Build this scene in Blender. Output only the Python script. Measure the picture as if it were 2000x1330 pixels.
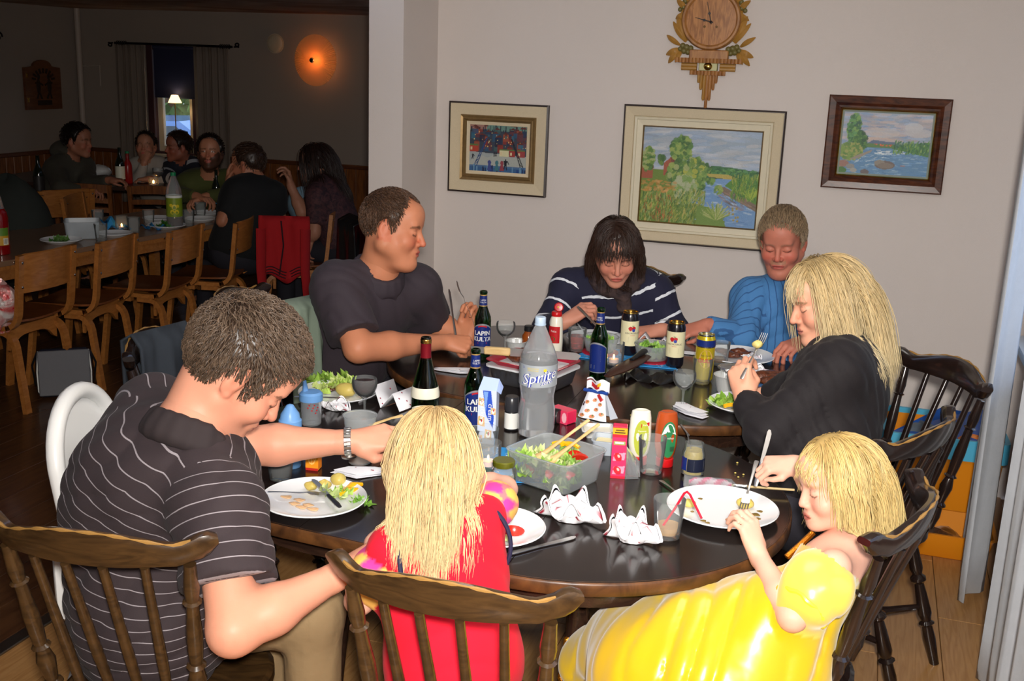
import bpy, bmesh, math, random
import numpy as np
from mathutils import Vector, Matrix, noise as mnoise
for o in list(bpy.data.objects): bpy.data.objects.remove(o)
random.seed(7); RNG = np.random.default_rng(7)
SC = bpy.context.scene; COL = SC.collection
PI = math.pi
def S(r, g, b):
    f = lambda c: (c/255/12.92) if c/255 <= .04045 else ((c/255+.055)/1.055)**2.4
    return (f(r), f(g), f(b))
def V(*a): return np.array(a, float)
def nrm(v):
    v = np.array(v, float); return v/(np.linalg.norm(v)+1e-12)
# ------------------------------------------------------------------ camera
FPX, PITCH, ROLL, YAW, EYE = 2150.0, math.radians(14.16), math.radians(2.10), math.radians(17.82), 1.78
_f = V(-math.sin(YAW)*math.cos(PITCH), math.cos(YAW)*math.cos(PITCH), -math.sin(PITCH))
_r = V(math.cos(YAW), math.sin(YAW), 0); _u = np.cross(_r, _f)
CX = math.cos(ROLL)*_r+math.sin(ROLL)*_u; CY = -math.sin(ROLL)*_r+math.cos(ROLL)*_u
cam = bpy.data.cameras.new('camera'); co = bpy.data.objects.new('camera', cam); COL.objects.link(co)
cam.sensor_width = 36; cam.lens = FPX/2000*36; cam.clip_start = .05
m = Matrix.Identity(4)
for i in range(3):
    m[i][0] = CX[i]; m[i][1] = CY[i]; m[i][2] = -_f[i]
m[2][3] = EYE; co.matrix_world = m; SC.camera = co
def ray(px, py): return _f*FPX+CX*(px-1000)+CY*(665-py)
def PZ(px, py, z=.73):                 # sight line down to a level
    d = ray(px, py); return V(0, 0, EYE)+d*((z-EYE)/d[2])
def PY(px, py, Y):                     # sight line on to a wall parallel to x
    d = ray(px, py); return V(0, 0, EYE)+d*(Y/d[1])
def PX(px, py, X):
    d = ray(px, py); return V(0, 0, EYE)+d*(X/d[0])
def PD(px, py, dep): return V(0, 0, EYE)+ray(px, py)*(dep/FPX)
# ------------------------------------------------------------------ light, exposure
W = bpy.data.worlds.new('world'); SC.world = W; W.use_nodes = True
wn = W.node_tree.nodes; wl = W.node_tree.links; bg = wn['Background']
wtc = wn.new('ShaderNodeTexCoord'); wsep = wn.new('ShaderNodeSeparateXYZ'); wr = wn.new('ShaderNodeValToRGB')
wl.new(wtc.outputs['Generated'], wsep.inputs[0]); wl.new(wsep.outputs['Z'], wr.inputs[0])
wr.color_ramp.elements[0].color = (.25, .29, .36, 1); wr.color_ramp.elements[1].color = (.22, .34, .6, 1)
wl.new(wr.outputs[0], bg.inputs['Color']); bg.inputs['Strength'].default_value = 4.2
def area(name, loc, tgt, size, power, col=(1, 1, 1), sy=None, spread=180):
    l = bpy.data.lights.new(name, 'AREA'); l.energy = power; l.color = col; l.size = size
    if sy: l.shape = 'RECTANGLE'; l.size_y = sy
    else: l.shape = 'DISK'
    l.spread = math.radians(spread)
    o = bpy.data.objects.new(name, l); COL.objects.link(o); o.location = loc
    o.rotation_euler = (Vector(tgt)-Vector(loc)).to_track_quat('-Z', 'Y').to_euler(); return o
FLASH = area('camera_flash', (.05, -.05, 1.90), (-.40, 3.0, .80), .10, 60, (1, .955, .90), spread=128)
FILL = area('ceiling_bounce_fill', (-.45, 2.3, 2.36), (-.45, 2.5, 0), .9, 13, (1, .95, .9))  # unseen soft fill added under the ceiling, standing in for bounced flash
SC.view_settings.view_transform = 'Standard'; SC.view_settings.look = 'None'
SC.view_settings.exposure = 0.0; SC.view_settings.gamma = 1.0; SC.view_settings.use_curve_mapping = False
# ------------------------------------------------------------------ materials
_M = {}
def mat(name, col=(.5, .5, .5), rough=.5, metal=0, spec=.5, trans=0, ior=1.45, coat=0, nz=None, bump=None, attr=None, emit=None,
        alpha=1, sheen=0, nstretch=None, sss=0, wood=None, aniso=0):
    if name in _M: return _M[name]
    M = bpy.data.materials.new(name); M.use_nodes = True; n = M.node_tree.nodes; l = M.node_tree.links
    b = n['Principled BSDF']; _M[name] = M
    b.inputs['Base Color'].default_value = (*col, 1); b.inputs['Roughness'].default_value = rough
    b.inputs['Metallic'].default_value = metal; b.inputs['Specular IOR Level'].default_value = spec
    b.inputs['Transmission Weight'].default_value = trans; b.inputs['IOR'].default_value = ior
    b.inputs['Coat Weight'].default_value = coat; b.inputs['Alpha'].default_value = alpha
    b.inputs['Sheen Weight'].default_value = sheen; b.inputs['Coat Roughness'].default_value = .12
    if sss: b.inputs['Subsurface Weight'].default_value = sss; b.inputs['Subsurface Scale'].default_value = .012; b.inputs['Subsurface Radius'].default_value = (1, .35, .2)
    if emit: b.inputs['Emission Color'].default_value = (*emit[0], 1); b.inputs['Emission Strength'].default_value = emit[1]
    tc = n.new('ShaderNodeTexCoord'); mp = n.new('ShaderNodeMapping'); l.new(tc.outputs['Object'], mp.inputs[0])
    if nstretch: mp.inputs['Scale'].default_value = nstretch
    src = None
    if attr:
        a = n.new('ShaderNodeAttribute'); a.attribute_name = attr; src = a.outputs['Color']; l.new(src, b.inputs['Base Color'])
    if wood:                           # (second colour, band scale, distortion)
        w = n.new('ShaderNodeTexNoise'); w.inputs['Scale'].default_value = wood[1]; w.inputs['Detail'].default_value = 5
        w.inputs['Distortion'].default_value = wood[2]; l.new(mp.outputs[0], w.inputs['Vector'])
        r = n.new('ShaderNodeValToRGB'); r.color_ramp.elements[0].position = .35; r.color_ramp.elements[1].position = .65
        r.color_ramp.elements[0].color = (*col, 1); r.color_ramp.elements[1].color = (*wood[0], 1)
        l.new(w.outputs['Fac'], r.inputs[0]); l.new(r.outputs[0], b.inputs['Base Color']); src = r.outputs[0]
    if nz:
        t = n.new('ShaderNodeTexNoise'); t.inputs['Scale'].default_value = nz[0]; t.inputs['Detail'].default_value = 4
        l.new(mp.outputs[0], t.inputs['Vector'])
        mr = n.new('ShaderNodeMapRange'); mr.inputs['To Min'].default_value = 1-nz[1]; mr.inputs['To Max'].default_value = 1+nz[1]
        l.new(t.outputs['Fac'], mr.inputs['Value'])
        mx = n.new('ShaderNodeVectorMath'); mx.operation = 'SCALE'
        if src: l.new(src, mx.inputs[0])
        else: mx.inputs[0].default_value = col
        l.new(mr.outputs[0], mx.inputs['Scale']); l.new(mx.outputs[0], b.inputs['Base Color'])
    if bump:                           # (scale, strength, distance[, kind])
        if len(bump) > 3 and bump[3] == 'wave':
            t = n.new('ShaderNodeTexWave'); t.inputs['Scale'].default_value = bump[0]; t.inputs['Distortion'].default_value = .6; o = t.outputs['Fac']
        elif len(bump) > 3 and bump[3] == 'vor':
            t = n.new('ShaderNodeTexVoronoi'); t.inputs['Scale'].default_value = bump[0]; o = t.outputs['Distance']
        else:
            t = n.new('ShaderNodeTexNoise'); t.inputs['Scale'].default_value = bump[0]; t.inputs['Detail'].default_value = 3; o = t.outputs['Fac']
        l.new(mp.outputs[0], t.inputs['Vector'])
        bp = n.new('ShaderNodeBump'); bp.inputs['Strength'].default_value = bump[1]; bp.inputs['Distance'].default_value = bump[2]
        l.new(o, bp.inputs['Height']); l.new(bp.outputs[0], b.inputs['Normal'])
    return M
GLASS = bpy.data.materials.new('clear_glass'); GLASS.use_nodes = True; _M['clear_glass'] = GLASS
_n = GLASS.node_tree.nodes; _l = GLASS.node_tree.links; _t = _n.new('ShaderNodeBsdfTransparent'); _g = _n.new('ShaderNodeBsdfGlossy'); _g.inputs['Roughness'].default_value = .03; _x = _n.new('ShaderNodeMixShader'); _w = _n.new('ShaderNodeLayerWeight'); _w.inputs['Blend'].default_value = .17
_t.inputs[0].default_value = (.985, .992, .99, 1); _l.new(_w.outputs['Fresnel'], _x.inputs[0]); _l.new(_t.outputs[0], _x.inputs[1]); _l.new(_g.outputs[0], _x.inputs[2]); _d = _n.new('ShaderNodeBsdfDiffuse'); _d.inputs[0].default_value = (.9, .95, .95, 1); _y = _n.new('ShaderNodeMixShader'); _y.inputs[0].default_value = .06
_l.new(_x.outputs[0], _y.inputs[1]); _l.new(_d.outputs[0], _y.inputs[2]); _l.new(_y.outputs[0], _n['Material Output'].inputs[0])
PLAST = mat('clear_plastic', (.93, .96, .98), .12, trans=.86, ior=1.15, nz=(3, .001))
# ------------------------------------------------------------------ mesh collectors
class MB:
    def __init__(s): s.v = []; s.f = []; s.mi = []; s.c = []; s.col = None
    def add(s, vs, fs, mi=0, col=None):
        k = len(s.v); s.v += [tuple(map(float, p)) for p in vs]; s.f += [tuple(i+k for i in f) for f in fs]; s.mi += [mi]*len(fs)
        if col is not None or s.c:
            if len(s.c) < k: s.c += [(1, 1, 1)]*(k-len(s.c))
            if col is None: col = (1, 1, 1)
            s.c += [tuple(col)]*len(vs) if not hasattr(col[0], '__len__') else [tuple(x) for x in col]
        return s
    def box(s, c, h, rot=None, bev=0, mi=0, col=None):   # centre, half sizes
        c = np.array(c, float); h = np.array(h, float)
        if bev <= 0:
            q = [(x, y, z) for x in (-1, 1) for y in (-1, 1) for z in (-1, 1)]
            vs = [np.array(a)*h for a in q]; fs = [(0, 1, 3, 2), (4, 6, 7, 5), (0, 4, 5, 1), (2, 3, 7, 6), (0, 2, 6, 4), (1, 5, 7, 3)]
        else:
            vs = []; idx = {}
            for x in (-1, 1):
                for y in (-1, 1):
                    for z in (-1, 1):
                        sg = np.array([x, y, z])
                        for a in range(3):
                            p = sg*(h-bev); p[a] = sg[a]*h[a]; idx[(x, y, z, a)] = len(vs); vs.append(p)
            fs = []
            cyc = [(-1, -1), (1, -1), (1, 1), (-1, 1)]
            for a in range(3):
                b_, c_ = (a+1) % 3, (a+2) % 3
                for sg in (-1, 1):
                    q = []
                    for u, w in cyc:
                        t = [0, 0, 0]; t[a] = sg; t[b_] = u; t[c_] = w; q.append(idx[(*t, a)])
                    fs.append(tuple(q if sg > 0 else q[::-1]))
                for u in (-1, 1):
                    for w in (-1, 1):        # edge along a
                        k = [0, 0, 0]; k[b_] = u; k[c_] = w
                        k0 = list(k); k0[a] = -1; k1 = list(k); k1[a] = 1
                        q = (idx[(*k0, b_)], idx[(*k1, b_)], idx[(*k1, c_)], idx[(*k0, c_)])
                        fs.append(q if u*w < 0 else q[::-1])
            for x in (-1, 1):
                for y in (-1, 1):
                    for z in (-1, 1):
                        q = tuple(idx[(x, y, z, a)] for a in range(3)); fs.append(q if x*y*z > 0 else q[::-1])
        if rot is not None: R_ = np.array(rot); vs = [R_ @ p for p in vs]
        s.add([p+c for p in vs], fs, mi, col); return s
    def lathe(s, prof, seg=24, c=(0, 0, 0), axis=None, mi=0, col=None, flute=None, close=True):   # prof: (r, z)
        A = frame(axis if axis is not None else (0, 0, 1)); c = np.array(c, float); vs = []; n = len(prof)
        for i, (r, z) in enumerate(prof):
            for k in range(seg):
                a = 2*PI*k/seg; rr = r*(1+(flute(k/seg, i/(n-1)) if flute else 0))
                vs.append(c+A @ V(rr*math.cos(a), rr*math.sin(a), z))
        fs = [(i*seg+k, i*seg+(k+1) % seg, (i+1)*seg+(k+1) % seg, (i+1)*seg+k) for i in range(n-1) for k in range(seg)]
        if close:
            if prof[0][0] > 1e-6: fs.append(tuple(range(seg))[::-1])
            if prof[-1][0] > 1e-6: fs.append(tuple((n-1)*seg+k for k in range(seg)))
        s.add(vs, fs, mi, col); return s
    def tube(s, pts, rad, seg=8, mi=0, col=None, flat=None, up=(0, 0, 1), cap=True):   # rad scalar/list; flat: (w,h) section multiplier
        pts = [np.array(p, float) for p in pts]; n = len(pts)
        if not hasattr(rad, '__len__'): rad = [rad]*n
        vs = []; U = None
        for i, p in enumerate(pts):
            t = nrm(pts[min(i+1, n-1)]-pts[max(i-1, 0)])
            if U is None:
                U = np.array(up, float)
                if abs(U @ t) > .95: U = V(1, 0, 0)
            U = nrm(U-t*(U @ t)); B = np.cross(t, U); fw, fh = flat if flat else (1, 1)
            for k in range(seg):
                a = 2*PI*(k+.5)/seg; vs.append(p+rad[i]*(B*math.cos(a)*fw+U*math.sin(a)*fh))
        fs = [(i*seg+k, i*seg+(k+1) % seg, (i+1)*seg+(k+1) % seg, (i+1)*seg+k) for i in range(n-1) for k in range(seg)]
        if cap: fs += [tuple(range(seg))[::-1], tuple((n-1)*seg+k for k in range(seg))]
        s.add(vs, fs, mi, col); return s
    def bar(s, pts, w, h, up=(0, 0, 1), mi=0, bev=0):     # rectangular section path; w across, h along up
        pts = [np.array(p, float) for p in pts]; n = len(pts); vs = []
        U0 = np.array(up, float)
        for i, p in enumerate(pts):
            t = nrm(pts[min(i+1, n-1)]-pts[max(i-1, 0)]); B = nrm(np.cross(t, U0)); U = np.cross(B, t)
            c_ = min(w, h)*.12
            for a, b in ((-1, -1), (1, -1), (1, 1), (-1, 1)):
                vs.append(p+B*(a*(w/2-c_))+U*(b*h/2) if False else p+B*(a*w/2)+U*(b*h/2))
        fs = [(i*4+k, i*4+(k+1) % 4, (i+1)*4+(k+1) % 4, (i+1)*4+k) for i in range(n-1) for k in range(4)]
        fs += [(3, 2, 1, 0), tuple((n-1)*4+k for k in range(4))]
        s.add(vs, fs, mi); return s
    def prism(s, poly, z0, z1, c=(0, 0, 0), M=None, mi=0, col=None):      # polygon xy extruded z
        n = len(poly); M = np.eye(3) if M is None else np.array(M); c = np.array(c, float)
        vs = [c+M @ V(x, y, z) for z in (z0, z1) for x, y in poly]
        fs = [tuple(range(n))[::-1], tuple(range(n, 2*n))]+[(i, (i+1) % n, n+(i+1) % n, n+i) for i in range(n)]
        s.add(vs, fs, mi, col); return s
    def ell(s, c, r, M=None, seg=14, ring=9, mi=0, col=None, wob=0):
        c = np.array(c, float); M = np.eye(3) if M is None else np.array(M); vs = []
        ph = random.random()*9
        for i in range(ring+1):
            t = PI*i/ring
            for k in range(seg):
                a = 2*PI*k/seg; w = 1+wob*math.sin(3*a+ph)*math.sin(2*t+ph)
                vs.append(c+M @ (V(math.sin(t)*math.cos(a), math.sin(t)*math.sin(a), -math.cos(t))*np.array(r)*w))
        fs = [(i*seg+k, i*seg+(k+1) % seg, (i+1)*seg+(k+1) % seg, (i+1)*seg+k) for i in range(ring) for k in range(seg)]
        s.add(vs, fs, mi, col); return s
    def xf(s, M=None, t=(0, 0, 0), k0=0):
        M = np.eye(3) if M is None else np.array(M)
        a = np.array(s.v[k0:]) @ M.T+np.array(t); s.v[k0:] = [tuple(p) for p in a]; return s
    def build(s, name, mats, parent=None, smooth=True, loc=None):
        me = bpy.data.meshes.new(name); me.from_pydata(s.v, [], s.f)
        if not isinstance(mats, (list, tuple)): mats = [mats]
        for q in mats: me.materials.append(q)
        if any(s.mi): me.polygons.foreach_set('material_index', s.mi)
        if s.c:
            s.c += [(1, 1, 1)]*(len(s.v)-len(s.c)); a = me.color_attributes.new('Col', 'FLOAT_COLOR', 'POINT')
            a.data.foreach_set('color', np.hstack([np.array(s.c, float), np.ones((len(s.v), 1))]).astype(np.float32).ravel())
        finish(me, smooth); return link(name, me, parent, loc)
def finish(me, smooth=True):
    me.validate(); me.update()
    if smooth:
        me.polygons.foreach_set('use_smooth', [True]*len(me.polygons))
        try: me.set_sharp_from_angle(angle=math.radians(38 if smooth is True else smooth))
        except Exception: pass
def link(name, me, parent=None, loc=None):
    o = bpy.data.objects.new(name, me); COL.objects.link(o)
    if parent is not None: o.parent = parent
    if loc is not None: o.location = tuple(loc)
    return o
def tag(o, label=None, cat=None, group=None, kind=None):
    if label: o['label'] = label
    if cat: o['category'] = cat
    if group: o['group'] = group
    if kind: o['kind'] = kind
    return o
def thing(name, label, cat, loc=(0, 0, 0), rz=0, group=None):
    o = bpy.data.objects.new(name, None); COL.objects.link(o); o.location = tuple(map(float, loc)); o.rotation_euler = (0, 0, rz); o.empty_display_size = .05
    return tag(o, label, cat, group)
def frame(z, x=None):                  # columns: x y z axes
    z = nrm(z); h = np.array(x if x is not None else ((0, 1, 0) if abs(z[1]) < .9 else (1, 0, 0)), float)
    if x is None:
        y = nrm(h-z*(h @ z)); xx = np.cross(y, z); return np.stack([xx, y, z], 1)
    xx = nrm(h-z*(h @ z)); return np.stack([xx, np.cross(z, xx), z], 1)
def RZ(a): c, s = math.cos(a), math.sin(a); return np.array([[c, -s, 0], [s, c, 0], [0, 0, 1]])
def RX(a): c, s = math.cos(a), math.sin(a); return np.array([[1, 0, 0], [0, c, -s], [0, s, c]])
def RY(a): c, s = math.cos(a), math.sin(a); return np.array([[c, 0, s], [0, 1, 0], [-s, 0, c]])
def copy_tree(o, parent=None):
    c = o.copy(); COL.objects.link(c)
    if parent is not None: c.parent = parent
    for ch in list(o.children): copy_tree(ch, c)
    return c
def text_geo(t, size=1):
    cu = bpy.data.curves.new('t', 'FONT'); cu.body = t; cu.size = size; cu.align_x = 'CENTER'; cu.align_y = 'CENTER'; cu.resolution_u = 2
    o = bpy.data.objects.new('t', cu); COL.objects.link(o); dg = bpy.context.evaluated_depsgraph_get(); me = o.evaluated_get(dg).to_mesh()
    vs = [tuple(v.co) for v in me.vertices]; fs = [tuple(p.vertices) for p in me.polygons]
    o.evaluated_get(dg).to_mesh_clear(); bpy.data.objects.remove(o); bpy.data.curves.remove(cu); return vs, fs
def text_on(mb, t, size, mapf, mi=0, bold=0):      # mapf(x,y)->xyz
    vs, fs = text_geo(t, size); mb.add([mapf(x, y) for x, y, z in vs], fs, mi)
    if bold:
        for d in (-bold, bold): mb.add([mapf(x+d, y) for x, y, z in vs], fs, mi)
    return mb
def cyl_map(R_, z0, a0, c=(0, 0)):    # wraps label coordinates round a vertical cylinder, a0 = facing angle
    return lambda x, y: (c[0]+R_*math.cos(a0+x/R_), c[1]+R_*math.sin(a0+x/R_), z0+y)
class Paint:                           # a small picture held as vertex colours
    def __init__(s, w, h, nx, ny, col):
        s.w, s.h, s.nx, s.ny = w, h, nx, ny
        s.x, s.y = np.meshgrid(np.linspace(0, 1, nx), np.linspace(0, 1, ny)); s.a = np.zeros((ny, nx, 3)); s.a[:] = S(*col)
    def m(s, mask, col, al=1):
        s.a[mask] = s.a[mask]*(1-al)+np.array(S(*col))*al; return s
    def rect(s, x0, y0, x1, y1, col, al=1): return s.m((s.x >= x0) & (s.x <= x1) & (s.y >= y0) & (s.y <= y1), col, al)
    def ell(s, cx, cy, rx, ry, col, al=1, ang=0):
        dx = s.x-cx; dy = (s.y-cy); c, n_ = math.cos(ang), math.sin(ang); r = s.w/s.h
        u = (dx*r*c+dy*n_)/r; v = (-dx*r*n_+dy*c); return s.m((u/rx)**2+(v/ry)**2 < 1, col, al)
    def poly(s, pts, col, al=1):
        ins = np.zeros(s.x.shape, bool); n = len(pts)
        for i in range(n):
            x0, y0 = pts[i]; x1, y1 = pts[(i+1) % n]
            c = ((y0 > s.y) != (y1 > s.y)); ins ^= c & (s.x < (x1-x0)*(s.y-y0)/((y1-y0) or 1e-9)+x0)
        return s.m(ins, col, al)
    def line(s, x0, y0, x1, y1, w, col, al=1):
        d = np.hypot(x1-x0, y1-y0)+1e-9; t = np.clip(((s.x-x0)*(x1-x0)+(s.y-y0)*(y1-y0))/d**2, 0, 1)
        return s.m(np.hypot(s.x-x0-t*(x1-x0), s.y-y0-t*(y1-y0)) < w, col, al)
    def dabs(s, n, cols, region, rx, ry, al=.8, ang=(-.4, .4), jit=18):
        for _ in range(n):
            x = random.uniform(region[0], region[2]); y = random.uniform(region[1], region[3]); c = random.choice(cols); j = random.uniform(-jit, jit)
            s.ell(x, y, rx*random.uniform(.6, 1.3), ry*random.uniform(.6, 1.3), [min(255, max(0, k+j)) for k in c], al, random.uniform(*ang))
        return s
    def blob(s, cx, cy, rx, ry, n, cols, dr=.02, al=.85):
        for _ in range(n):
            a = random.uniform(0, 2*PI); q = math.sqrt(random.random())
            s.ell(cx+rx*q*math.cos(a), cy+ry*q*math.sin(a), dr*random.uniform(.6, 1.4), dr*random.uniform(.6, 1.8), random.choice(cols), al, random.uniform(-1, 1))
        return s
    def mb(s, mapf=None):
        mapf = mapf or (lambda u, v: ((u-.5)*s.w, 0, (v-.5)*s.h)); q = MB()
        vs = [mapf(u, v) for u, v in zip(s.x.ravel(), s.y.ravel())]; nx, ny = s.nx, s.ny
        fs = [(j*nx+i, j*nx+i+1, (j+1)*nx+i+1, (j+1)*nx+i) for j in range(ny-1) for i in range(nx-1)]
        q.v = [tuple(map(float, p)) for p in vs]; q.f = fs; q.mi = [0]*len(fs); q.c = [tuple(c) for c in s.a.reshape(-1, 3)]; return q
PRINT = mat('printed_paper', (1, 1, 1), .45, attr='Col', nz=(60, .03))
PAINTM = mat('oil_paint', (1, 1, 1), .5, attr='Col', nz=(80, .08), bump=(160, .4, .002))
def bez(p0, p1, p2, n=8):
    p0, p1, p2 = map(np.array, (p0, p1, p2)); return [p0*(1-t)**2+2*p1*t*(1-t)+p2*t*t for t in np.linspace(0, 1, n)]
def spline(pts, n=6):
    P = [np.array(p, float) for p in pts]; P = [2*P[0]-P[1]]+P+[2*P[-1]-P[-2]]; out = []
    for i in range(1, len(P)-2):
        for t in np.linspace(0, 1, n, endpoint=(i == len(P)-3)):
            a, b, c, d = P[i-1], P[i], P[i+1], P[i+2]
            out.append(.5*((2*b)+(c-a)*t+(2*a-5*b+4*c-d)*t*t+(3*b-a-3*c+d)*t**3))
    return out
# ================================================================== THE SETTING
def struct(name, mb, m, parent=None, smooth=False): return tag(mb.build(name, m, parent, smooth), kind='structure')
wallp = mat('white_wallpaper', S(214, 204, 198), .75, spec=.3, nz=(2.5, .02), bump=(420, .35, .002))
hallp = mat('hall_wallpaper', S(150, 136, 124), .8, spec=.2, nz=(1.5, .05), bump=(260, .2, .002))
ceilm = mat('ceiling_paint', S(225, 220, 212), .8, nz=(2, .02))
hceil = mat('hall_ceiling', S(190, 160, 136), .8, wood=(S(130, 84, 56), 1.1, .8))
oak = mat('oak_laminate', S(178, 134, 84), .34, wood=(S(160, 114, 66), 5, 2.5), nstretch=(9, .6, 1), coat=.15)
oakj = mat('floor_joint', S(120, 84, 48), .6, nz=(8, .05))
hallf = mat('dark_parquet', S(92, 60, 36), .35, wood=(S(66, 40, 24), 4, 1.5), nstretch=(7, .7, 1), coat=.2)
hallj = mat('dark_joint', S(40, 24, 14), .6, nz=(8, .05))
def planks(base, x0, x1, y0, y1, w, L, m, name):
    shapes = {}
    rows = int(math.ceil((x1-x0)/w))
    for i in range(rows):
        off = (i*.37 % 1)*L; y = y0-off
        while y < y1:
            a = max(y, y0); b = min(y+L, y1); y += L
            if b-a < .05: continue
            ww = min(w, x1-(x0+i*w))
            if ww < .02: continue
            key = (round(b-a, 3), round(ww, 3))
            if key not in shapes:
                shapes[key] = MB().box((0, 0, 0), (ww/2-.0012, (b-a)/2-.0012, .004), bev=.001); o = shapes[key].build(name, m, base, False); shapes[key] = o.data
            else: o = link(name, shapes[key], base)
            o.location = (x0+i*w+ww/2, (a+b)/2, -.004)
TX = -2.355
b = struct('floor', MB().box(((TX+.7)/2, 1.9, -.058), ((.7-TX)/2, 3.3, .05)), oakj); planks(b, TX+.02, .68, .1, 5.0, .193, 1.28, oak, 'plank')
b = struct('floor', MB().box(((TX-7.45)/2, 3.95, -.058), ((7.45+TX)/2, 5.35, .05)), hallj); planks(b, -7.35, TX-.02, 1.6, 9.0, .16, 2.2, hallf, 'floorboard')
struct('trim_1', MB().box((TX, 1.6, .003), (.024, 3.0, .005), bev=.002), mat('steel_strip', S(150, 150, 146), .35, 1, nz=(30, .05)))
struct('wall_back', MB().box((-.7, 5.06, 1.25), (1.42, .06, 1.3)), wallp)
struct('wall_pier', MB().box((-2.112, 6.86, 1.25), (.083, 2.26, 1.3)), wallp)
struct('baseboard_back', MB().box((-.7, 4.99, .04), (1.33, .01, .04), bev=.003), mat('white_trim', S(210, 206, 200), .4, nz=(5, .02)))
# right wall with its window
rw = MB(); X = .70
for (y0, y1, z0, z1) in ((-1.4, 1.6, 0, 2.5), (4.5, 5.1, 0, 2.5), (1.6, 4.5, 0, .82), (1.6, 4.5, 2.15, 2.5)): rw.box((X+.06, (y0+y1)/2, (z0+z1)/2), (.06, (y1-y0)/2, (z1-z0)/2))
struct('wall_right', rw, wallp)
struct('wall_front', MB().box((-3.4, -1.42, 1.25), (4.2, .06, 1.3)), wallp)
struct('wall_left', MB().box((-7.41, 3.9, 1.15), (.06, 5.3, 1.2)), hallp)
struct('ceiling', MB().box((-.8, 1.85, 2.48), (1.6, 3.3, .04)), ceilm)
CZ = 2.13
struct('ceiling', MB().box((-4.9, 3.9, CZ+.04), (2.50, 5.3, .04)), hceil)
wf = MB()
white = mat('white_lacquer', S(225, 224, 220), .35, nz=(5, .02))
for y in (1.62, 3.05, 4.48): wf.box((X+.05, y, 1.48), (.03, .03, .66), bev=.004)
for z in (.84, 2.13): wf.box((X+.05, 3.05, z), (.03, 1.45, .03), bev=.004)
w = struct('window_1', wf, white); MB().box((X+.06, 3.05, 1.48), (.003, 1.4, .64)).build('window_pane', GLASS, w)
MB().box((X-.03, 3.05, .815), (.1, 1.5, .014), bev=.005).build('window_sill', white, w)
# hall back wall with its narrow window, Y = 9
HY = 9.0
def hw(px, py): return PY(px, py, HY)
wl0, wl1 = hw(297, 200)[0], hw(390, 200)[0]; wz0, wz1 = hw(345, 303)[2], hw(345, 92)[2]
hb = MB()
for (x0, x1, z0, z1) in ((-7.4, wl0, 0, CZ), (wl1, -2.0, 0, CZ), (wl0, wl1, 0, wz0), (wl0, wl1, wz1, CZ)):
    hb.box(((x0+x1)/2, HY+.06, (z0+z1)/2), ((x1-x0)/2, .06, (z1-z0)/2))
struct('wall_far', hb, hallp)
cas = mat('plum_casing', S(66, 40, 44), .5, nz=(9, .08)); cream = mat('cream_sash', S(200, 186, 160), .45, nz=(9, .05))
f = MB(); xm = (wl0+wl1)/2; zm = (wz0+wz1)/2; hwid = (wl1-wl0)/2; hh = (wz1-wz0)/2
for sx in (-1, 1): f.box((xm+sx*(hwid-.02), HY-.015, zm), (.035, .03, hh+.03), bev=.004)
for sz in (-1, 1): f.box((xm, HY-.013, zm+sz*hh), (hwid, .028, .03), bev=.004)
w2 = struct('window_2', f, cas)
f = MB()
for sx in (-1, 1): f.box((xm+sx*(hwid-.075), HY+.04, zm), (.028 if sx < 0 else .05, .02, hh-.02), bev=.003)
f.box((xm, HY+.04, wz0+.05), (hwid-.1, .02, .03), bev=.003); f.build('sash', cream, w2)
MB().box((xm, HY+.05, zm), (hwid-.1, .003, hh-.03)).build('window_pane', GLASS, w2)
MB().box((xm, HY-.03, wz0-.005), (hwid+.03, .05, .014), bev=.004).build('window_sill', cream, w2)
# pine wainscot
pine = mat('stained_pine', S(140, 84, 40), .42, wood=(S(104, 56, 24), 4, 3), nstretch=(6, 6, .7), coat=.2)
def wains(p0, p1, h, back, nm='trim_2'):
    p0, p1 = V(*p0, 0), V(*p1, 0); L = np.linalg.norm(p1-p0); t = (p1-p0)/L; nn = V(*back, 0); n = int(L/.095); a = math.atan2(t[1], t[0])
    s_ = struct(nm, MB().box((p0+p1)/2+nn*.01+V(0, 0, h), (L/2, .022, .018), rot=RZ(a), bev=.006), mat('dark_cap_rail', S(92, 50, 26), .4, nz=(9, .1)))
    me = None
    for i in range(n):
        c = p0+t*(L*(i+.5)/n)+nn*.009+V(0, 0, h/2)
        if me is None: o = MB().box((0, 0, 0), (L/n/2-.002, .008, h/2), bev=.005).build('wainscot_board', pine, s_, False); me = o.data
        else: o = link('wainscot_board', me, s_)
        o.location = c; o.rotation_euler = (0, 0, a)
WH = hw(660, 324)[2]
wains((-7.3, HY), (-2.2, HY), WH, (0, -1), 'trim_2'); wains((-7.34, 4.5), (-7.34, 9.0), WH, (1, 0), 'trim_3')
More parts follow.
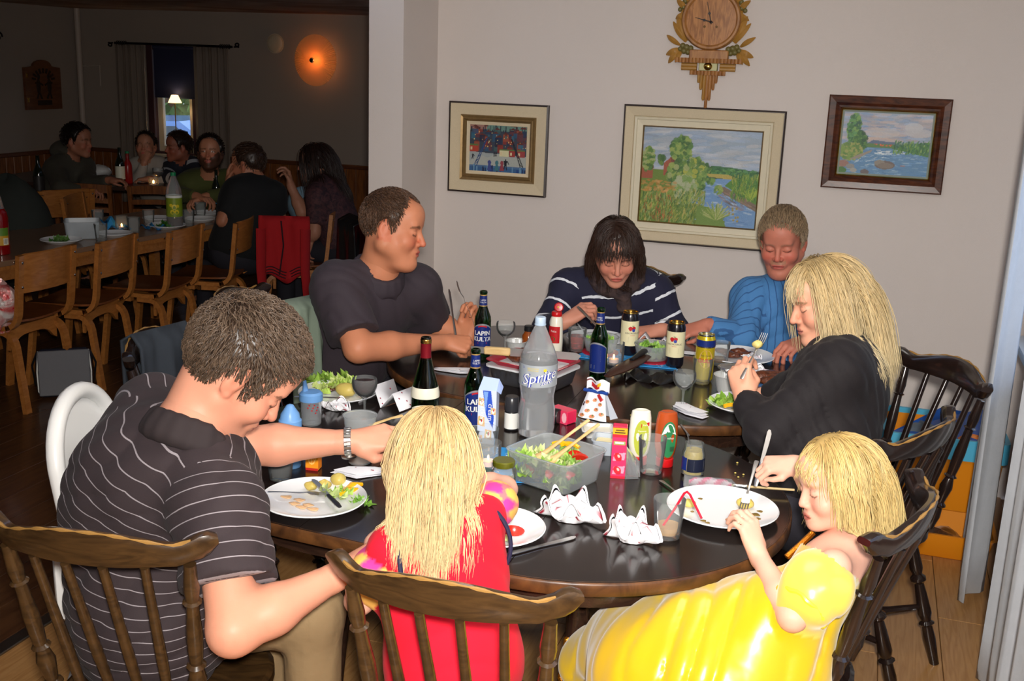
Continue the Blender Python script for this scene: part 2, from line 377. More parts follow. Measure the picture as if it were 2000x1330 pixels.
# ================================================================== FURNITURE
dark = mat('dark_brown_stain', S(58, 38, 28), .22, coat=.5, wood=(S(40, 26, 20), 6, 1.5), nstretch=(1, 8, 8), bump=(60, .08, .001))
blackw = mat('black_stained_wood', S(36, 24, 20), .2, coat=.6, wood=(S(26, 18, 16), 7, 1.5), nz=(9, .1))
brownw = mat('olive_brown_stained_wood', S(74, 52, 28), .3, coat=.35, wood=(S(50, 34, 18), 7, 1.5), nstretch=(1, 7, 7))
worn = mat('worn_golden_edge', S(150, 112, 58), .4, nz=(40, .3))
edgem = mat('worn_table_edge', S(104, 66, 34), .38, wood=(S(60, 36, 20), 9, 2), nz=(60, .25))
def windsor(name, label, loc, rz, body, rim, group='spindle-back chairs at the round tables'):
    t = thing(name, label, 'chair', loc, rz, group)
    # crest rail: a curved board with rounded ears
    n = 34; vs = []; top = []
    for i in range(n+1):
        u = -1+2*i/n; a = abs(u)
        x = .232*u; y = -.315+.075*a**1.8; zc = .882+(.010*math.cos(u*PI*.9)+.030*max(0, a-.72)/.28)
        hh = .040-.016*math.sin(min(1, a/.8)*PI/2)**3
        if a > .86: hh = .026*math.sqrt(max(0, 1-((a-.86)/.145)**2))+.001
        th = .013+.004*a
        nrm_ = nrm((-2*.075*1.8/.232*(a**.8)*np.sign(u)/2, 1, 0)) if a > 0 else V(0, 1, 0); r = V(0, -.22, 1)
        r = nrm(r); c = V(x, y, zc)
        for k in range(12):
            an = 2*PI*k/12; ca, sa = math.cos(an), math.sin(an)
            vs.append(c+nrm_*th*np.sign(ca)*abs(ca)**.55+r*hh*np.sign(sa)*abs(sa)**.7)
        top.append(c+r*hh*.97-nrm_*th*.55)
    fs = [(i*12+k, i*12+(k+1) % 12, (i+1)*12+(k+1) % 12, (i+1)*12+k) for i in range(n) for k in range(12)]+[tuple(range(12))[::-1], tuple(n*12+k for k in range(12))]
    cr = MB().add(vs, fs).build('crest_rail', body, t)
    MB().tube(top[3:-3], [.0028+.0016*math.sin(i*1.7) for i in range(len(top)-6)], 6).build('worn_edge', rim, cr)
    for i in range(6):
        u = (-1+2*i/5)*.8; a = abs(u); p1 = V(.232*u, -.313+.075*a**1.8, .855); p0 = V(.185*u*1.02, -.175+.02*(1-a), .44); post = i in (0, 5)
        if post:
            pr = [(.011, 0), (.013, .05), (.017, .1), (.0135, .17), (.020, .185), (.020, .197), (.012, .212), (.015, .26), (.0195, .33), (.0125, .40), (.020, .415), (.013, .43), (.0155, .50), (.0165, .6), (.013, .72), (.0125, .78), (.019, .79), (.013, .80), (.016, .86), (.0125, .97), (.012, 1)]
        else: pr = [(.0085, 0), (.010, .2), (.0115, .45), (.0095, .8), (.009, 1)]
        d = p1-p0; L = np.linalg.norm(d)
        MB().lathe([(r_, z*L) for r_, z in pr], 10, p0, d).build('back_post' if post else 'spindle', body, t)
    # saddle seat
    s_ = MB(); R = []
    for k in range(32):
        a = 2*PI*k/32; c, s = math.cos(a), math.sin(a); R.append((.215*np.sign(c)*abs(c)**.75, .205*np.sign(s)*abs(s)**.75*(1 if s < 0 else 1.02)))
    prof = [(.93, .405), (1, .413), (1.0, .437), (.95, .444), (.7, .436), (.3, .433), (.0, .435)]
    vs = [(x*q, y*q, z) for q, z in prof for x, y in R]
    fs = [(i*32+k, i*32+(k+1) % 32, (i+1)*32+(k+1) % 32, (i+1)*32+k) for i in range(len(prof)-1) for k in range(32)]+[tuple(range(32))[::-1]]
    s_.add(vs, fs).build('seat', body, t)
    feet = {}
    for sx in (-1, 1):
        for sy in (-1, 1):
            p0 = V(sx*.125, sy*.125, .408); p1 = V(sx*.205, sy*.215, 0); feet[(sx, sy)] = (p0, p1); d = p1-p0; L = np.linalg.norm(d)
            pr = [(.015, 0), (.019, .12), (.021, .25), (.014, .30), (.024, .325), (.024, .345), (.0145, .37), (.018, .45), (.022, .6), (.015, .66), (.0245, .68), (.016, .70), (.0195, .8), (.016, .93), (.015, 1)]
            MB().lathe([(r_, z*L) for r_, z in pr], 10, p0, d).build('leg', body, t)
    mid = []
    for sx in (-1, 1):
        a = feet[(sx, -1)]; b = feet[(sx, 1)]; p = a[0]*.45+a[1]*.55; q = b[0]*.45+b[1]*.55; L = np.linalg.norm(q-p); mid.append((p+q)/2)
        MB().lathe([(.009, 0), (.012, L*.35), (.017, L*.48), (.017, L*.52), (.012, L*.65), (.009, L)], 8, p, q-p).build('stretcher', body, t)
    L = np.linalg.norm(mid[1]-mid[0]); MB().lathe([(.009, 0), (.012, L*.3), (.018, L*.47), (.018, L*.53), (.012, L*.7), (.009, L)], 8, mid[0], mid[1]-mid[0]).build('stretcher', body, t)
    return t
chE = windsor('spindle_back_chair', 'brown spindle-back chair under the man in the striped polo, foreground left', (-1.355, 1.84, 0), math.radians(9), brownw, worn)
chF = windsor('spindle_back_chair', 'brown spindle-back chair under the girl in the red apron dress, foreground centre', (-.638, 1.91, 0), math.radians(2), brownw, worn)
chG = windsor('spindle_back_chair', 'black spindle-back chair under the girl in the yellow dress', (-.13, 2.38, 0), math.radians(78), blackw, worn)
chD = windsor('spindle_back_chair', 'black spindle-back chair under the blonde woman in the black top', (-.06, 3.02, 0), math.radians(64), blackw, worn)
chR = windsor('spindle_back_chair', 'empty black spindle-back chair by the orange toy box', (.05, 3.43, 0), math.radians(124), blackw, worn)
chA = windsor('spindle_back_chair', 'spindle-back chair under the man in the dark shirt at the far table', (-1.93, 3.52, 0), math.radians(-82), blackw, worn)
chB = windsor('spindle_back_chair', 'spindle-back chair under the woman in the striped sweater', (-.97, 4.45, 0), math.radians(180), blackw, worn)
chC = windsor('spindle_back_chair', 'spindle-back chair under the man in the blue sweater', (-.24, 4.42, 0), math.radians(185), blackw, worn)
chV = windsor('spindle_back_chair', 'spindle-back chair with a dark grey jacket over it, behind the man in the striped polo', (-1.80, 2.86, 0), math.radians(-82), blackw, worn)
# round-ended tables
TOP = mat('dark_varnished_tabletop', S(30, 21, 18), .2, coat=.45, spec=.35, wood=(S(23, 16, 14), 3, 2), nz=(3, .12), bump=(25, .05, .001))
def stadium(xa, xb, yc, r, n=40, rot=0):
    pts = [(xb+r*math.sin(a), yc-r*math.cos(a)) for a in np.linspace(0, PI, n)]+[(xa-r*math.sin(a), yc+r*math.cos(a)) for a in np.linspace(0, PI, n)]
    xm, c, s = (xa+xb)/2, math.cos(rot), math.sin(rot)
    return [(xm+(x-xm)*c-(y-yc)*s, yc+(x-xm)*s+(y-yc)*c) for x, y in pts]
def table(label, xa, xb, yc, r, rot, seams, legs):
    t = thing('dining_table', label, 'table', ((xa+xb)/2, yc, 0), 0, 'dark round-ended tables'); ox, oy = (xa+xb)/2, yc
    P = [(x-ox, y-oy) for x, y in stadium(xa, xb, yc, r, 40, rot)]; n = len(P)
    def inset(d): return [(x*(1-d/math.hypot(x, y)), y*(1-d/math.hypot(x, y))) for x, y in P]
    # halves and leaf, each its own board
    cuts = [-9]+[s-ox for s in seams]+[9]
    def clip(poly, a, b):
        for (val, sg) in ((a, 1), (b, -1)):
            out = []
            for i in range(len(poly)):
                p, q = poly[i], poly[(i+1) % len(poly)]; ip = sg*(p[0]-val) >= 0; iq = sg*(q[0]-val) >= 0
                if ip: out.append(p)
                if ip != iq: u = (val-p[0])/(q[0]-p[0]); out.append((val, p[1]+u*(q[1]-p[1])))
            poly = out
        return poly
    for a, b in zip(cuts[:-1], cuts[1:]):
        MB().prism(clip(inset(.004), a+.0008, b-.0008), .698, .7300).build('tabletop', TOP, t, 30)
    e = MB(); prof = [(.006, .696), (0, .700), (0, .7235), (.0025, .7285), (.0075, .7302)]; R_ = [inset(d) for d, z in prof]
    e.add([(x, y, z) for (d, z), rr in zip(prof, R_) for x, y in rr], [(i*n+k, i*n+(k+1) % n, (i+1)*n+(k+1) % n, (i+1)*n+k) for i in range(len(prof)-1) for k in range(n)]); e.build('edge_band', edgem, t, 60)
    ap = MB(); A0, A1 = inset(.10), inset(.125)
    ap.add([(x, y, z) for rr, z in ((A0, .697), (A0, .625), (A1, .625), (A1, .697)) for x, y in rr], [(i*n+k, i*n+(k+1) % n, (i+1)*n+(k+1) % n, (i+1)*n+k) for i in range(3) for k in range(n)]); ap.build('apron', dark, t, 60)
    for lx, ly, sx, sy in legs:
        p0 = V(lx-ox, ly-oy, .66); p1 = V(lx-ox+sx, ly-oy+sy, 0); d = p1-p0; L = np.linalg.norm(d)
        MB().lathe([(.030, -.03), (.030, .06*L), (.021, .10*L), (.032, .13*L), (.026, .17*L), (.031, .35*L), (.022, .85*L), (.026, .88*L), (.018, L)], 14, p0, d).build('leg', dark, t)
    return t
tabN = table('near dark round-ended dining table with the salad box and napkins on it', -1.17, -.645, 2.60, .545, math.radians(-4), [-1.165, -.66], [(-1.2, 2.40, -.03, -.05), (-1.2, 2.85, -.03, .05), (-.58, 2.40, .03, -.05), (-.58, 2.85, .03, .05)])
tabF = table('far dark round-ended dining table with the meat tray and cider cans on it', -1.10, -.60, 3.725, .545, 0, [-.85], [(-1.25, 3.5, 0, -.05), (-1.25, 3.95, 0, .05), (-.5, 3.5, 0, -.05), (-.5, 3.95, 0, .05)])
# bent-wood stacking chairs of the hall
beech = mat('lacquered_beech', S(182, 118, 58), .35, coat=.3, wood=(S(160, 98, 44), 4, 1.5), nstretch=(2, 9, 9))
beechs = mat('beech_seat', S(130, 74, 36), .33, coat=.4, wood=(S(112, 60, 28), 4, 1.5), nstretch=(9, 2, 9))
steel = mat('brushed_steel', S(170, 168, 164), .28, 1, nz=(40, .04))
chrome = mat('chrome', S(215, 213, 210), .12, 1, nz=(9, .02))
def ply_chair(label, loc, rz, group='beech stacking chairs at the long table'):
    t = thing('stacking_chair', label, 'chair', loc, rz, group); w = .185
    for sx in (-1, 1):
        pts = [(sx*w, -.255, .80), (sx*w, -.235, .62)]+bez((sx*w, -.225, .53), (sx*w, -.215, .425), (sx*w, -.12, .428), 7)+[(sx*w, .16, .435)]
        MB().bar([V(*p) for p in pts][::1], .034, .024, up=(1, 0, 0) if False else (0, -1, .3)).build('upright', beech, t)
        for sy in (-1, 1):
            pts = [(sx*.165, sy*.02-.01, .40)]+bez((sx*.165, sy*.09-.01, .40), (sx*.17, sy*.155-.01, .40), (sx*.172, sy*.17-.01, .33), 6)+[(sx*.178, sy*.215-.01, 0)]
            MB().bar([V(*p) for p in pts], .036, .026, up=(0, sy, .5)).build('leg', beech, t)
    # backrest, gently curved plywood
    n = 10; bk = MB(); vs = []
    for i in range(n+1):
        u = -1+2*i/n; y = -.222-.030*(1-u*u)
        for (dy, z) in ((0, .615), (-.008, .61), (-.018, .80), (-.010, .805)):
            e = .012 if abs(u) > .95 and z > .7 else 0; vs.append((u*.195, y+dy-(z-.61)*.05, z-e))
    fs = [(i*4+k, (i+1)*4+k, (i+1)*4+(k+1) % 4, i*4+(k+1) % 4) for i in range(n) for k in range(4)]+[(0, 1, 2, 3), (n*4+3, n*4+2, n*4+1, n*4)]
    bk.add(vs, fs); bo = bk.build('backrest', beech, t, 60)
    for sx in (-1, 1):
        for z in (.645, .765): MB().ell((sx*w, -.249-(z-.61)*.08-.008, z), (.007, .003, .007), seg=8, ring=5).build('screw', chrome, bo)
        for z in (.645, .765): MB().ell((sx*w, -.212-(z-.61)*.06, z), (.006, .003, .006), seg=8, ring=5).build('screw', chrome, bo)
    s_ = MB(); vs = []
    for i in range(n+1):
        u = -1+2*i/n
        for j in range(n+1):
            v = -1+2*j/n; f = 1-.10*abs(v)**4; g = 1-.08*abs(u)**4
            vs.append((.2*u*f, .2*v*g, .455+.012*u*u+.006*(-v if v < 0 else -v*v)))
    m_ = len(vs); vs += [(x, y, z-.011) for x, y, z in vs]; N1 = n+1
    fs = [(i*N1+j, (i+1)*N1+j, (i+1)*N1+j+1, i*N1+j+1) for i in range(n) for j in range(n)]; fs += [tuple(m_+q for q in f_[::-1]) for f_ in fs]
    bd = [i*N1 for i in range(N1)]+[n*N1+j for j in range(1, N1)]+[i*N1+n for i in range(n-1, -1, -1)]+[j for j in range(n-1, 0, -1)]
    fs += [(bd[(k+1) % len(bd)], bd[k], m_+bd[k], m_+bd[(k+1) % len(bd)]) for k in range(len(bd))]
    s_.add(vs, fs); s_.build('seat', beechs, t, 50)
    for sy in (-1, 1):
        top = [(x, .425) for x in np.linspace(-.165, .165, 9)]; bot = [(x, .31+.065*(1-(x/.15)**4 if abs(x) < .15 else 0)) for x in np.linspace(.165, -.165, 15)]
        MB().prism(top+bot, -.009, .009, (0, sy*.12-.01, 0), np.array([[1, 0, 0], [0, 0, -1], [0, 1, 0]])).build('apron_panel', beech, t)
    return t
# front row (backs towards us, facing -x)
for (x, y, a, lb) in ((-4.13, 4.40, 90, 'first beech stacking chair at the left edge, side-on behind the crisp bag'), (-4.07, 4.83, 98, 'second beech stacking chair from the left in the front row'),
                      (-3.98, 5.33, 96, 'third beech stacking chair from the left in the front row'), (-3.88, 5.77, 104, 'fourth beech chair in the front row, carrying the man in the black shirt'),
                      (-3.60, 6.35, 115, 'beech stacking chair with a red cardigan hanging over its back')):
    ply_chair(lb, (x+.03, y, 0), math.radians(a))
for (x, y, a, lb) in ((-5.10, 5.28, -84, 'beech chair facing us across the long table, nearest the left edge'), (-4.98, 5.78, -75, 'beech chair facing us behind the white plastic box'),
                      (-4.93, 6.28, -70, 'beech chair facing us behind the blue napkins and candle glass'), (-5.62, 6.02, -95, 'beech chair of the far table turned away, left one of the pair'),
                      (-5.62, 6.52, -90, 'beech chair of the far table turned away, right one of the pair')):
    if a == -95 or a == -90: ply_chair(lb, (x, y, 0), math.radians(60 if a == -95 else 62))
    else: ply_chair(lb, (x, y, 0), math.radians(a))
def slat_chair(label, loc, rz):
    t = thing('ladder_back_chair', label, 'chair', loc, rz, 'slatted brown chairs at the far hall table'); w = .2
    for sx in (-1, 1):
        MB().bar([(sx*w, -.27, .80), (sx*w, -.22, .45), (sx*w, -.24, 0)], .03, .03, up=(0, 1, 0)).build('back_post', pine, t); MB().bar([(sx*w, .19, .43), (sx*w, .2, 0)], .03, .03, up=(0, 1, 0)).build('leg', pine, t)
    for z, h in ((.77, .03), (.68, .018), (.61, .018)):
        MB().bar([(-w, -.262+(.8-z)*.1, z), (0, -.285+(.8-z)*.1, z+.01), (w, -.262+(.8-z)*.1, z)], .02, h*2, up=(0, 0, 1)).build('slat', pine, t)
    MB().box((0, -.01, .44), (.21, .21, .014), bev=.006).build('seat', beechs, t); return t
slat_chair('slatted brown chair, left of two at the far hall table', (-5.62, 6.98, 0), math.radians(20)); slat_chair('slatted brown chair, right of two at the far hall table', (-5.10, 7.16, 0), math.radians(20))
# long hall table
lt = thing('long_table', 'long pale-edged laminate table in the dark hall', 'table', (-4.38, 5.0, 0), math.radians(-6))
lam = mat('brown_laminate', S(136, 104, 80), .28, coat=.3, nz=(4, .06))
MB().box((0, 0, .716), (.37, 1.36, .014), bev=.002).build('tabletop', lam, lt); MB().box((0, 0, .690), (.368, 1.358, .012)).build('edge_board', beech, lt)
for sx in (-1, 1):
    MB().box((sx*.33, 0, .655), (.012, 1.25, .03)).build('apron', beech, lt)
    for y in (-1.2, 1.2): MB().bar([(sx*.3, y, .68), (sx*.31, y, 0)], .05, .05, up=(0, 1, 0)).build('leg', beech, lt)
lt2 = thing('long_table', 'far hall table where the man in the grey hoodie sits', 'table', (-6.0, 7.55, 0), math.radians(8))
MB().box((0, 0, .716), (.85, .38, .014), bev=.002).build('tabletop', mat('dark_laminate', S(70, 50, 42), .3, nz=(4, .06)), lt2)
for sx in (-1, 1):
    for sy in (-1, 1): MB().bar([(sx*.75, sy*.3, .70), (sx*.76, sy*.31, 0)], .05, .05, up=(0, 1, 0)).build('leg', beech, lt2)
# folding chair of the woman with long hair
fc = thing('folding_chair', 'beech folding chair under the woman with long hair', 'chair', (-3.10, 6.62, 0), math.radians(82))
for sx in (-1, 1):
    MB().bar([(sx*.2, -.34, .86), (sx*.2, .05, .25), (sx*.2, .2, 0)], .045, .022, up=(1, 0, 0)).build('side_rail', beech, fc); MB().bar([(sx*.175, .18, .44), (sx*.175, -.28, 0)], .04, .022, up=(1, 0, 0)).build('leg', beech, fc)
for k in range(6): MB().box((0, -.14+k*.065, .448), (.19, .026, .010), bev=.003).build('seat_slat', beech, fc)
for z in (.80, .72): MB().box((0, -.31+(.80-z)*.6, z), (.19, .008, .03), rot=RX(.5), bev=.003).build('back_slat', beech, fc)
# ================================================================== ON THE WALLS
def ring_frame(t, name, w, h, fw, prof, m, y0=0):   # mitred frame; prof: (distance from outer edge, projection)
    q = MB(); vs = []
    for d, p in prof:
        for sx, sz in ((-1, -1), (1, -1), (1, 1), (-1, 1)): vs.append((sx*(w/2-d), -p-y0, sz*(h/2-d)))
    n = len(prof); fs = [(i*4+k, (i+1)*4+k, (i+1)*4+(k+1) % 4, i*4+(k+1) % 4) for i in range(n-1) for k in range(4)]
    q.add(vs, fs); return q.build(name, m, t, False)
def hang(name, label, tl, br, Y):
    c = (tl+br)/2; t = thing(name, label, 'painting', (c[0], Y, c[2]), 0, 'framed paintings on the white wall'); return t, br[0]-tl[0], tl[2]-br[2]
WY = 4.998
linen = mat('linen_slip', S(206, 190, 160), .8, nz=(200, .08), bump=(300, .5, .001)); gold = mat('old_gilt', S(136, 110, 70), .4, .5, nz=(60, .2))
dkline = mat('dark_frame_edge', S(46, 34, 30), .4, nz=(9, .1)); offw = mat('off_white_frame', S(214, 204, 178), .55, nz=(60, .05)); rosew = mat('rosewood', S(92, 48, 26), .3, coat=.4, wood=(S(54, 26, 18), 3, 3), nstretch=(2, 2, 9)); ggrey = mat('grey_slip', S(140, 150, 140), .5, nz=(20, .05))
brass = mat('polished_brass', S(200, 160, 80), .22, 1, nz=(20, .05))
# left: town with cranes
t, w, h = hang('painting', 'small blue and red townscape painting in a linen frame, leftmost on the white wall', PY(881, 196, 5), PY(1067, 386, 5), WY)
w, h = .492, .425
ring_frame(t, 'frame', w, h, 0, [(0, 0), (0, .022), (.008, .024)], dkline); ring_frame(t, 'linen_border', w, h, 0, [(.008, .022), (.06, .014)], linen)
ring_frame(t, 'gilt_moulding', w, h, 0, [(.058, .012), (.062, .026), (.072, .022), (.078, .026), (.09, .01)], gold); ring_frame(t, 'linen_slip', w, h, 0, [(.088, .012), (.104, .008)], linen)
iw, ih = w-.206, h-.206
P = Paint(iw, ih, 130, 110, (52, 60, 74))
P.rect(0, .88, 1, 1, (96, 130, 120)); P.rect(0, .9, .3, 1, (150, 110, 100))
for i in range(40): x = random.random(); P.rect(x, .86, x+random.uniform(.006, .02), random.uniform(.9, 1), (28, 34, 52))
for i in range(60):
    x, y = random.random(), random.uniform(.42, .88); ww = random.uniform(.03, .12); hh_ = random.uniform(.05, .2); c = random.choice([(34, 44, 74), (130, 44, 36), (38, 78, 108), (92, 48, 56), (60, 90, 92), (24, 32, 58), (150, 74, 50), (44, 96, 120)])
    P.rect(x, y, x+ww, min(.9, y+hh_), c, .85); P.poly([(x, y+hh_), (x+ww/2, y+hh_+.05), (x+ww, y+hh_)], (90, 40, 34))
for i in range(26): x, y = random.random(), random.uniform(.5, .85); P.rect(x, y, x+.014, y+.022, (214, 190, 120))
P.poly([(0, .1), (0, .42), (1, .36), (1, .08)], (150, 158, 158)); P.poly([(0, .2), (.2, .36), (.32, .3), (.5, .4), (.75, .33), (1, .36), (1, .1), (0, .1)], (168, 170, 160), .7)
for (x, y, ww, c) in ((.0, .42, .15, (170, 60, 44)), (.53, .34, .16, (206, 200, 160)), (.7, .34, .1, (150, 50, 46)), (.84, .34, .13, (150, 60, 60))): P.rect(x, y, x+ww, y+.13, c); P.rect(x, y+.13, x+ww, y+.16, (90, 110, 60)); P.rect(x+.02, y+.03, x+.05, y+.1, (210, 190, 150))
for sgn, x0, x1 in ((1, .06, .30), (-1, .98, .74)):
    for d in (0, .05): P.line(x0+d*sgn, .04, x1+d*sgn*.2, .72, .007, (30, 60, 110) if sgn > 0 else (20, 24, 34))
    for k in range(8):
        u = k/8; v = (k+1)/8; P.line(x0+(x1-x0)*u, .04+.68*u, x0+.05*sgn*(1-v*.8)+(x1-x0)*v, .04+.68*v, .005, (34, 70, 116) if sgn > 0 else (20, 24, 34))
P.rect(0, 0, 1, .13, (48, 92, 138), .9)
for i in range(28): x = random.random(); P.rect(x, 0, x+.02, random.uniform(.05, .16), random.choice([(30, 60, 120), (100, 140, 170), (24, 36, 70)]))
for (x, y, s_) in ((.64, .06, 1), (.06, .26, .5), (.44, .34, .4), (.47, .34, .4)):
    P.ell(x, y+.21*s_, .012*s_, .02*s_, (14, 20, 34)); P.poly([(x-.03*s_, y+.19*s_), (x+.03*s_, y+.19*s_), (x+.02*s_, y+.1*s_), (x-.02*s_, y+.1*s_)], (14, 20, 34)); P.line(x-.01*s_, y+.1*s_, x-.025*s_, y, .007*s_+.002, (14, 20, 34)); P.line(x+.01*s_, y+.1*s_, x+.025*s_, y, .007*s_+.002, (14, 20, 34)); P.line(x+.03*s_, y+.19*s_, x+.06*s_, y+.12*s_, .006*s_+.001, (14, 20, 34))
for x, c in ((.36, (60, 70, 130)), (.49, (60, 110, 120)), (.58, (140, 60, 70))): P.ell(x, .2, .03, .05, c); P.poly([(x-.04, .03), (x+.04, .03), (x+.02, .16), (x-.02, .16)], c)
o = P.mb().build('canvas', PAINTM, t, False); o.location = (0, -.008, 0)
# middle: river with red houses
t, w, h = hang('painting', 'large green river landscape painting in a pale frame below the wall clock', PY(1224, 203, 5), PY(1487, 488, 5), WY)
t.location.x = -.75; t.location.z = 1.310; w, h = .715, .615
ring_frame(t, 'frame', w, h, 0, [(0, 0), (0, .024), (.005, .03), (.008, .03)], dkline); ring_frame(t, 'linen_border', w, h, 0, [(.008, .03), (.012, .034), (.048, .026), (.05, .02)], linen)
ring_frame(t, 'white_moulding', w, h, 0, [(.05, .02), (.053, .026), (.062, .024), (.064, .018), (.09, .014)], offw); ring_frame(t, 'gilt_slip', w, h, 0, [(.089, .014), (.091, .02), (.096, .01)], gold)
iw, ih = w-.19, h-.19
P = Paint(iw, ih, 220, 170, (150, 164, 178))
P.dabs(260, [(166, 176, 188), (140, 156, 178), (182, 186, 192), (150, 170, 196), (190, 190, 190)], (0, .55, 1, 1), .09, .018, .45, (-.1, .2))
P.rect(0, 0, 1, .56, (106, 130, 54))
P.poly([(.52, .55), (.6, .63), (.75, .625), (1, .59), (1, .5), (.5, .5)], (60, 108, 66)); P.dabs(150, [(66, 120, 66), (90, 140, 70), (50, 96, 60)], (.56, .53, 1, .6), .02, .012, .8)
P.poly([(.55, .545), (.75, .545), (.86, .5), (.6, .5)], (176, 158, 80)); P.line(.6, .505, .95, .47, .008, (60, 90, 60))
P.poly([(.52, .46), (.66, .5), (.8, .5), (.86, .42), (.72, .34), (.98, .22), (1, .2), (1, 0), (.75, 0), (.74, .12), (.58, .2), (.42, .24), (.56, .34)], (112, 148, 190))
P.dabs(160, [(150, 176, 204), (96, 134, 184), (176, 192, 206), (120, 150, 190)], (.5, .02, .98, .46), .03, .007, .6, (-.3, .1))
P.poly([(.66, .40), (.72, .42), (1, .25), (1, .18), (.9, .24), (.72, .345)], (122, 104, 88)); P.dabs(60, [(150, 128, 108), (96, 84, 72), (140, 110, 96)], (.7, .2, 1, .36), .03, .007, .5, (-.6, -.3))
P.poly([(.72, .43), (.78, .5), (1, .54), (1, .25)], (84, 130, 50)); P.dabs(240, [(120, 150, 50), (70, 118, 46), (150, 160, 70), (60, 104, 60)], (.78, .3, 1, .54), .004, .035, .8, (-.5, .5))
for (x, y, ww, hh_) in ((.0, .46, .1, .12), (.19, .5, .17, .13)): P.poly([(x, y), (x+ww, y), (x+ww, y+hh_), (x+ww*.9, y+hh_*1.35), (x+ww*.35, y+hh_*1.5), (x, y+hh_)], (158, 84, 60)); P.poly([(x+ww*.4, y+hh_*.9), (x+ww*1.05, y+hh_*.9), (x+ww*.95, y+hh_*1.4), (x+ww*.3, y+hh_*1.5)], (120, 66, 56))
greens = [(84, 124, 60), (116, 150, 74), (60, 98, 50), (146, 164, 84), (104, 136, 60), (160, 168, 110)]
P.line(.32, .45, .33, .72, .006, (110, 100, 70)); P.blob(.33, .79, .085, .13, 170, greens[:4]); P.blob(.05, .66, .05, .12, 90, greens); P.blob(.165, .67, .02, .05, 24, greens)
P.blob(.33, .52, .10, .14, 220, greens); P.blob(.46, .50, .09, .2, 320, greens+[(170, 172, 70)]); P.blob(.38, .36, .10, .14, 200, [(150, 166, 120), (116, 150, 74), (170, 176, 140)]); P.blob(.57, .6, .03, .05, 30, greens[:3], .012); P.blob(.6, .47, .03, .03, 30, greens[:3], .014); P.blob(.67, .38, .03, .04, 30, greens, .014)
P.dabs(900, [(116, 140, 60), (146, 158, 70), (90, 124, 54), (170, 160, 84), (130, 150, 90), (74, 108, 52)], (0, 0, .56, .36), .005, .03, .8, (-.7, .3))
P.poly([(.5, 0), (.76, 0), (.72, .1), (.6, .2), (.5, .2)], (112, 140, 66)); P.dabs(70, [(176, 96, 50), (190, 120, 70), (130, 70, 40)], (.03, .02, .3, .28), .0025, .03, .9, (-.2, .3)); P.dabs(50, [(190, 130, 60), (200, 150, 90)], (0, .32, .3, .44), .02, .012, .6)
for i in range(80): a = random.uniform(-1.3, 1.3); L_ = random.uniform(.08, .2); P.line(.67, .06, .67+L_*math.sin(a)*.8, .06+L_*math.cos(a)*1.1, .0035, random.choice([(150, 166, 84), (110, 140, 60), (176, 178, 120)]), .9)
for i in range(60): a = random.uniform(-1, 1); L_ = random.uniform(.05, .14); P.line(.95, .3, .95+L_*math.sin(a)*.8, .3+L_*math.cos(a)*1.1, .0035, random.choice([(150, 170, 60), (100, 140, 50)]), .9)
for i in range(9): P.ell(random.uniform(.78, .86), random.uniform(.06, .22), .009, .012, (158, 140, 66))
o = P.mb().build('canvas', PAINTM, t, False); o.location = (0, -.010, 0)
# right: rapids in a dark frame
t, w, h = hang('painting', 'small blue river painting in a dark brown rosewood frame, rightmost on the wall', PY(1620, 183, 5), PY(1836, 380, 5), WY)
t.location.x = .025; t.location.z = 1.501; w, h = .492, .392
ring_frame(t, 'frame', w, h, 0, [(0, 0), (0, .026), (.006, .032), (.03, .028), (.042, .02), (.05, .022), (.056, .012)], rosew); ring_frame(t, 'gilt_slip', w, h, 0, [(.055, .012), (.058, .016), (.062, .008)], brass); ring_frame(t, 'grey_slip', w, h, 0, [(.061, .01), (.068, .006)], ggrey)
iw, ih = w-.134, h-.134
P = Paint(iw, ih, 150, 110, (150, 164, 184))
P.dabs(180, [(160, 176, 200), (120, 150, 190), (184, 180, 184), (176, 168, 172), (196, 176, 168)], (0, .5, 1, 1), .09, .022, .5, (-.1, .15)); P.ell(.8, .78, .1, .08, (196, 196, 198), .8); P.ell(.86, .7, .16, .07, (190, 188, 190), .8); P.ell(.45, .68, .2, .08, (200, 190, 184), .6); P.ell(.4, .56, .3, .04, (214, 178, 150), .5)
P.poly([(.3, .5), (.36, .56), (.5, .54), (.65, .53), (.65, .46), (.3, .46)], (94, 112, 136)); P.rect(0, 0, 1, .44, (96, 138, 174))
P.dabs(230, [(120, 156, 190), (80, 124, 170), (150, 180, 200), (100, 146, 190)], (.1, 0, 1, .42), .04, .008, .6, (-.15, .1)); P.dabs(26, [(206, 216, 220)], (.4, .33, .75, .41), .03, .006, .9, (-.15, .05)); P.dabs(14, [(196, 210, 214)], (.2, .15, .5, .3), .03, .006, .6, (.2, .6))
P.poly([(.55, .44), (.65, .5), (1, .56), (1, .32), (.7, .4)], (76, 126, 62)); P.dabs(160, [(90, 142, 70), (50, 104, 60), (120, 156, 80), (66, 110, 90)], (.6, .36, 1, .56), .008, .03, .85)
P.rect(.3, .44, .6, .5, (90, 126, 70)); P.dabs(10, [(200, 100, 60)], (.34, .47, .6, .5), .012, .01, 1)
P.blob(.13, .72, .07, .24, 260, [(62, 112, 60), (90, 146, 84), (46, 90, 70), (120, 160, 80)]); P.blob(.22, .52, .07, .16, 150, [(60, 108, 54), (90, 136, 60), (40, 84, 50)]); P.blob(.12, .36, .13, .14, 220, [(120, 150, 70), (90, 130, 60), (160, 160, 90)])
P.poly([(0, .05), (0, .2), (.2, .24), (.35, .36), (.36, .4), (.2, .3), (.1, .22)], (150, 140, 126))
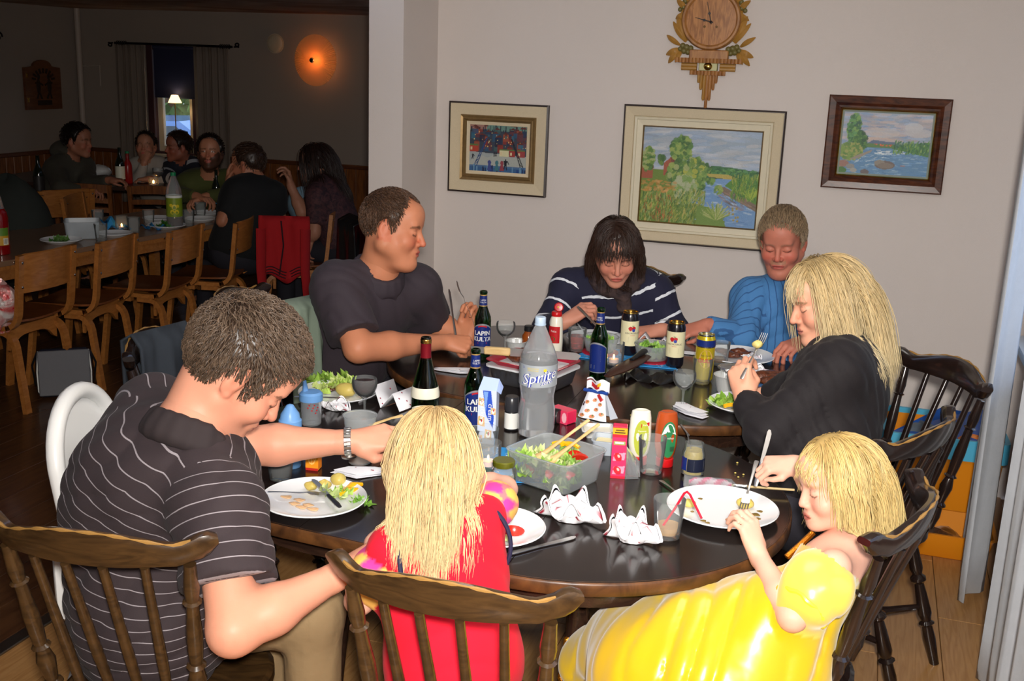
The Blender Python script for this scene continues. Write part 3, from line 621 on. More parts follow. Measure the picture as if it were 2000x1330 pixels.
for x, y, r_, c in ((.05, .15, .06, (150, 112, 100)), (.13, .11, .05, (140, 140, 136)), (.17, .05, .04, (160, 158, 150)), (.3, .03, .05, (104, 96, 96)), (.03, .04, .06, (70, 116, 56))): P.ell(x, y, r_, r_*.9, c)
P.ell(.52, .16, .115, .07, (112, 98, 92)); P.ell(.46, .19, .06, .05, (140, 132, 120)); P.ell(.53, .15, .09, .045, (128, 116, 106)); P.ell(.72, .16, .03, .012, (150, 120, 120))
o = P.mb().build('canvas', PAINTM, t, False); o.location = (0, -.006, 0)
# ---- carved wall clock
ck = thing('wall_clock', 'carved wooden wall clock with leaves and berries, without numerals', 'clock', (-.745, WY, 1.93)); 
cw = mat('carved_pine', S(176, 122, 66), .42, coat=.3, wood=(S(146, 94, 46), 3, 5), nstretch=(3, 1, 1.2)); cg = mat('gilded_carving', S(166, 120, 52), .45, nz=(20, .15)); berry = mat('olive_berries', S(112, 102, 56), .4, nz=(20, .15)); cface = mat('clock_face_pine', S(184, 124, 66), .35, coat=.4, wood=(S(140, 86, 38), 2.2, 6), nstretch=(9, 1, 1.6))
d = MB(); CR = .128
d.lathe([(CR, 0), (CR, .045), (CR-.006, .053), (CR-.014, .053), (CR-.02, .046), (CR-.022, .044)], 56, (0, 0, .06), (0, -1, 0)); d.build('case', cw, ck); MB().lathe([(CR-.02, .0448), (CR*.5, .0450), (.001, .0450)], 56, (0, 0, .06), (0, -1, 0), close=False).build('dial', cface, ck)
hm = mat('black_hands', S(34, 24, 20), .4, nz=(9, .1))
for ang, L_, wd in ((math.radians(104), .085, .0035), (math.radians(166), .07, .004)):
    v = V(math.cos(ang), 0, math.sin(ang)); c = V(0, -.0495, .05)
    q = MB().tube([c-v*.01, c+v*L_*.35, c+v*L_], [wd*.7, wd*.55, wd*.3], 6); q.lathe([(.006, -.001), (.006, .001)], 14, c+v*L_*.42, (0, -1, 0)); q.ell(c, (.006, .003, .006)); q.build('clock_hand', hm, ck)
for x in (-.026, .026): MB().lathe([(.0055, 0), (.0055, .003), (.003, .003)], 12, (x, -.0445, .03), (0, -1, 0)).build('winding_hole', mat('dark_brass', S(90, 66, 40), .3, .8, nz=(9, .1)), ck)
for k in range(12): a = k*PI/6; MB().box((.096*math.cos(a), -.0455, .06+.096*math.sin(a)), (.007, .0008, .0016), rot=RY(-a)).build('hour_mark', mat('dial_mark', S(160, 104, 52), .5, nz=(9, .1)), ck)
def leafm(p, d, L, wd, curl=.02, n=8):
    q = MB(); d = nrm(d); sd = nrm(np.cross(d, (0, -1, 0))); vs = []
    for i in range(n+1):
        u = i/n; w_ = wd*math.sin(PI*min(1, u*.93+.05))**.7; c = np.array(p)+d*L*u+V(0, -curl*math.sin(PI*u), 0)
        vs += [c-sd*w_, c+V(0, -.006, 0)*math.sin(PI*u), c+sd*w_, c+V(0, .004, 0)]
    fs = [(i*4+k, (i+1)*4+k, (i+1)*4+(k+1) % 4, i*4+(k+1) % 4) for i in range(n) for k in range(4)]; q.add(vs, fs); return q
for sx in (-1, 1):
    for (x, z, dx, dz, L_, wd) in ((.105, -.035, .9, 1.2, .105, .013), (.11, -.035, .55, 1.5, .12, .014), (.10, -.03, .15, 1.5, .10, .012), (.13, -.05, 1.2, .8, .075, .011), (.12, -.065, 1.3, -.5, .075, .015), (.13, -.07, .9, -1.1, .075, .013), (.12, -.07, .6, -1.2, .06, .011),
                                   (.10, .12, .5, 1.2, .07, .012), (.11, .1, .9, .8, .065, .012), (.115, .085, .7, -.4, .05, .011), (.09, .15, .2, 1, .06, .012), (.12, .11, .2, -1.3, .07, .011)):
        leafm((sx*x, -.02, z), (sx*dx, 0, dz), L_, wd).build('carved_leaf', cg, ck)
    for (x, z, r_) in ((.082, -.062, .013), (.10, -.058, .014), (.117, -.052, .013), (.093, -.078, .012), (.11, -.074, .013), (.128, -.066, .011), (.12, .135, .012), (.135, .12, .012), (.125, .11, .011), (.14, .10, .01)):
        MB().ell((sx*x, -.03, z), (r_, r_, r_), seg=10, ring=6).build('carved_berry', berry, ck)
sh = MB().box((0, -.022, -.088), (.085, .02, .022), bev=.004); sh.build('pedestal', cw, ck)
sh = MB(); 
for k in range(19): sh.lathe([(.0085, 0), (.0085, .02)], 8, ((k-9)*.0152, -.045, -.122))
sh.box((0, -.02, -.112), (.143, .026, .010)); sh.build('fluted_shelf', cw, ck)
for sx in (-1, 1):
    for z in (-.132, -.146): MB().tube([(sx*.05, -.022, z), (sx*.118, -.022, z)], .0095, 8).build('roll_moulding', cg, ck)
MB().box((0, -.018, -.138), (.04, .016, .017), bev=.003).build('cream_block', mat('cream_paint', S(196, 190, 140), .5, nz=(9, .05)), ck)
MB().ell((0, -.036, -.136), (.019, .012, .017)).build('brass_knob', brass, ck)
sh = MB()
for k in range(10): sh.lathe([(.0085, 0), (.0085, .018)], 8, ((k-4.5)*.0155, -.036, -.173))
sh.box((0, -.018, -.164), (.074, .02, .009)); sh.build('lower_fluted_shelf', cw, ck)
for k, (x, L_) in enumerate(((0, .155), (-.013, .11), (.013, .11), (-.027, .065), (.027, .065), (-.038, .035), (.038, .035))):
    MB().tube([(x, -.02, -.172), (x, -.02, -.172-L_+.008), (x, -.02, -.172-L_)], [.0075, .007, .004], 8).build('drop_finial', cg if k % 2 else cw, ck)
# ---- pleated wall lamp in the hall
lp = hw(622, 118); wlmp = thing('wall_lamp', 'round pleated wall lamp glowing amber on the hall wall', 'lamp', (lp[0]+.015, HY, lp[2]))
R0 = .205; sh = MB(); n = 150; vs = []
for r_, y in ((.022, -.15), (.09, -.125), (.15, -.105), (R0, -.085)):
    for k in range(n): a = 2*PI*k/n; vs.append((r_*math.cos(a), y+(.007 if k % 2 else -.007)*min(1, r_/.1), r_*math.sin(a)*1.08))
sh.add(vs, [(i*n+k, (i+1)*n+k, (i+1)*n+(k+1) % n, i*n+(k+1) % n) for i in range(3) for k in range(n)])
sm = bpy.data.materials.new('pleated_paper'); sm.use_nodes = True; nn_ = sm.node_tree.nodes; tl_ = nn_.new('ShaderNodeBsdfTranslucent'); df = nn_.new('ShaderNodeBsdfDiffuse'); mxs = nn_.new('ShaderNodeMixShader')
tl_.inputs[0].default_value = (*S(255, 206, 150), 1); df.inputs[0].default_value = (*S(236, 206, 160), 1); mxs.inputs[0].default_value = .55; nzz = nn_.new('ShaderNodeTexNoise'); nzz.inputs['Scale'].default_value = 20
sm.node_tree.links.new(df.outputs[0], mxs.inputs[1]); sm.node_tree.links.new(tl_.outputs[0], mxs.inputs[2]); sm.node_tree.links.new(mxs.outputs[0], nn_['Material Output'].inputs[0])
sh.build('pleated_shade', sm, wlmp, False)
MB().ell((0, -.16, 0), (.018, .012, .018)).build('shade_screw', mat('dark_metal', S(36, 22, 16), .4, .6, nz=(9, .1)), wlmp)
MB().tube([(0, -.155, 0), (0, -.09, 0)], .006, 8).build('stem', mat('dark_metal'), wlmp); MB().lathe([(.05, 0), (.05, .02), (.02, .03), (.016, .06)], 20, (0, 0, 0), (0, -1, 0)).build('wall_plate', mat('dark_metal'), wlmp)
MB().ell((.012, -.085, .0), (.018, .026, .018)).build('bulb', mat('warm_bulb', (1, .6, .25), .4, emit=((1, .42, .12), 50), nz=(3, .01)), wlmp)
# round vent disc, board, cable, curtain rod, curtains, blind
c = hw(538, 85); v_ = thing('wall_vent', 'pale round vent cover beside the curtain on the hall wall', 'vent', (c[0], HY, c[2]))
MB().lathe([(.078, 0), (.078, .015), (.07, .022), (.05, .026), (.001, .028)], 30, (0, 0, 0), (0, -1, 0)).build('cover', mat('vent_plastic', S(190, 170, 142), .5, nz=(9, .04)), v_); MB().lathe([(.086, 0), (.086, .006)], 30, (0, 0, 0), (0, -1, 0)).build('rim', mat('vent_plastic'), v_)
LX = -7.34
c0, c1 = PX(42, 118, LX), PX(118, 212, LX); cb = thing('carved_board', 'dark wooden board with an arched top and carved emblem on the left hall wall', 'plaque', (LX, (c0[1]+c1[1])/2, (c0[2]+c1[2])/2), PI/2)
w_, h_ = abs(c1[1]-c0[1]), abs(c1[2]-c0[2]); YZ = np.array([[1, 0, 0], [0, 0, -1], [0, 1, 0]])
arch = [(-w_/2, -h_/2), (w_/2, -h_/2), (w_/2, h_*.36), (w_*.32, h_*.38)]+[(w_*.26*math.cos(a), h_*.38+h_*.14*math.sin(a)) for a in np.linspace(.1, PI-.1, 9)]+[(-w_*.32, h_*.38), (-w_/2, h_*.36)]
MB().prism(arch, 0, .025, M=YZ).build('board', mat('brown_board', S(110, 66, 38), .45, wood=(S(90, 50, 28), 3, 2), nstretch=(1, 1, 5)), cb)
em = MB()
em.lathe([(.0, 0), (.0, 0)], 3)
for k in range(9): a = PI*(k+.5)/9; em.box((w_*.27*math.cos(a), -.028, h_*.10+h_*.2*math.sin(a)), (.009, .004, .022), rot=RY(PI/2-a))
for x in (-.07, .07): em.ell((x, -.028, -.01), (.028, .005, .07)); em.ell((x*.9, -.028, .075), (.02, .005, .022)); em.tube([(x*1.5, -.028, .02), (x, -.028, .03), (x*.2, -.028, .0)], .009, 6); em.tube([(x*1.3, -.028, -.12), (x, -.028, -.05), (x*.5, -.028, -.12)], .010, 6)
em.box((0, -.028, -h_*.36), (w_*.2, .004, .022), bev=.003); em.build('carved_emblem', mat('burnt_carving', S(44, 26, 18), .6, nz=(9, .1)), cb)
for z in (h_*.2, -h_*.3): MB().box((-w_*.45, -.028, z), (.006, .004, .02)).build('hinge', brass, cb)
pc = PX(152, 150, LX); y_ = pc[1]
tag(MB().tube([(LX+.03, y_, .86), (LX+.03, y_, CZ)], .028, 10).build('wall_pipe', mat('pale_pipe', S(176, 160, 146), .5, nz=(3, .03))), 'pale vertical pipe on the left hall wall beside the carved board', 'pipe')
a0, a1, a2 = hw(180, 130), hw(196, 128), hw(198, 168)
tag(MB().tube([a0+V(-.1, -.01, 0), a1+V(0, -.01, 0), a2+V(0, -.01, 0)], .006, 6).build('wall_cable', mat('pale_pipe')), 'thin pale cable bending down the corner of the hall wall', 'cable')
iron = mat('black_iron', S(22, 16, 20), .4, .5, nz=(9, .1))
r0, r1 = hw(236, 84), hw(464, 90); rod = thing('curtain_rod', 'black iron curtain rod with scrolled ends over the hall window', 'curtain rod', ((r0[0]+r1[0])/2, HY-.09, r0[2]), 0)
Lr = (r1[0]-r0[0])/2; MB().tube([(-Lr, 0, 0), (Lr, 0, 0)], .011, 8).build('rod', iron, rod)
for sx in (-1, 1): MB().tube([(sx*(Lr+.02+.05*k/14+.045*math.sin(k*.45)*(1-k/20)), 0, .0-.045*(1-math.cos(k*.45))*(1-k/22)*sx*-1*(.5)) for k in range(15)], .007, 6).build('scroll_finial', iron, rod); MB().tube([(sx*Lr*.8, .09, 0), (sx*Lr*.8, 0, 0)], .008, 6).build('bracket', iron, rod)
for k in range(10): MB().lathe([(.018, -.004), (.022, 0), (.018, .004)], 10, ((-Lr*.95+k*.022) if k < 5 else (Lr*.95-(k-5)*.022), 0, 0), (1, 0, 0), close=False).build('ring', iron, rod)
c = PX(2, 72, LX); tag(MB().tube([(LX+.06, c[1]-.1+.05*math.cos(k*.5)*(1-k/20), c[2]+.05*math.sin(k*.5)*(1-k/20)) for k in range(14)], .008, 6).build('curtain_finial', iron), 'black scroll end of a curtain rod at the left edge of the picture', 'curtain rod')
def curtain(name, label, p0, p1, z0, z1, m, folds, amp, th=.0015, group=None, flare=0):
    p0, p1 = V(*p0, 0), V(*p1, 0); t = nrm(p1-p0); nn = V(-t[1], t[0], 0); L = np.linalg.norm(p1-p0); nx = folds*10; nz = 14; q = MB(); vs = []
    for j in range(nz+1):
        v = j/nz; z = z0+(z1-z0)*v
        for i in range(nx+1):
            u = i/nx; a = amp*(1-.45*v)*math.sin(u*folds*2*PI+.5*math.sin(5*u+2*v))+amp*.35*math.sin(u*folds*4.7*PI+1)
            vs.append(p0+t*(L*u*(1+flare*(1-v))+amp*.25*math.cos(u*folds*2*PI+v))+nn*a+V(0, 0, z))
    q.add(vs, [(j*(nx+1)+i, j*(nx+1)+i+1, (j+1)*(nx+1)+i+1, (j+1)*(nx+1)+i) for j in range(nz) for i in range(nx)])
    o = q.build(name, m, None, 80); md = o.modifiers.new('thickness', 'SOLIDIFY'); md.thickness = th*2; return tag(o, label, 'curtain', group)
sheer = mat('pale_hall_curtain', S(124, 110, 98), .85, nz=(4, .05), bump=(300, .3, .001))
for (a, b_, lb) in ((240, 298, 'pale curtain hanging left of the hall window'), (390, 458, 'pale curtain hanging right of the hall window')):
    x0, x1 = hw(a, 200)[0], hw(b_, 200)[0]; curtain('curtain', lb, (x0, HY-.09), (x1, HY-.09), .35, r0[2]-.012, sheer, 5, .018, group='hall curtains')
navy = mat('navy_blind_cloth', S(28, 30, 58), .85, nz=(5, .08))
x0, x1 = hw(306, 100)[0], hw(386, 100)[0]; z0, z1 = hw(345, 190)[2], hw(345, 92)[2]
rb = thing('roller_blind', 'dark navy roller blind half down in the hall window', 'blind', ((x0+x1)/2, HY-.05, z1)); hwb = (x1-x0)/2
MB().box((0, 0, (z0-z1)/2), (hwb, .0015, (z1-z0)/2)).build('cloth', navy, rb); MB().tube([(-hwb, 0, 0), (hwb, 0, 0)], .018, 12).build('roller', navy, rb); MB().box((0, 0, z0-z1), (hwb, .004, .008), bev=.002).build('hem_bar', navy, rb)
c = hw(354, 196); wlm = thing('window_lamp', 'small lit window lamp with a cream shade below the navy blind', 'lamp', (c[0], HY-.10, wz0))
zt = c[2]-wz0
MB().lathe([(.030, zt+.05), (.062, zt-.02)], 20, close=False).build('lamp_shade', mat('lit_cream_shade', S(255, 226, 160), .6, emit=((1, .72, .32), 2.6), nz=(3, .02)), wlm)
MB().tube([(0, 0, .01), (0, 0, zt)], .005, 8).build('stem', brass, wlm); MB().lathe([(.05, 0), (.045, .012), (.01, .02)], 16).build('base', brass, wlm); MB().ell((0, 0, zt+.02), (.018, .018, .026)).build('bulb', mat('white_bulb', (1, 1, 1), .4, emit=((1, .9, .75), 30), nz=(3, .01)), wlm)
# ---- light grey curtains at the right, radiator, toy box
gc = mat('light_grey_curtain', S(178, 182, 188), .65, nz=(22, .09), bump=(90, .35, .001, 'vor'), sheen=.3)
curtain('curtain', 'light grey patterned curtain beside the toy box, the far one of the window pair', (.46, 3.78), (.56, 4.62), .03, 2.25, gc, 4, .035, group='grey window curtains')
curtain('curtain', 'light grey patterned curtain at the right edge, the near one of the window pair', (.475, 2.45), (.50, 3.42), .03, 2.25, gc, 5, .030, group='grey window curtains')
tag(MB().tube([(.52, 1.4, 2.27), (.52, 4.75, 2.27)], .012, 10).build('curtain_rail', chrome), 'steel curtain rail over the right-hand window', 'curtain rod')
rad = thing('radiator', 'white panel radiator under the window behind the grey curtains', 'radiator', (.64, 3.4, .12)); wenam = mat('radiator_enamel', S(226, 226, 224), .3, nz=(3, .02))
MB().box((0, 0, .3), (.018, .75, .3), bev=.006).build('front_panel', wenam, rad)
for k in range(30): MB().box((-.024, -.72+k*.0497, .3), (.008, .010, .27), bev=.004).build('fin', wenam, rad)
MB().box((.0, 0, .605), (.04, .75, .006), bev=.002).build('top_grille', wenam, rad)
for k in range(44): MB().box((0, -.73+k*.034, .613), (.035, .004, .003)).build('grille_bar', dkline, rad)
for y in (-.6, .6): MB().tube([(0, y, .02), (0, y, -.12)], .01, 8).build('pipe', wenam, rad)
# ================================================================== ON THE TABLES
T = .7305
def on(px, py, z=T): return PZ(px, py, z)
china = mat('white_china', S(236, 238, 240), .12, coat=.4, nz=(5, .01)); silver = mat('cutlery_steel', S(205, 203, 200), .34, 1, nz=(50, .05))
green_gl = mat('green_bottle_glass', S(26, 120, 50), .03, trans=1, ior=1.5, nz=(5, .01)); dgreen_gl = mat('dark_green_bottle_glass', S(60, 110, 40), .03, trans=1, ior=1.5, nz=(5, .01))
lett = mat('lettuce_leaf', S(158, 192, 84), .45, attr='Col', nz=(60, .25), bump=(70, .4, .002)); potm = mat('boiled_potato', S(206, 184, 96), .4, nz=(25, .12), bump=(60, .2, .001)); tom = mat('tomato_red', S(206, 40, 24), .25, nz=(30, .15), coat=.3)
pepm = mat('yellow_pepper', S(240, 178, 20), .22, coat=.4, nz=(20, .06)); meatm = mat('grilled_meat', S(112, 56, 28), .35, wood=(S(60, 28, 16), 30, 2), bump=(60, .9, .006), coat=.3); redpl = mat('red_plastic', S(196, 22, 26), .3, nz=(5, .02)); whitepl = mat('white_plastic', S(228, 228, 226), .3, nz=(5, .02))
paper = mat('white_paper_napkin', S(240, 240, 244), .8, attr='Col', nz=(8, .02)); black_pl = mat('black_plastic', S(26, 26, 28), .35, nz=(9, .05)); foil = mat('aluminium_foil', S(205, 205, 205), .25, .95, bump=(50, 1, .004), nz=(9, .03)); clearbox = mat('frosted_plastic', S(240, 246, 247), .25, trans=.80, ior=1.10, nz=(5, .02))
def plate(label, p, r, group='white plates on the dark tables', rim=None, sx=1):
    t = thing('plate', label, 'plate', p, 0, group)
    q = MB().lathe([(.001, .003), (r*.62, .003), (r*.66, 0), (r*.70, .002), (r*.93, .015), (r, .019), (r-.001, .0215), (r*.92, .0185), (r*.70, .007), (r*.6, .0058), (.001, .0058)], 56); q.xf(np.diag([sx, 1, 1])); q.build('dish', china, t, 50)
    MB().lathe([(r-.004, .0205), (r-.001, .0222), (r+.0006, .0205), (r-.0005, .019)], 56, close=False).xf(np.diag([sx, 1, 1])).build('rim', rim or china, t, 50); return t
cutn = [0]
def fork(label, p, ang, tilt=0, roll=0, L=.19, group='steel cutlery', M=None):
    t = thing('fork', label, 'fork', p, 0, group); k = L/.19
    h = MB().tube(spline([(0, 0, 0), (.03, 0, .003), (.07, 0, .0045), (.105, 0, .004), (.125, 0, .0065)], 4), [.006, .007, .0065, .006, .0055, .0045, .004, .0036, .0034, .0032, .003, .003, .003, .003, .0032, .0034, .004][:17], 8, flat=(1, .22))
    g = MB().tube(spline([(.123, 0, .0065), (.137, 0, .004), (.152, 0, .002)], 4), [.004, .007, .010, .0115, .012, .0122, .012, .0118, .0115][:9], 8, flat=(1, .14))
    for i in range(4): y = (i-1.5)*.0066; g.tube([(.150, y, .002), (.17, y, .003), (.19, y*.96, .0075)], [.0018, .0016, .0008], 5)
    R_ = (M if M is not None else RZ(ang) @ RY(-tilt) @ RX(roll)) @ np.diag([k, k, k])
    h.xf(R_).build('handle', silver, t); g.xf(R_).build('tines', silver, t); return t
def knife(label, p, ang, tilt=0, roll=0, hm=None, L=.21, group='steel cutlery', M=None):
    t = thing('knife', label, 'knife', p, 0, group); k = L/.21
    h = MB().tube([(0, 0, .003), (.02, 0, .0035), (.06, 0, .0035), (.09, 0, .003)], [.006, .0085, .0075, .006], 8, flat=(1, .42))
    pl = [(.088, -.005), (.16, -.009), (.195, -.0085), (.208, -.003), (.21, .004), (.20, .0075), (.088, .006)]
    b = MB().prism(pl, .0022, .0038); R_ = (M if M is not None else RZ(ang) @ RY(-tilt) @ RX(roll)) @ np.diag([k, k, k])
    h.xf(R_).build('handle', hm or silver, t); b.xf(R_).build('blade', silver, t); return t
def leafy(label, p, r, n=7, cols=((170, 204, 92), (140, 184, 70), (196, 214, 140)), h=.03, cat='lettuce', name='lettuce', grp='lettuce on the plates'):
    q = MB()
    for _ in range(n):
        a0 = random.uniform(0, 2*PI); c = V(random.uniform(-.5, .5)*r, random.uniform(-.5, .5)*r, random.uniform(.002, h*.6)); R_ = RZ(a0) @ RX(random.uniform(-.7, .7)) @ RY(random.uniform(-.7, .7)); rr = r*random.uniform(.35, .6); col = S(*random.choice(cols)); vs = [c]; cs = [col]; m_ = 16
        for ring in (.5, 1):
            for k in range(m_):
                a = 2*PI*k/m_; f = ring*rr*(1+.15*math.sin(3*a+a0)); vs.append(c+R_ @ V(f*math.cos(a), f*math.sin(a)*.7, ring*.012*math.sin(7*a+a0)+.25*f*ring)); cs.append([x*(.8 if ring < 1 else 1.05) for x in col])
        fs = [(0, 1+k, 1+(k+1) % m_) for k in range(m_)]+[(1+k, 1+m_+k, 1+m_+(k+1) % m_, 1+(k+1) % m_) for k in range(m_)]
        q.add(vs, fs, 0, cs)
    zmin = min(v[2] for v in q.v); q.v = [(x, y, max(z-zmin*.0, .0006)) for x, y, z in q.v]
    o = q.build(name, lett, None, 80, p); return tag(o, label, cat, grp)
def lump(name, label, cat, p, r, m, wob=.06, grp=None, rot=None):
    o = MB().ell((0, 0, r[2]), r, rot, 18, 12, wob=wob).build(name, m, None, 80, p); return tag(o, label, cat, grp)
def meat(name, label, p, L, w, h, ang=0, m=meatm, grp='grilled meat pieces'):
    q = MB(); n = 14; sg = 12; vs = []
    ph = random.random()*9
    for i in range(n+1):
        u = i/n; s = max(.05, math.sin(PI*min(max(u, .02), .98)))**.45
        for k in range(sg):
            a = 2*PI*k/sg; j = 1+.14*math.sin(9*u+2*a+ph)+.08*math.sin(17*u-3*a+ph); vs.append(((u-.5)*L, w*s*j*math.cos(a), h+h*s*j*math.sin(a)))
    q.add(vs, [(i*sg+k, i*sg+(k+1) % sg, (i+1)*sg+(k+1) % sg, (i+1)*sg+k) for i in range(n) for k in range(sg)]+[tuple(range(sg))[::-1], tuple(n*sg+k for k in range(sg))]); q.xf(RZ(ang))
    o = q.build(name, m, None, 80, p); return tag(o, label, 'meat', grp)
def crumple(label, p, r, h, seed, spots=7, pts=6, spread=1.25):      # a crumpled paper napkin standing open
    rs = random.Random(seed); q = MB(); n = 72; rings = 14; vs = []; cs = []
    sp = [(rs.uniform(0, 2*PI), rs.uniform(.25, .95), rs.uniform(.05, .09)) for _ in range(spots)]
    for i in range(rings+1):
        u = i/rings
        for k in range(n):
            a = 2*PI*k/n; saw = (.5+.5*math.cos(pts*a+.5*math.sin(2*a+seed)))**1.4; wing = math.exp(-((abs(math.cos(a+.12))-1)/.035)**2)
            wr = r*(.42+.42*u)*(1+.07*math.sin(3*a+seed)+.03*math.sin(11*a+6*u))*(1+.55*u*wing*(spread-.6)); zz = h*(u**.85)*(.30+.72*saw)*(1-.85*wing)
            vs.append((wr*math.cos(a), wr*math.sin(a)*.85, max(.0012, zz+.0025*math.sin(9*a+seed+7*u)*u)))
            c = (1, 1, 1)
            for (sa, su, sr) in sp:
                if math.hypot((math.atan2(math.sin(a-sa), math.cos(a-sa)))*.9, (u-su)*1.1) < sr*1.3: c = S(170, 30, 56)
            cs.append(tuple(x*y for x, y in zip(S(244, 244, 247), (1, 1, 1))) if c == (1, 1, 1) else c)
    m_ = len(vs); vs.append((0, 0, h*.42)); cs.append(S(244, 244, 247))
    fs = [(i*n+k, i*n+(k+1) % n, (i+1)*n+(k+1) % n, (i+1)*n+k) for i in range(rings) for k in range(n)]
    # inner fill
    vs2 = []
    for (f, z) in ((.62, .52), (.3, .62)):
        for k in range(n): a = 2*PI*k/n; vs2.append((r*f*math.cos(a)*(1+.1*math.sin(5*a)), r*f*math.sin(a)*.9*(1+.1*math.sin(4*a)), h*z*(1+.25*math.sin(3*a+seed+f*9)))); cs.append(S(240, 240, 244) if (k+seed) % 13 else S(170, 30, 56))
    b = len(vs); vs += vs2; t0 = rings*n
    # fold inner from mid wall
    fs += [((rings-2)*n+k, (rings-2)*n+(k+1) % n, b+(k+1) % n, b+k) for k in range(n)]+[(b+k, b+(k+1) % n, b+n+(k+1) % n, b+n+k) for k in range(n)]+[(b+n+k, b+n+(k+1) % n, m_) for k in range(n)]
    q.add(vs, fs, 0, cs); o = q.build('paper_napkin', paper, None, 60, p); return tag(o, label, 'napkin', 'paper napkins with red dots')
def flatnap(label, p, poly, ang=0, h=.006, spots=4, fold=True):
    q = MB(); rs = random.Random(len(label)); c = np.mean(poly, 0); n = len(poly)
    for lay in range(3):
        j = [(x*(1-lay*.06)+rs.uniform(-.004, .004), y*(1-lay*.06)+rs.uniform(-.004, .004)) for x, y in poly]; z = .001+lay*h/2.4
        vs = [(x, y, z+rs.uniform(0, .003)) for x, y in j]+[(x, y, z+.0016) for x, y in j]+[(c[0]*1.02, c[1], z+.004+lay*.001)]
        q.add(vs, [(i, (i+1) % n, n+(i+1) % n, n+i) for i in range(n)]+[(n+i, n+(i+1) % n, 2*n) for i in range(n)]+[tuple(range(n))[::-1]], 0, S(242, 242, 246))
    for _ in range(spots): w1 = rs.random(); pp = np.array(poly[rs.randrange(n)])*.6*w1+c*(1-w1); q.lathe([(.0028, 0), (.001, .0006)], 7, (pp[0], pp[1], h+.0035), col=S(150, 30, 60))
    q.xf(RZ(ang)); o = q.build('paper_napkin', paper, None, 25, p); return tag(o, label, 'napkin', 'paper napkins with red dots')
def tumbler(label, p, r=.037, h=.092, liquid=None, fill=.35, fluted=True, group='drinking glasses on the round tables', name='drinking_glass'):
    t = thing(name, label, 'glass', p, 0, group); fl = (lambda a, u: -.045*(.5+.5*math.cos(a*2*PI*10))*(1 if .02 < u < .45 else 0)) if fluted else None
    q = MB(); rb = r*.78; th = .0022
    prof = [(rb-.003, 0), (rb, .003), (rb+(r-rb)*.3, h*.3), (rb+(r-rb)*.66, h*.66), (r, h-.001), (r-th*.5, h), (r-th, h-.001), (rb+(r-rb)*.66-th, h*.66), (rb+(r-rb)*.3-th, h*.3), (rb-th, .012), (.001, .010)]
    q.lathe(prof, 40, flute=fl); q.build('glass_body', GLASS, t, 50)
    if liquid:
        z1 = .012+(h-.012)*fill; rr = lambda z: rb+(r-rb)*z/h-th-.0006; MB().lathe([(.001, .0108), (rr(.013)-.0015, .0115), (rr(z1*.5), z1*.5), (rr(z1), z1), (.001, z1)], 30).build('drink', liquid, t, 50)
    return t
def wineglass(label, p, R_=.037, H_=.145, liquid=None, fill=.4):
    t = thing('wine_glass', label, 'glass', p, 0, 'stemmed wine glasses'); b = H_*.46
    o = [(.001, 0), (.032, .001), (.033, .0025), (.012, .006), (.004, .014), (.0035, b*.6), (.005, b*.93), (.012, b)]; bowl = [(R_*math.sin(a)*1.0, b+R_*1.15-R_*1.15*math.cos(a)) for a in np.linspace(.35, 1.9, 12)]
    inn = [(x-.0012, z+.0006) for x, z in bowl][::-1]; MB().lathe(o+bowl+inn+[(.001, b+.004)], 36).build('glass_body', GLASS, t, 50)
    if liquid: 
        lv = [(x-.0018, z+.0008) for x, z in bowl if z < b+(H_-b)*fill]; MB().lathe([(.001, b+.0045)]+lv+[(.001, lv[-1][1])], 30).build('wine', liquid, t, 50)
    return t
redwine = mat('red_wine', S(70, 4, 14), .02, trans=.7, ior=1.33, nz=(5, .01)); cola = mat('dark_cola', S(24, 8, 6), .03, trans=.4, ior=1.33, nz=(5, .01)); rose = mat('pink_drink', S(232, 96, 80), .03, trans=.9, ior=1.33, nz=(5, .01)); beige = mat('beige_drink', S(196, 158, 110), .1, trans=.3, nz=(5, .01)); amber = mat('amber_drink', S(140, 90, 30), .05, trans=.8, ior=1.33, nz=(5, .01))
lblue = mat('navy_label', S(22, 42, 112), .35, nz=(5, .03)); lwhite = mat('white_print', S(232, 232, 226), .4, nz=(5, .02)); lgold = mat('gold_print', S(196, 160, 90), .35, .4, nz=(5, .02)); lred = mat('red_print', S(190, 30, 36), .4, nz=(5, .02)); ldark = mat('dark_print', S(40, 36, 34), .5, nz=(5, .02)); lcream = mat('cream_label', S(226, 218, 176), .5, nz=(5, .02)); lsil = mat('silver_print', S(180, 184, 190), .3, .6, nz=(5, .02))
def arc_label(R_, z0, z1, a0, wdeg, m, parent, name='label', top=None, n=20):
    q = MB(); w = math.radians(wdeg)/2; vs = []
    for i in range(n+1):
        a = a0-w+2*w*i/n; zt = z1+(top((i/n)*2-1) if top else 0); vs += [(R_*math.cos(a), R_*math.sin(a), z0), (R_*math.cos(a), R_*math.sin(a), (z0+zt)/2), (R_*math.cos(a), R_*math.sin(a), zt)]
    q.add(vs, [(i*3+k, (i+1)*3+k, (i+1)*3+k+1, i*3+k+1) for i in range(n) for k in (0, 1)]); return q.build(name, m, parent, 80)
def facing(p, off=0): return math.atan2(-p[1], -p[0])+off     # angle towards the camera side
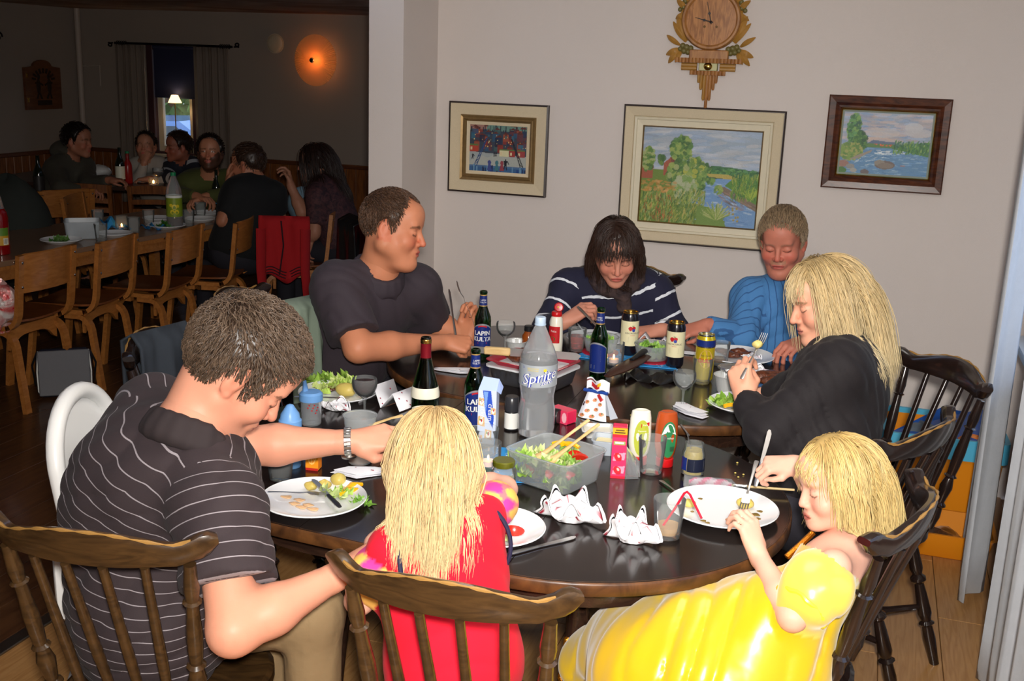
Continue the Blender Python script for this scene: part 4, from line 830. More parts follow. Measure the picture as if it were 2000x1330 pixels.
def beer(label, p, off, back=False):
    t = thing('beer_bottle', label, 'bottle', p, 0, 'green glass beer bottles'); R_ = .0305; a = facing(p, off)
    pr = [(.001, .004), (.024, .003), (.029, 0), (R_, .005), (R_, .135), (.0285, .150), (.021, .170), (.0155, .185), (.0135, .205), (.0128, .232), (.0128, .2335), (.0145, .236), (.0145, .2405), (.0125, .245)]
    MB().lathe(pr+[(.0092, .245), (.0092, .21), (.018, .165), (R_-.003, .13), (R_-.003, .008), (.001, .008)], 32).build('bottle_glass', green_gl, t, 50)
    top = (lambda u: .016*(1-u*u)) ; n_ = 'back_label' if back else 'front_label'
    w0 = arc_label(R_+.0004, .020, .108, a, 150, lsil, t, 'label_border', lambda u: .020*(1-u*u)); arc_label(R_+.0009, .023, .106, a, 142, lblue, w0, n_, top)
    if not back:
        q = MB(); text_on(q, 'LAPIN', .0235, cyl_map(R_+.0014, .092, a), bold=.0006); text_on(q, 'KULTA', .0235, cyl_map(R_+.0014, .070, a), bold=.0006); q.build('lettering', lwhite, w0)
        q = MB(); m_ = cyl_map(R_+.0013, .052, a); q.add([m_(x, y) for x, y in ((-.016, 0), (.016, 0), (.016, .008), (-.016, .008))], [(0, 1, 2, 3)]); m_ = cyl_map(R_+.0013, .112, a); q.add([m_(x, .005*(1-(x/.018)**2)+dy) for x in np.linspace(-.016, .016, 9) for dy in (0, .005)], [(2*i, 2*i+2, 2*i+3, 2*i+1) for i in range(8)]); q.build('red_ribbon', lred, w0)
    else:
        q = MB()
        for k in range(7): m_ = cyl_map(R_+.0013, .098-k*.006, a); q.add([m_(x, y) for x, y in ((-.02, 0), (.018, 0), (.018, .0016), (-.02, .0016))], [(0, 1, 2, 3)])
        m_ = cyl_map(R_+.0013, .034, a); q.add([m_(x, y) for x, y in ((-.018, 0), (-.002, 0), (-.002, .014), (-.018, .014))], [(0, 1, 2, 3)]); q.build('small_print', lsil, w0)
    nl = MB(); nl.lathe([(.0150, .192), (.0142, .207), (.0133, .228)], 24, close=False); o = nl.build('neck_label', lblue, t)
    q = MB(); q.lathe([(.01335, .228), (.0136, .2305), (.0134, .2315)], 24, close=False); q.lathe([(.0155, .189), (.0152, .1925)], 24, close=False); q.build('label_edge', lgold, o)
    q = MB(); text_on(q, 'LAPIN', .008, cyl_map(.0148, .212, a)); text_on(q, 'KULTA', .008, cyl_map(.0150, .204, a)); q.build('lettering', lwhite, o); return t
beer('green beer bottle with a blue label in front of the man in the dark shirt', on(941, 695), -.02); beer('green beer bottle with a blue label beside the cracker carton', on(925, 838), .25); beer('green beer bottle with its back label towards us, on the far table', on(1167, 735), -.35, True)
def can(label, p, kind, off=0):
    t = thing('drink_can', label, 'can', p, 0, 'half-litre cans'); R_ = .033; H_ = .168; a = facing(p, off); alu = mat('can_aluminium', S(200, 190, 160) if 0 else S(205, 205, 205), .2, 1, nz=(5, .02)); body = {'r': mat('black_can_lacquer', S(24, 22, 30), .2, .2, coat=.5, nz=(5, .02)), 'g': mat('yellow_gold_can', S(222, 196, 40), .22, .5, coat=.4, nz=(5, .02))}[kind]
    MB().lathe([(.02, .004), (.026, .001), (.029, .004), (R_, .012), (R_, H_-.018), (.0285, H_-.005)], 32).build('body', body, t)
    lid = MB().lathe([(.0285, H_-.006), (.0292, H_-.002), (.0285, H_), (.0272, H_-.001), (.0268, H_-.006), (.001, H_-.006)], 32).build('lid', brass if kind == 'r' else alu, t)
    MB().lathe([(.011, 0), (.011, .0008), (.007, .001)], 14, (.004, 0, H_-.0058), close=True).build('pull_tab', brass if kind == 'r' else alu, lid)
    if kind == 'r':
        lb = MB().lathe([(R_+.0004, .042), (R_+.0005, .09), (R_+.0004, .136)], 40, close=False).build('label', lcream, t)
        q = MB(); text_on(q, 'REKORDERLIG', .0088, cyl_map(R_+.0009, .0905, a)); 
        for k in range(5): m_ = cyl_map(R_+.0009, .074-k*.0042, a); q.add([m_(x, y) for x, y in ((-.016, 0), (.016, 0), (.016, .0012), (-.016, .0012))], [(0, 1, 2, 3)])
        q.build('lettering', ldark, lb); q = MB(); text_on(q, 'SWEDEN', .0045, cyl_map(R_+.0009, .0825, a))
        for x in (-.009, .004): q.add([cyl_map(R_+.001, .108, a)(x+.0085*math.cos(k*PI/8)*(1 if math.sin(k*PI/8) > 0 else .75), .0085*math.sin(k*PI/8)) for k in range(16)], [tuple(range(16))])
        q.build('berry_print', lred, lb); q = MB(); q.add([cyl_map(R_+.0014, .102, a)(x*.006+.003, y*.006) for x, y in [(math.cos(k*PI/6), math.sin(k*PI/6)) for k in range(12)]], [tuple(range(12))]); q.build('blueberry_print', mat('blue_print', S(50, 70, 160), .4, nz=(5, .02)), lb)
        q = MB(); text_on(q, 'w', .012, cyl_map(R_+.0014, .119, a)); q.build('leaf_print', mat('green_print', S(60, 110, 50), .4, nz=(5, .02)), lb)
    else:
        lb = MB().lathe([(R_+.0004, .128), (R_+.0004, .150)], 40, close=False).build('blue_band', lblue, t); MB().lathe([(R_+.0006, .124), (R_+.0006, .128)], 40, close=False).build('silver_band', alu, t)
        q = MB(); q.add([cyl_map(R_+.0008, .085, a)(.024*math.cos(k*PI/14), .032*math.sin(k*PI/14)) for k in range(28)], [tuple(range(28))]); ov = q.build('emblem', lgold, t)
        q = MB(); text_on(q, 'Norrlands', .0085, cyl_map(R_+.0012, .097, a)); q.build('lettering', ldark, ov); q = MB(); text_on(q, 'GULD', .021, cyl_map(R_+.0012, .078, a), bold=.0005); q.build('big_lettering', lred, ov)
    return t
can('black cider can with a cream berry label, the farther one by the striped sweater', on(1227, 693), 'r', .35); can('black cider can with a cream berry label, nearer one right of the cucumber bowl', on(1316, 716), 'r', -.12); can('yellow beer can with an oval emblem behind the empty tumbler', on(1373, 743), 'g', .12)
# two-litre soda bottle
p = on(1046, 850); t = thing('soda_bottle', 'large clear two-litre bottle with a silver label, centre of the table', 'bottle', p); a = facing(p, .14)
pr = [(.02, .006), (.036, .0), (.050, .008), (.0535, .03), (.0535, .085), (.049, .105), (.0485, .125), (.052, .145), (.0545, .165), (.0545, .225), (.052, .240), (.044, .262), (.030, .295), (.018, .322), (.0145, .330), (.0145, .347)]
MB().lathe(pr+[(r_-.0007, z+.0004) for r_, z in pr[::-1]], 48).build('bottle_body', PLAST, t, 50)
MB().lathe([(.001, .009)]+[(r_-.0016, max(z, .009)) for r_, z in pr[1:11]]+[(.0500, .236), (.001, .236)], 40).build('water', mat('water', (1, 1, 1), .01, trans=1, ior=1.33, nz=(5, .001)), t, 50)
MB().lathe([(.0165, .331), (.0165, .3345), (.0155, .335), (.0155, .3355), (.0158, .352), (.0145, .3545), (.001, .355)], 30).build('cap', mat('pale_blue_cap', S(176, 196, 216), .35, nz=(5, .02)), t)
lb = MB().lathe([(.0552, .160), (.0552, .190), (.0552, .2235)], 56, close=False).build('label', mat('silver_label', S(192, 200, 206), .3, .35, nz=(8, .06)), t)
def slant(R_, z0): f = cyl_map(R_, z0, a); return lambda x, y: f(x+y*.15, y+x*.22)
for nm, b_, R_, mm in (('lettering_outline', .0036, .0558, mat('royal_blue_print', S(36, 60, 170), .4, nz=(5, .02))), ('lettering', .0005, .0564, lwhite)):
    q = MB(); text_on(q, 'Sprite', .046, slant(R_, .190), bold=b_); text_on(q, 'zero', .018, (lambda g: (lambda x, y: g(x+.022, y-.021)))(slant(R_, .192)), bold=b_*.8); q.build(nm, mm, lb)
q = MB(); m_ = cyl_map(.0566, .211, a); q.add([m_(.012+.005*math.cos(k*PI/6), .005*math.sin(k*PI/6)) for k in range(12)], [tuple(range(12))]); text_on(q, 'ZERO SUGAR', .0058, cyl_map(.0562, .2145, a-.42)); text_on(q, 'LEMON LIME', .0058, cyl_map(.0562, .2085, a-.42)); q.build('yellow_print', mat('yellow_print', S(226, 200, 40), .4, nz=(5, .02)), lb)
q = MB(); text_on(q, '2L', .008, cyl_map(.0562, .216, a-.95)); q.build('volume_print', mat('royal_blue_print'), lb)
# salad box with wooden servers
p = on(1084, 938); sb = thing('salad_box', 'square clear plastic box of mixed salad in the middle of the near table', 'box', p, math.radians(-20))
def rbox(w, d, h, r, n=6, fl=1.12): 
    out = []
    for (cx, cy, a0) in ((w-r, d-r, 0), (-w+r, d-r, PI/2), (-w+r, -d+r, PI), (w-r, -d+r, 1.5*PI)): out += [(cx+r*math.cos(a0+k*PI/2/n), cy+r*math.sin(a0+k*PI/2/n)) for k in range(n+1)]
    return out
def tub(w, d, h, r, th=.0016, fl=1.14, lip=.004):
    q = MB(); B = rbox(w, d, h, r); n = len(B); lay = [(.94, 0), (1, .006), (fl, h), (fl+lip/w, h), (fl+lip/w, h+.002), (fl-th/w, h+.002), (1-th/w, .008), (.9, th)]
    vs = [(x*s, y*s, z) for s, z in lay for x, y in B]; q.add(vs, [(i*n+k, i*n+(k+1) % n, (i+1)*n+(k+1) % n, (i+1)*n+k) for i in range(len(lay)-1) for k in range(n)]+[tuple(range(n))[::-1], tuple((len(lay)-1)*n+k for k in range(n))]); return q
tub(.088, .080, .085, .022).build('tub', clearbox, sb, 50)
cs_ = [(176, 206, 104), (150, 190, 80), (204, 216, 150), (130, 170, 76)]
R20 = RZ(math.radians(-20))
for k in range(26):
    o_ = R20 @ V(random.uniform(-.068, .068), random.uniform(-.06, .06), 0); leafy('green lettuce leaves in the plastic salad box', p+o_+V(0, 0, .003+.052*(k/26)), .052, 4, cs_, .02, grp='lettuce in the salad box')
def wedge(label, p, r, ang, m=tom, tilt=0, grp='tomato wedges'):
    q = MB(); n = 10; vs = [(r*math.cos(t_), 0, r*math.sin(t_)) for t_ in np.linspace(0, PI, n)]; inner = []
    for w_ in (-.5, -.2, .2, .5): inner.append([(r*math.cos(t_), r*math.sin(t_)*math.sin(w_), r*math.sin(t_)*math.cos(w_)) for t_ in np.linspace(0, PI, n)])
    q.add([v for L in inner for v in L], [(i*n+k, (i+1)*n+k, (i+1)*n+k+1, i*n+k+1) for i in range(3) for k in range(n-1)]+[tuple(range(n)), tuple(3*n+k for k in range(n))[::-1]])
    q.xf(RZ(ang) @ RX(tilt) @ np.diag([1, 1, .75])); zm = min(v[2] for v in q.v); q.xf(None, (0, 0, -zm)); o = q.build('tomato_wedge', m, None, 60, p); return tag(o, label, 'tomato', grp)
for (x, y, z) in ((.055, .03, .062), (-.06, .02, .04), (-.065, -.035, .045), (.02, -.06, .030), (.065, -.03, .03), (-.045, -.063, .03), (.03, .045, .06)): wedge('red tomato wedge inside the plastic salad box', p+R20 @ V(x, y, z), .024, random.uniform(0, 6), tilt=random.uniform(-.5, .5), grp='tomato wedges in the salad box')
for (x, y) in ((-.02, .05), (.0, .06)): o = tag(MB().tube(bez((-.025, 0, 0), (0, .012, .012), (.025, 0, 0), 6), .006, 6).build('pepper_strip', pepm, None, True, p+R20 @ V(x, y, .078)), 'yellow pepper strip at the back of the salad box', 'pepper', 'pepper strips in the salad box')
wood_s = mat('pale_beech_wood', S(222, 190, 134), .55, wood=(S(206, 170, 110), 5, 1), nstretch=(2, 9, 9))
for k, (a, b) in enumerate((((1058, 888), (1150, 820)), ((1085, 893), (1170, 828)))):
    A = PZ(*a, T+.068); Bq = PZ(*b, T+.145); tag(MB().tube([A+(A-Bq)*.22, A+(A-Bq)*.05, A, A*.6+Bq*.4, Bq], [.014, .016, .010, .0055, .0065], 10, flat=(1, .55)).build('salad_server', wood_s), ['pale wooden salad server, left one standing in the salad box', 'pale wooden salad server, right one standing in the salad box'][k], 'spoon', 'wooden salad servers')
# ---- right side of near table
def carton(name, label, cat, p, w, d, h, ang, mats, art=None, tilt=None, group=None):
    t = thing(name, label, cat, p, ang, group); q = MB().box((0, 0, h/2), (w/2, d/2, h/2), bev=.002)
    o = q.build('carton_body', mats, t, False)
    if art: art(t, w, d, h)
    if tilt is not None: t.rotation_euler = tilt
    return t
def face_paint(P, w, h, t, name, d):
    o = P.mb(lambda u, v: ((u-.5)*w, -d/2-.0006, v*h)).build(name, PRINT, t, False); return o
pinkc = mat('pink_carton', S(226, 40, 84), .35, nz=(9, .05))
def straw_art(t, w, d, h):
    for (sgn, ww, dd, nm) in ((1, w, d, 'printed_front'),):
        P = Paint(ww, h, 34, 90, (228, 44, 96)); P.rect(0, .80, 1, 1, (214, 30, 50)); P.rect(0, .86, 1, .98, (224, 170, 30)); P.rect(.15, .88, .85, .9, (60, 40, 20)); P.rect(.2, .93, .8, .95, (80, 50, 20))
        for cy, s in ((.42, .26), (.16, .26)): P.poly([(.1, cy-.08), (.9, cy-.05), (.95, cy+.09), (.2, cy+.07)], (236, 150, 176)); P.ell(.45, cy, s*.95, s*.34, (210, 30, 44), 1, .6); P.ell(.5, cy+.02, s*.3, s*.12, (240, 190, 180), 1, .6)
        P.rect(.1, .66, .9, .73, (150, 170, 90)); P.rect(.2, .675, .8, .715, (236, 214, 220)); P.rect(0, 0, 1, .05, (206, 20, 50)); face_paint(P, ww, h, t, nm, dd)
p = on(1206, 930); st = carton('snack_carton', 'tall pink strawberry carton in torn clear wrap beside the salad box', 'carton', p, .038, .034, .142, math.radians(12), pinkc, straw_art)
fm = MB()
for k in range(14):
    a = k*.33-.9; x = .016+.03*abs(math.sin(k*1.7)); fm.add([(x, .018, .0012), (x+.014, .002, .0012), (x+.010, -.004, .03+.02*math.sin(k)), (.019, .01, .05+.04*math.sin(k*2.1)**2)], [(0, 1, 2, 3)])
fm.add([(.0195, -.02, .0), (.055, -.012, .001), (.05, .01, .03), (.028, -.014, .075), (.0195, -.0195, .08)], [(0, 1, 2, 3, 4)]); fm.build('torn_wrap', PLAST, st, 20)
def squeeze(label, p, h, R_, body, cap, lab, kind, face):
    t = thing('squeeze_bottle', label, 'bottle', p, 0, 'upside-down squeeze bottles'); a = facing(p, face)
    MB().lathe([(R_*.74, 0), (R_*.78, .002), (R_*.78, .022), (R_*.7, .024)], 30).build('cap', cap, t)
    M_ = RZ(a+PI/2) @ np.diag([1, .74, 1])
    MB().lathe([(R_*.66, .024), (R_*.85, .032), (R_, .06), (R_*1.02, h*.6), (R_*.95, h*.85), (R_*.84, h*.97), (R_*.6, h-.001), (R_*.3, h-.003), (.001, h-.004)], 36).xf(M_).build('bottle_body', body, t)
    n = 16; q = MB(); pts = [(math.cos(2*PI*k/24), math.sin(2*PI*k/24)) for k in range(24)]; Rr = R_*1.035
    def mp(x, y, e=.0008): al = x/Rr; v = RZ(a) @ V((Rr+e)*math.cos(al)*.74, (Rr+e)*math.sin(al), 0); return (v[0], v[1], h*.52+y)
    vs = [mp(x*R_*.72, y*h*.33) for x, y in pts]; q.add(vs+[mp(0, 0)], [(k, (k+1) % 24, 24) for k in range(24)]); lbo = q.build('label', lab, t, 80)
    if kind == 'mayo':
        q = MB().add([mp(x, y, .0016) for x, y in ((-.004, .030), (.020, .034), (.020, .044), (-.004, .040))], [(0, 1, 2, 3)]); q.build('red_flash', lred, lbo); q = MB(); text_on(q, 'Felix', .0075, lambda x, y: mp(x+.008, y+.037, .002)); text_on(q, 'Majonnas', .006, lambda x, y: mp(x, y+.020, .0018)); q.build('lettering', lwhite, lbo)
        q = MB(); q.add([mp(x*.009+.004, y*.009-.018, .0018) for x, y in pts], [tuple(range(24))]); q.build('round_print', ldark, lbo)
    else:
        q = MB().add([mp(x, y, .0014) for x, y in [(-.022, .012)]+[(x_, .046*(1-(x_/.024)**2)) for x_ in np.linspace(-.02, .02, 7)]+[(.022, .012), (0, .022)]], [tuple(range(10))]); q.build('white_arch', lwhite, lbo)
        q = MB()
        for k in range(9): q.add([mp(x, y, .0016) for x, y in ((.004+k*.0015, -.034), (.0048+k*.0015, -.034), (.0048+k*.0015, -.020), (.004+k*.0015, -.020))], [(0, 1, 2, 3)])
        q.build('barcode', ldark, lbo); q = MB(); text_on(q, 'Ketchup', .008, lambda x, y: mp(x, y+.004, .0016)); q.build('lettering', lwhite, lbo)
    return t
squeeze('white squeeze bottle with a green label standing on its red cap', on(1246, 905), .155, .030, mat('mayo_bottle', S(236, 232, 214), .3, nz=(5, .02)), redpl, mat('olive_label', S(176, 184, 60), .4, nz=(5, .03)), 'mayo', .25)
squeeze('brown-red ketchup squeeze bottle with a green label on its red cap', on(1297, 908), .155, .031, mat('ketchup_bottle', S(170, 72, 28), .25, nz=(14, .25), coat=.4), redpl, mat('green_label', S(40, 120, 74), .4, nz=(5, .03)), 'ketch', .35)
p = on(1352, 925); mj = thing('mustard_jar', 'open glass jar of coarse mustard with a dark label and a spoon', 'jar', p); a = facing(p, .1)
MB().lathe([(.026, 0), (.031, .004), (.031, .060), (.026, .072), (.025, .088), (.0235, .088), (.0245, .072), (.029, .060), (.029, .005), (.001, .004)], 32).build('jar_glass', GLASS, mj, 50)
MB().lathe([(.001, .0045), (.0285, .0055), (.0285, .058), (.0245, .068), (.001, .070)], 28).build('mustard', mat('grain_mustard', S(150, 130, 40), .45, nz=(120, .45), bump=(120, .7, .002)), mj, 50)
lb = arc_label(.0314, .014, .050, a+.35, 110, mat('ink_blue_label', S(24, 30, 50), .4, nz=(5, .03)), mj); arc_label(.0314, .016, .052, a-1.0, 40, lblue, mj); q = MB()
for k in range(8): m_ = cyl_map(.0319, .044-k*.0035, a+.42); q.add([m_(x, y) for x, y in ((-.014, 0), (.018, 0), (.018, .0012), (-.014, .0012))], [(0, 1, 2, 3)])
q.build('small_print', lsil, lb)
tag(MB().tube([p+V(.0, .0, .04), p+V(-.018, .0, .10), p+V(-.022, 0, .112)], [.003, .004, .005], 8, flat=(1, .4)).build('teaspoon', silver), 'steel teaspoon handle sticking up from the mustard jar', 'spoon')
tumbler('empty fluted tumbler in front of the squeeze bottles', on(1271, 922), .038, .098); tg = tumbler('tumbler with a beige drink rest and a bent red straw, near edge of the table', on(1303, 1048), .038, .094, beige, .22)
ps = on(1303, 1048)
tag(MB().tube([ps+V(-.018, -.01, .014), ps+V(.012, .0, .07), ps+V(.030, .01, .108), ps+V(.036, .01, .113), ps+V(.044, .004, .110), ps+V(.078, -.02, .066)], .0028, 8).build('drinking_straw', mat('red_straw', S(196, 20, 50), .35, nz=(5, .02))), 'bent red drinking straw in the tumbler by the yellow-dress plate', 'straw')
rimb = mat('white_china')
plate('white dinner plate with food scraps in front of the girl in yellow', on(1410, 1003), .135); pg = on(1410, 1003)
mu = mat('mustard_smear', S(120, 96, 40), .5, nz=(90, .3)); pt = mat('potato')if 0 else potm
lump('potato', 'peeled potato piece speared by the fork on the nearly empty plate', 'potato', on(1455, 992, T+.006), (.022, .020, .013), potm, grp='potatoes on the plates'); lump('potato', 'small potato lump at the left edge of the nearly empty plate', 'potato', on(1345, 990, T+.007), (.018, .014, .010), potm, grp='potatoes on the plates')
for (x, y, s) in ((1368, 975, .006), (1352, 1000, .005), (1374, 1018, .007), (1382, 1022, .006), (1475, 1006, .012), (1486, 1000, .009), (1420, 965, .006), (1480, 1014, .008)): lump('mustard_smear', 'brown mustard crumb on the nearly empty plate', 'food scrap', on(x, y, T+.006), (s, s*.7, .0016), mu, .2, 'food scraps on the yellow-dress plate')
meat('meat_scrap', 'pale meat scrap by the child\'s fingers on the nearly empty plate', on(1435, 1020, T+.006), .045, .010, .005, .2, mat('pale_meat', S(206, 150, 110), .4, nz=(60, .2)))
# lollipop
a0 = PZ(1345, 942, T+.015); b0 = PZ(1428, 948, T+.015); lo = thing('lollipop', 'pink and white twisted lollipop in clear wrapping by the plate rim', 'lollipop', a0)
d = b0-a0; L = np.linalg.norm(d); F = frame(d); q = MB(); vs = []; cs = []
for i in range(31):
    u = i/30; rr = .0155*math.sin(PI*min(.97, max(.03, u)))**.35
    for k in range(16): a = 2*PI*k/16; tw = math.sin(2*(a+u*9)); vs.append(F @ V(rr*(1+.12*tw)*math.cos(a), rr*(1+.12*tw)*math.sin(a)*.8, u*L)); cs.append(S(232, 70, 130) if tw > .1 else S(240, 214, 226))
q.add(vs, [(i*16+k, i*16+(k+1) % 16, (i+1)*16+(k+1) % 16, (i+1)*16+k) for i in range(30) for k in range(16)], 0, cs); q.build('candy', mat('sugar_candy', (1, 1, 1), .25, attr='Col', nz=(9, .05), coat=.3), lo)
MB().lathe([(.02, -.012), (.017, 0), (.018, L*.5), (.017, L), (.006, L+.012)], 12, (0, 0, 0), d, close=False).build('wrapper', PLAST, lo, 20); MB().lathe([(.0035, L), (.003, L+.16)], 8, (0, 0, 0), d).build('stick', mat('pale_stick', S(196, 170, 120), .5, nz=(9, .05)), lo); MB().lathe([(.006, L+.005), (.005, L+.035), (.007, L+.04)], 10, (0, 0, 0), d).build('silver_tie', foil, lo)
fork('steel fork lying by the lollipop, tines on the rim of the plate', on(1290, 938, T+.004), math.radians(-50), -.05, L=.16)
crumple('crumpled white paper napkin with red dots, left of two near the table edge', on(1112, 1014), .080, .066, 3, pts=5); crumple('crumpled white paper napkin with red dots, right of two beside the straw glass', on(1234, 1056), .062, .070, 9, pts=5)
# ---- left part of near table
plate('white plate with potatoes and lettuce in front of the man in the striped polo', on(613, 985), .127); z2 = T+.007
leafy('green lettuce by the pepper slices on the near left plate', on(655, 968, z2), .045, 6); lump('potato', 'round boiled potato on the near left plate', 'potato', on(661, 948, z2), (.020, .019, .016), potm, grp='potatoes on the plates'); lump('potato', 'cut potato piece beside the fork on the near left plate', 'potato', on(607, 957, z2), (.016, .013, .011), potm, .12, 'potatoes on the plates'); lump('potato', 'cut potato piece under the knife tip on the near left plate', 'potato', on(634, 955, z2), (.018, .013, .012), potm, .14, 'potatoes on the plates')
for (x, y, an, nm) in ((680, 968, 1.1, 'outer'), (690, 958, 1.2, 'inner')): tag(MB().tube([RZ(an) @ V(-.030, 0, .008), RZ(an) @ V(0, .006, .012), RZ(an) @ V(.030, 0, .008)], [.004, .009, .005], 8).build('pepper_slice', pepm, None, True, on(x, y, z2)), 'bright yellow pepper slice on the near left plate, %s of the pair' % nm, 'pepper', 'pepper slices on the near left plate')
leafy('curled lettuce leaf hanging off the near left plate on to the table', on(704, 985), .035, 4, ((100, 150, 50), (130, 180, 70))); 
for (x, y) in ((575, 985), (590, 992), (602, 988), (612, 996), (585, 978), (560, 972)): lump('sauce_smear', 'pale orange sauce smear on the near left plate', 'food scrap', on(x, y, T+.006), (.014, .009, .0022), mat('pink_sauce', S(228, 186, 140), .35, nz=(40, .1)), .25, 'sauce smears on the near left plate')
lump('onion_scrap', 'pale onion slice on the near left plate', 'onion', on(668, 960, z2), (.02, .012, .006), mat('onion', S(220, 214, 170), .35, nz=(20, .05)), .1)
fork('steel fork resting on the near left plate, handle over its left rim', on(500, 962, T+.016), math.radians(22), -.03, L=.19); knife('dark-handled table knife lying on the near left plate', on(664, 992, T+.019), math.radians(140), .06, hm=black_pl, L=.17)
flatnap('white folded paper napkin at the right rim of the near left plate', on(712, 925), [(-.085, -.02), (-.01, -.045), (.05, .0), (.062, .03), (.02, .04), (-.06, .02)], .15, .008)
tumbler('tumbler with dark cola left of the near left plate', on(548, 935), .036, .09, cola, .42, False)
p = on(568, 910); bb = thing('baby_bottle', 'light blue baby bottle with a domed lid behind the reaching arm', 'bottle', p)
lb_ = mat('light_blue_plastic', S(110, 160, 216), .35, nz=(5, .02)); tb_ = mat('blue_clear_plastic', S(120, 170, 220), .12, trans=.5, ior=1.3, nz=(5, .02)); MB().lathe([(.026, 0), (.028, .004), (.028, .07), (.024, .08), (.026, .10), (.027, .118)], 26).build('bottle_body', tb_, bb); MB().lathe([(.030, .110), (.030, .128), (.026, .132), (.024, .145), (.014, .160), (.009, .168), (.001, .171)], 26).build('lid', lb_, bb)
p = on(608, 828); sc = thing('sippy_cup', 'clear toddler cup with a light blue spouted lid', 'cup', p); a = facing(p)
MB().lathe([(.026, 0), (.029, .004), (.031, .088), (.0295, .088), (.0275, .006), (.001, .005)], 30).build('cup_body', PLAST, sc, 50); MB().lathe([(.034, .074), (.0345, .080), (.034, .094), (.028, .100), (.001, .101)], 30).build('lid', lb_, sc); MB().tube([(-.018, 0, .098), (-.020, 0, .118), (-.021, 0, .130)], [.013, .009, .007], 12, flat=(1, .6)).build('spout', lb_, sc)
q = MB()
for k in range(9): m_ = cyl_map(.0312, .058+(k % 3)*.008-.008*(k//3), a-.3+k*.12); q.add([m_(.0025*math.cos(j*PI/3), .0025*math.sin(j*PI/3)) for j in range(6)], [tuple(range(6))])
q.build('heart_print', lred, sc)
def oj(t, w, d, h):
    P = Paint(w, h, 44, 50, (240, 150, 30)); P.rect(0, 0, 1, .1, (190, 40, 30)); P.ell(.5, .58, .36, .36, (250, 200, 110)); P.ell(.5, .58, .31, .31, (244, 150, 40))
    for k in range(8): a = k*PI/4; P.line(.5, .58, .5+.3*math.cos(a), .58+.3*math.sin(a), .012, (252, 210, 130))
    face_paint(P, w, h, t, 'printed_front', d)
carton('juice_carton', 'small orange juice carton under the reaching arm', 'carton', on(613, 915), .034, .03, .075, math.radians(8), mat('orange_carton', S(232, 130, 30), .35, nz=(9, .05)), oj)
p = on(703, 903); dc = thing('dip_tub', 'clear plastic tub with pink dip under the watch wrist', 'tub', p)
MB().lathe([(.028, 0), (.031, .003), (.038, .085), (.044, .13), (.046, .131), (.046, .1335), (.0425, .133), (.036, .085), (.0295, .005), (.001, .004)], 34).build('tub_body', clearbox, dc, 50); MB().lathe([(.001, .0045), (.029, .0055), (.0325, .04), (.001, .042)], 30).build('pink_dip', mat('pink_dip', S(232, 180, 140), .4, nz=(20, .08)), dc, 50)
tag(MB().tube([p+V(.03, -.01, .11), p+V(.075, .03, .125), p+V(.10, .05, .13)], [.007, .006, .008], 8, flat=(1, .4)).build('wooden_spoon', wood_s), 'pale spoon handle lying over the rim of the plastic tub', 'spoon')
p = on(829, 858); wb = thing('wine_bottle', 'green wine bottle with a red neck capsule and white collar label', 'bottle', p); R_ = .0395
MB().lathe([(.001, .012), (.030, .004), (.036, 0), (R_, .006), (R_, .125), (.038, .15), (.030, .185), (.020, .222), (.0150, .245), (.0143, .300), (.0135, .301), (.0098, .301), (.0098, .25), (.024, .19), (.036, .13), (.0365, .012), (.001, .016)], 40).build('bottle_glass', dgreen_gl, wb, 50)
MB().lathe([(.0158, .238), (.0150, .250), (.0150, .285)], 30, close=False).build('capsule', mat('wine_red_foil', S(130, 20, 34), .3, .4, nz=(9, .05)), wb); MB().lathe([(.0155, .284), (.0160, .287), (.0155, .290), (.0162, .293), (.0150, .296)], 30, close=False).build('gold_band', brass, wb)
MB().lathe([(.0405, .130), (.0404, .142), (.0365, .160)], 40, close=False).build('collar_label', mat('ivory_label', S(232, 228, 206), .35, nz=(5, .02)), wb); arc_label(.0400, .03, .10, facing(p, .0), 130, mat('ivory_label'), wb, 'front_label', lambda u: .014*(1-u*u)); MB().lathe([(.001, .0165), (.035, .0165), (.036, .03), (.036, .05), (.001, .05)], 24).build('wine', amber, wb, 50)
wineglass('wine glass of red wine in front of the salad plate', on(712, 818), .038, .150, redwine, .62); wineglass('empty wine glass standing behind the napkin on the far table', on(1332, 800), .037, .15); wineglass('tilting wine glass by the foil cup at the far left', on(986, 690), .036, .14, redwine, .22)
def zignap(label, p, ang, w=.10, h=.06):
    q = MB(); pts = [(-.09, 0), (-.045, h), (0, .002), (.03, h*.8), (.075, .004)]; vs = []
    for x, z in pts:
        for y in (-w/2, w/2): vs.append((x, y+(.02 if z > .02 else 0), z))
    cs = [S(242, 242, 246)]*len(vs); q.add(vs, [(2*i, 2*i+2, 2*i+3, 2*i+1) for i in range(len(pts)-1)], 0, cs)
    for i in range(len(pts)-1):
        for k in range(4): u = (k+.5)/4; (x0, z0), (x1, z1) = pts[i], pts[i+1]; y_ = -w/2+.015+random.uniform(0, w*.7); q.lathe([(.003, 0), (.001, .0006)], 6, (x0+(x1-x0)*u, y_, z0+(z1-z0)*u+.001), (-(z1-z0), 0, (x1-x0)), col=S(150, 30, 60))
    q.xf(RZ(ang)); o = q.build('paper_napkin', paper, None, 20, p); md = o.modifiers.new('thickness', 'SOLIDIFY'); md.thickness = .0015; return tag(o, label, 'napkin', 'paper napkins with red dots')
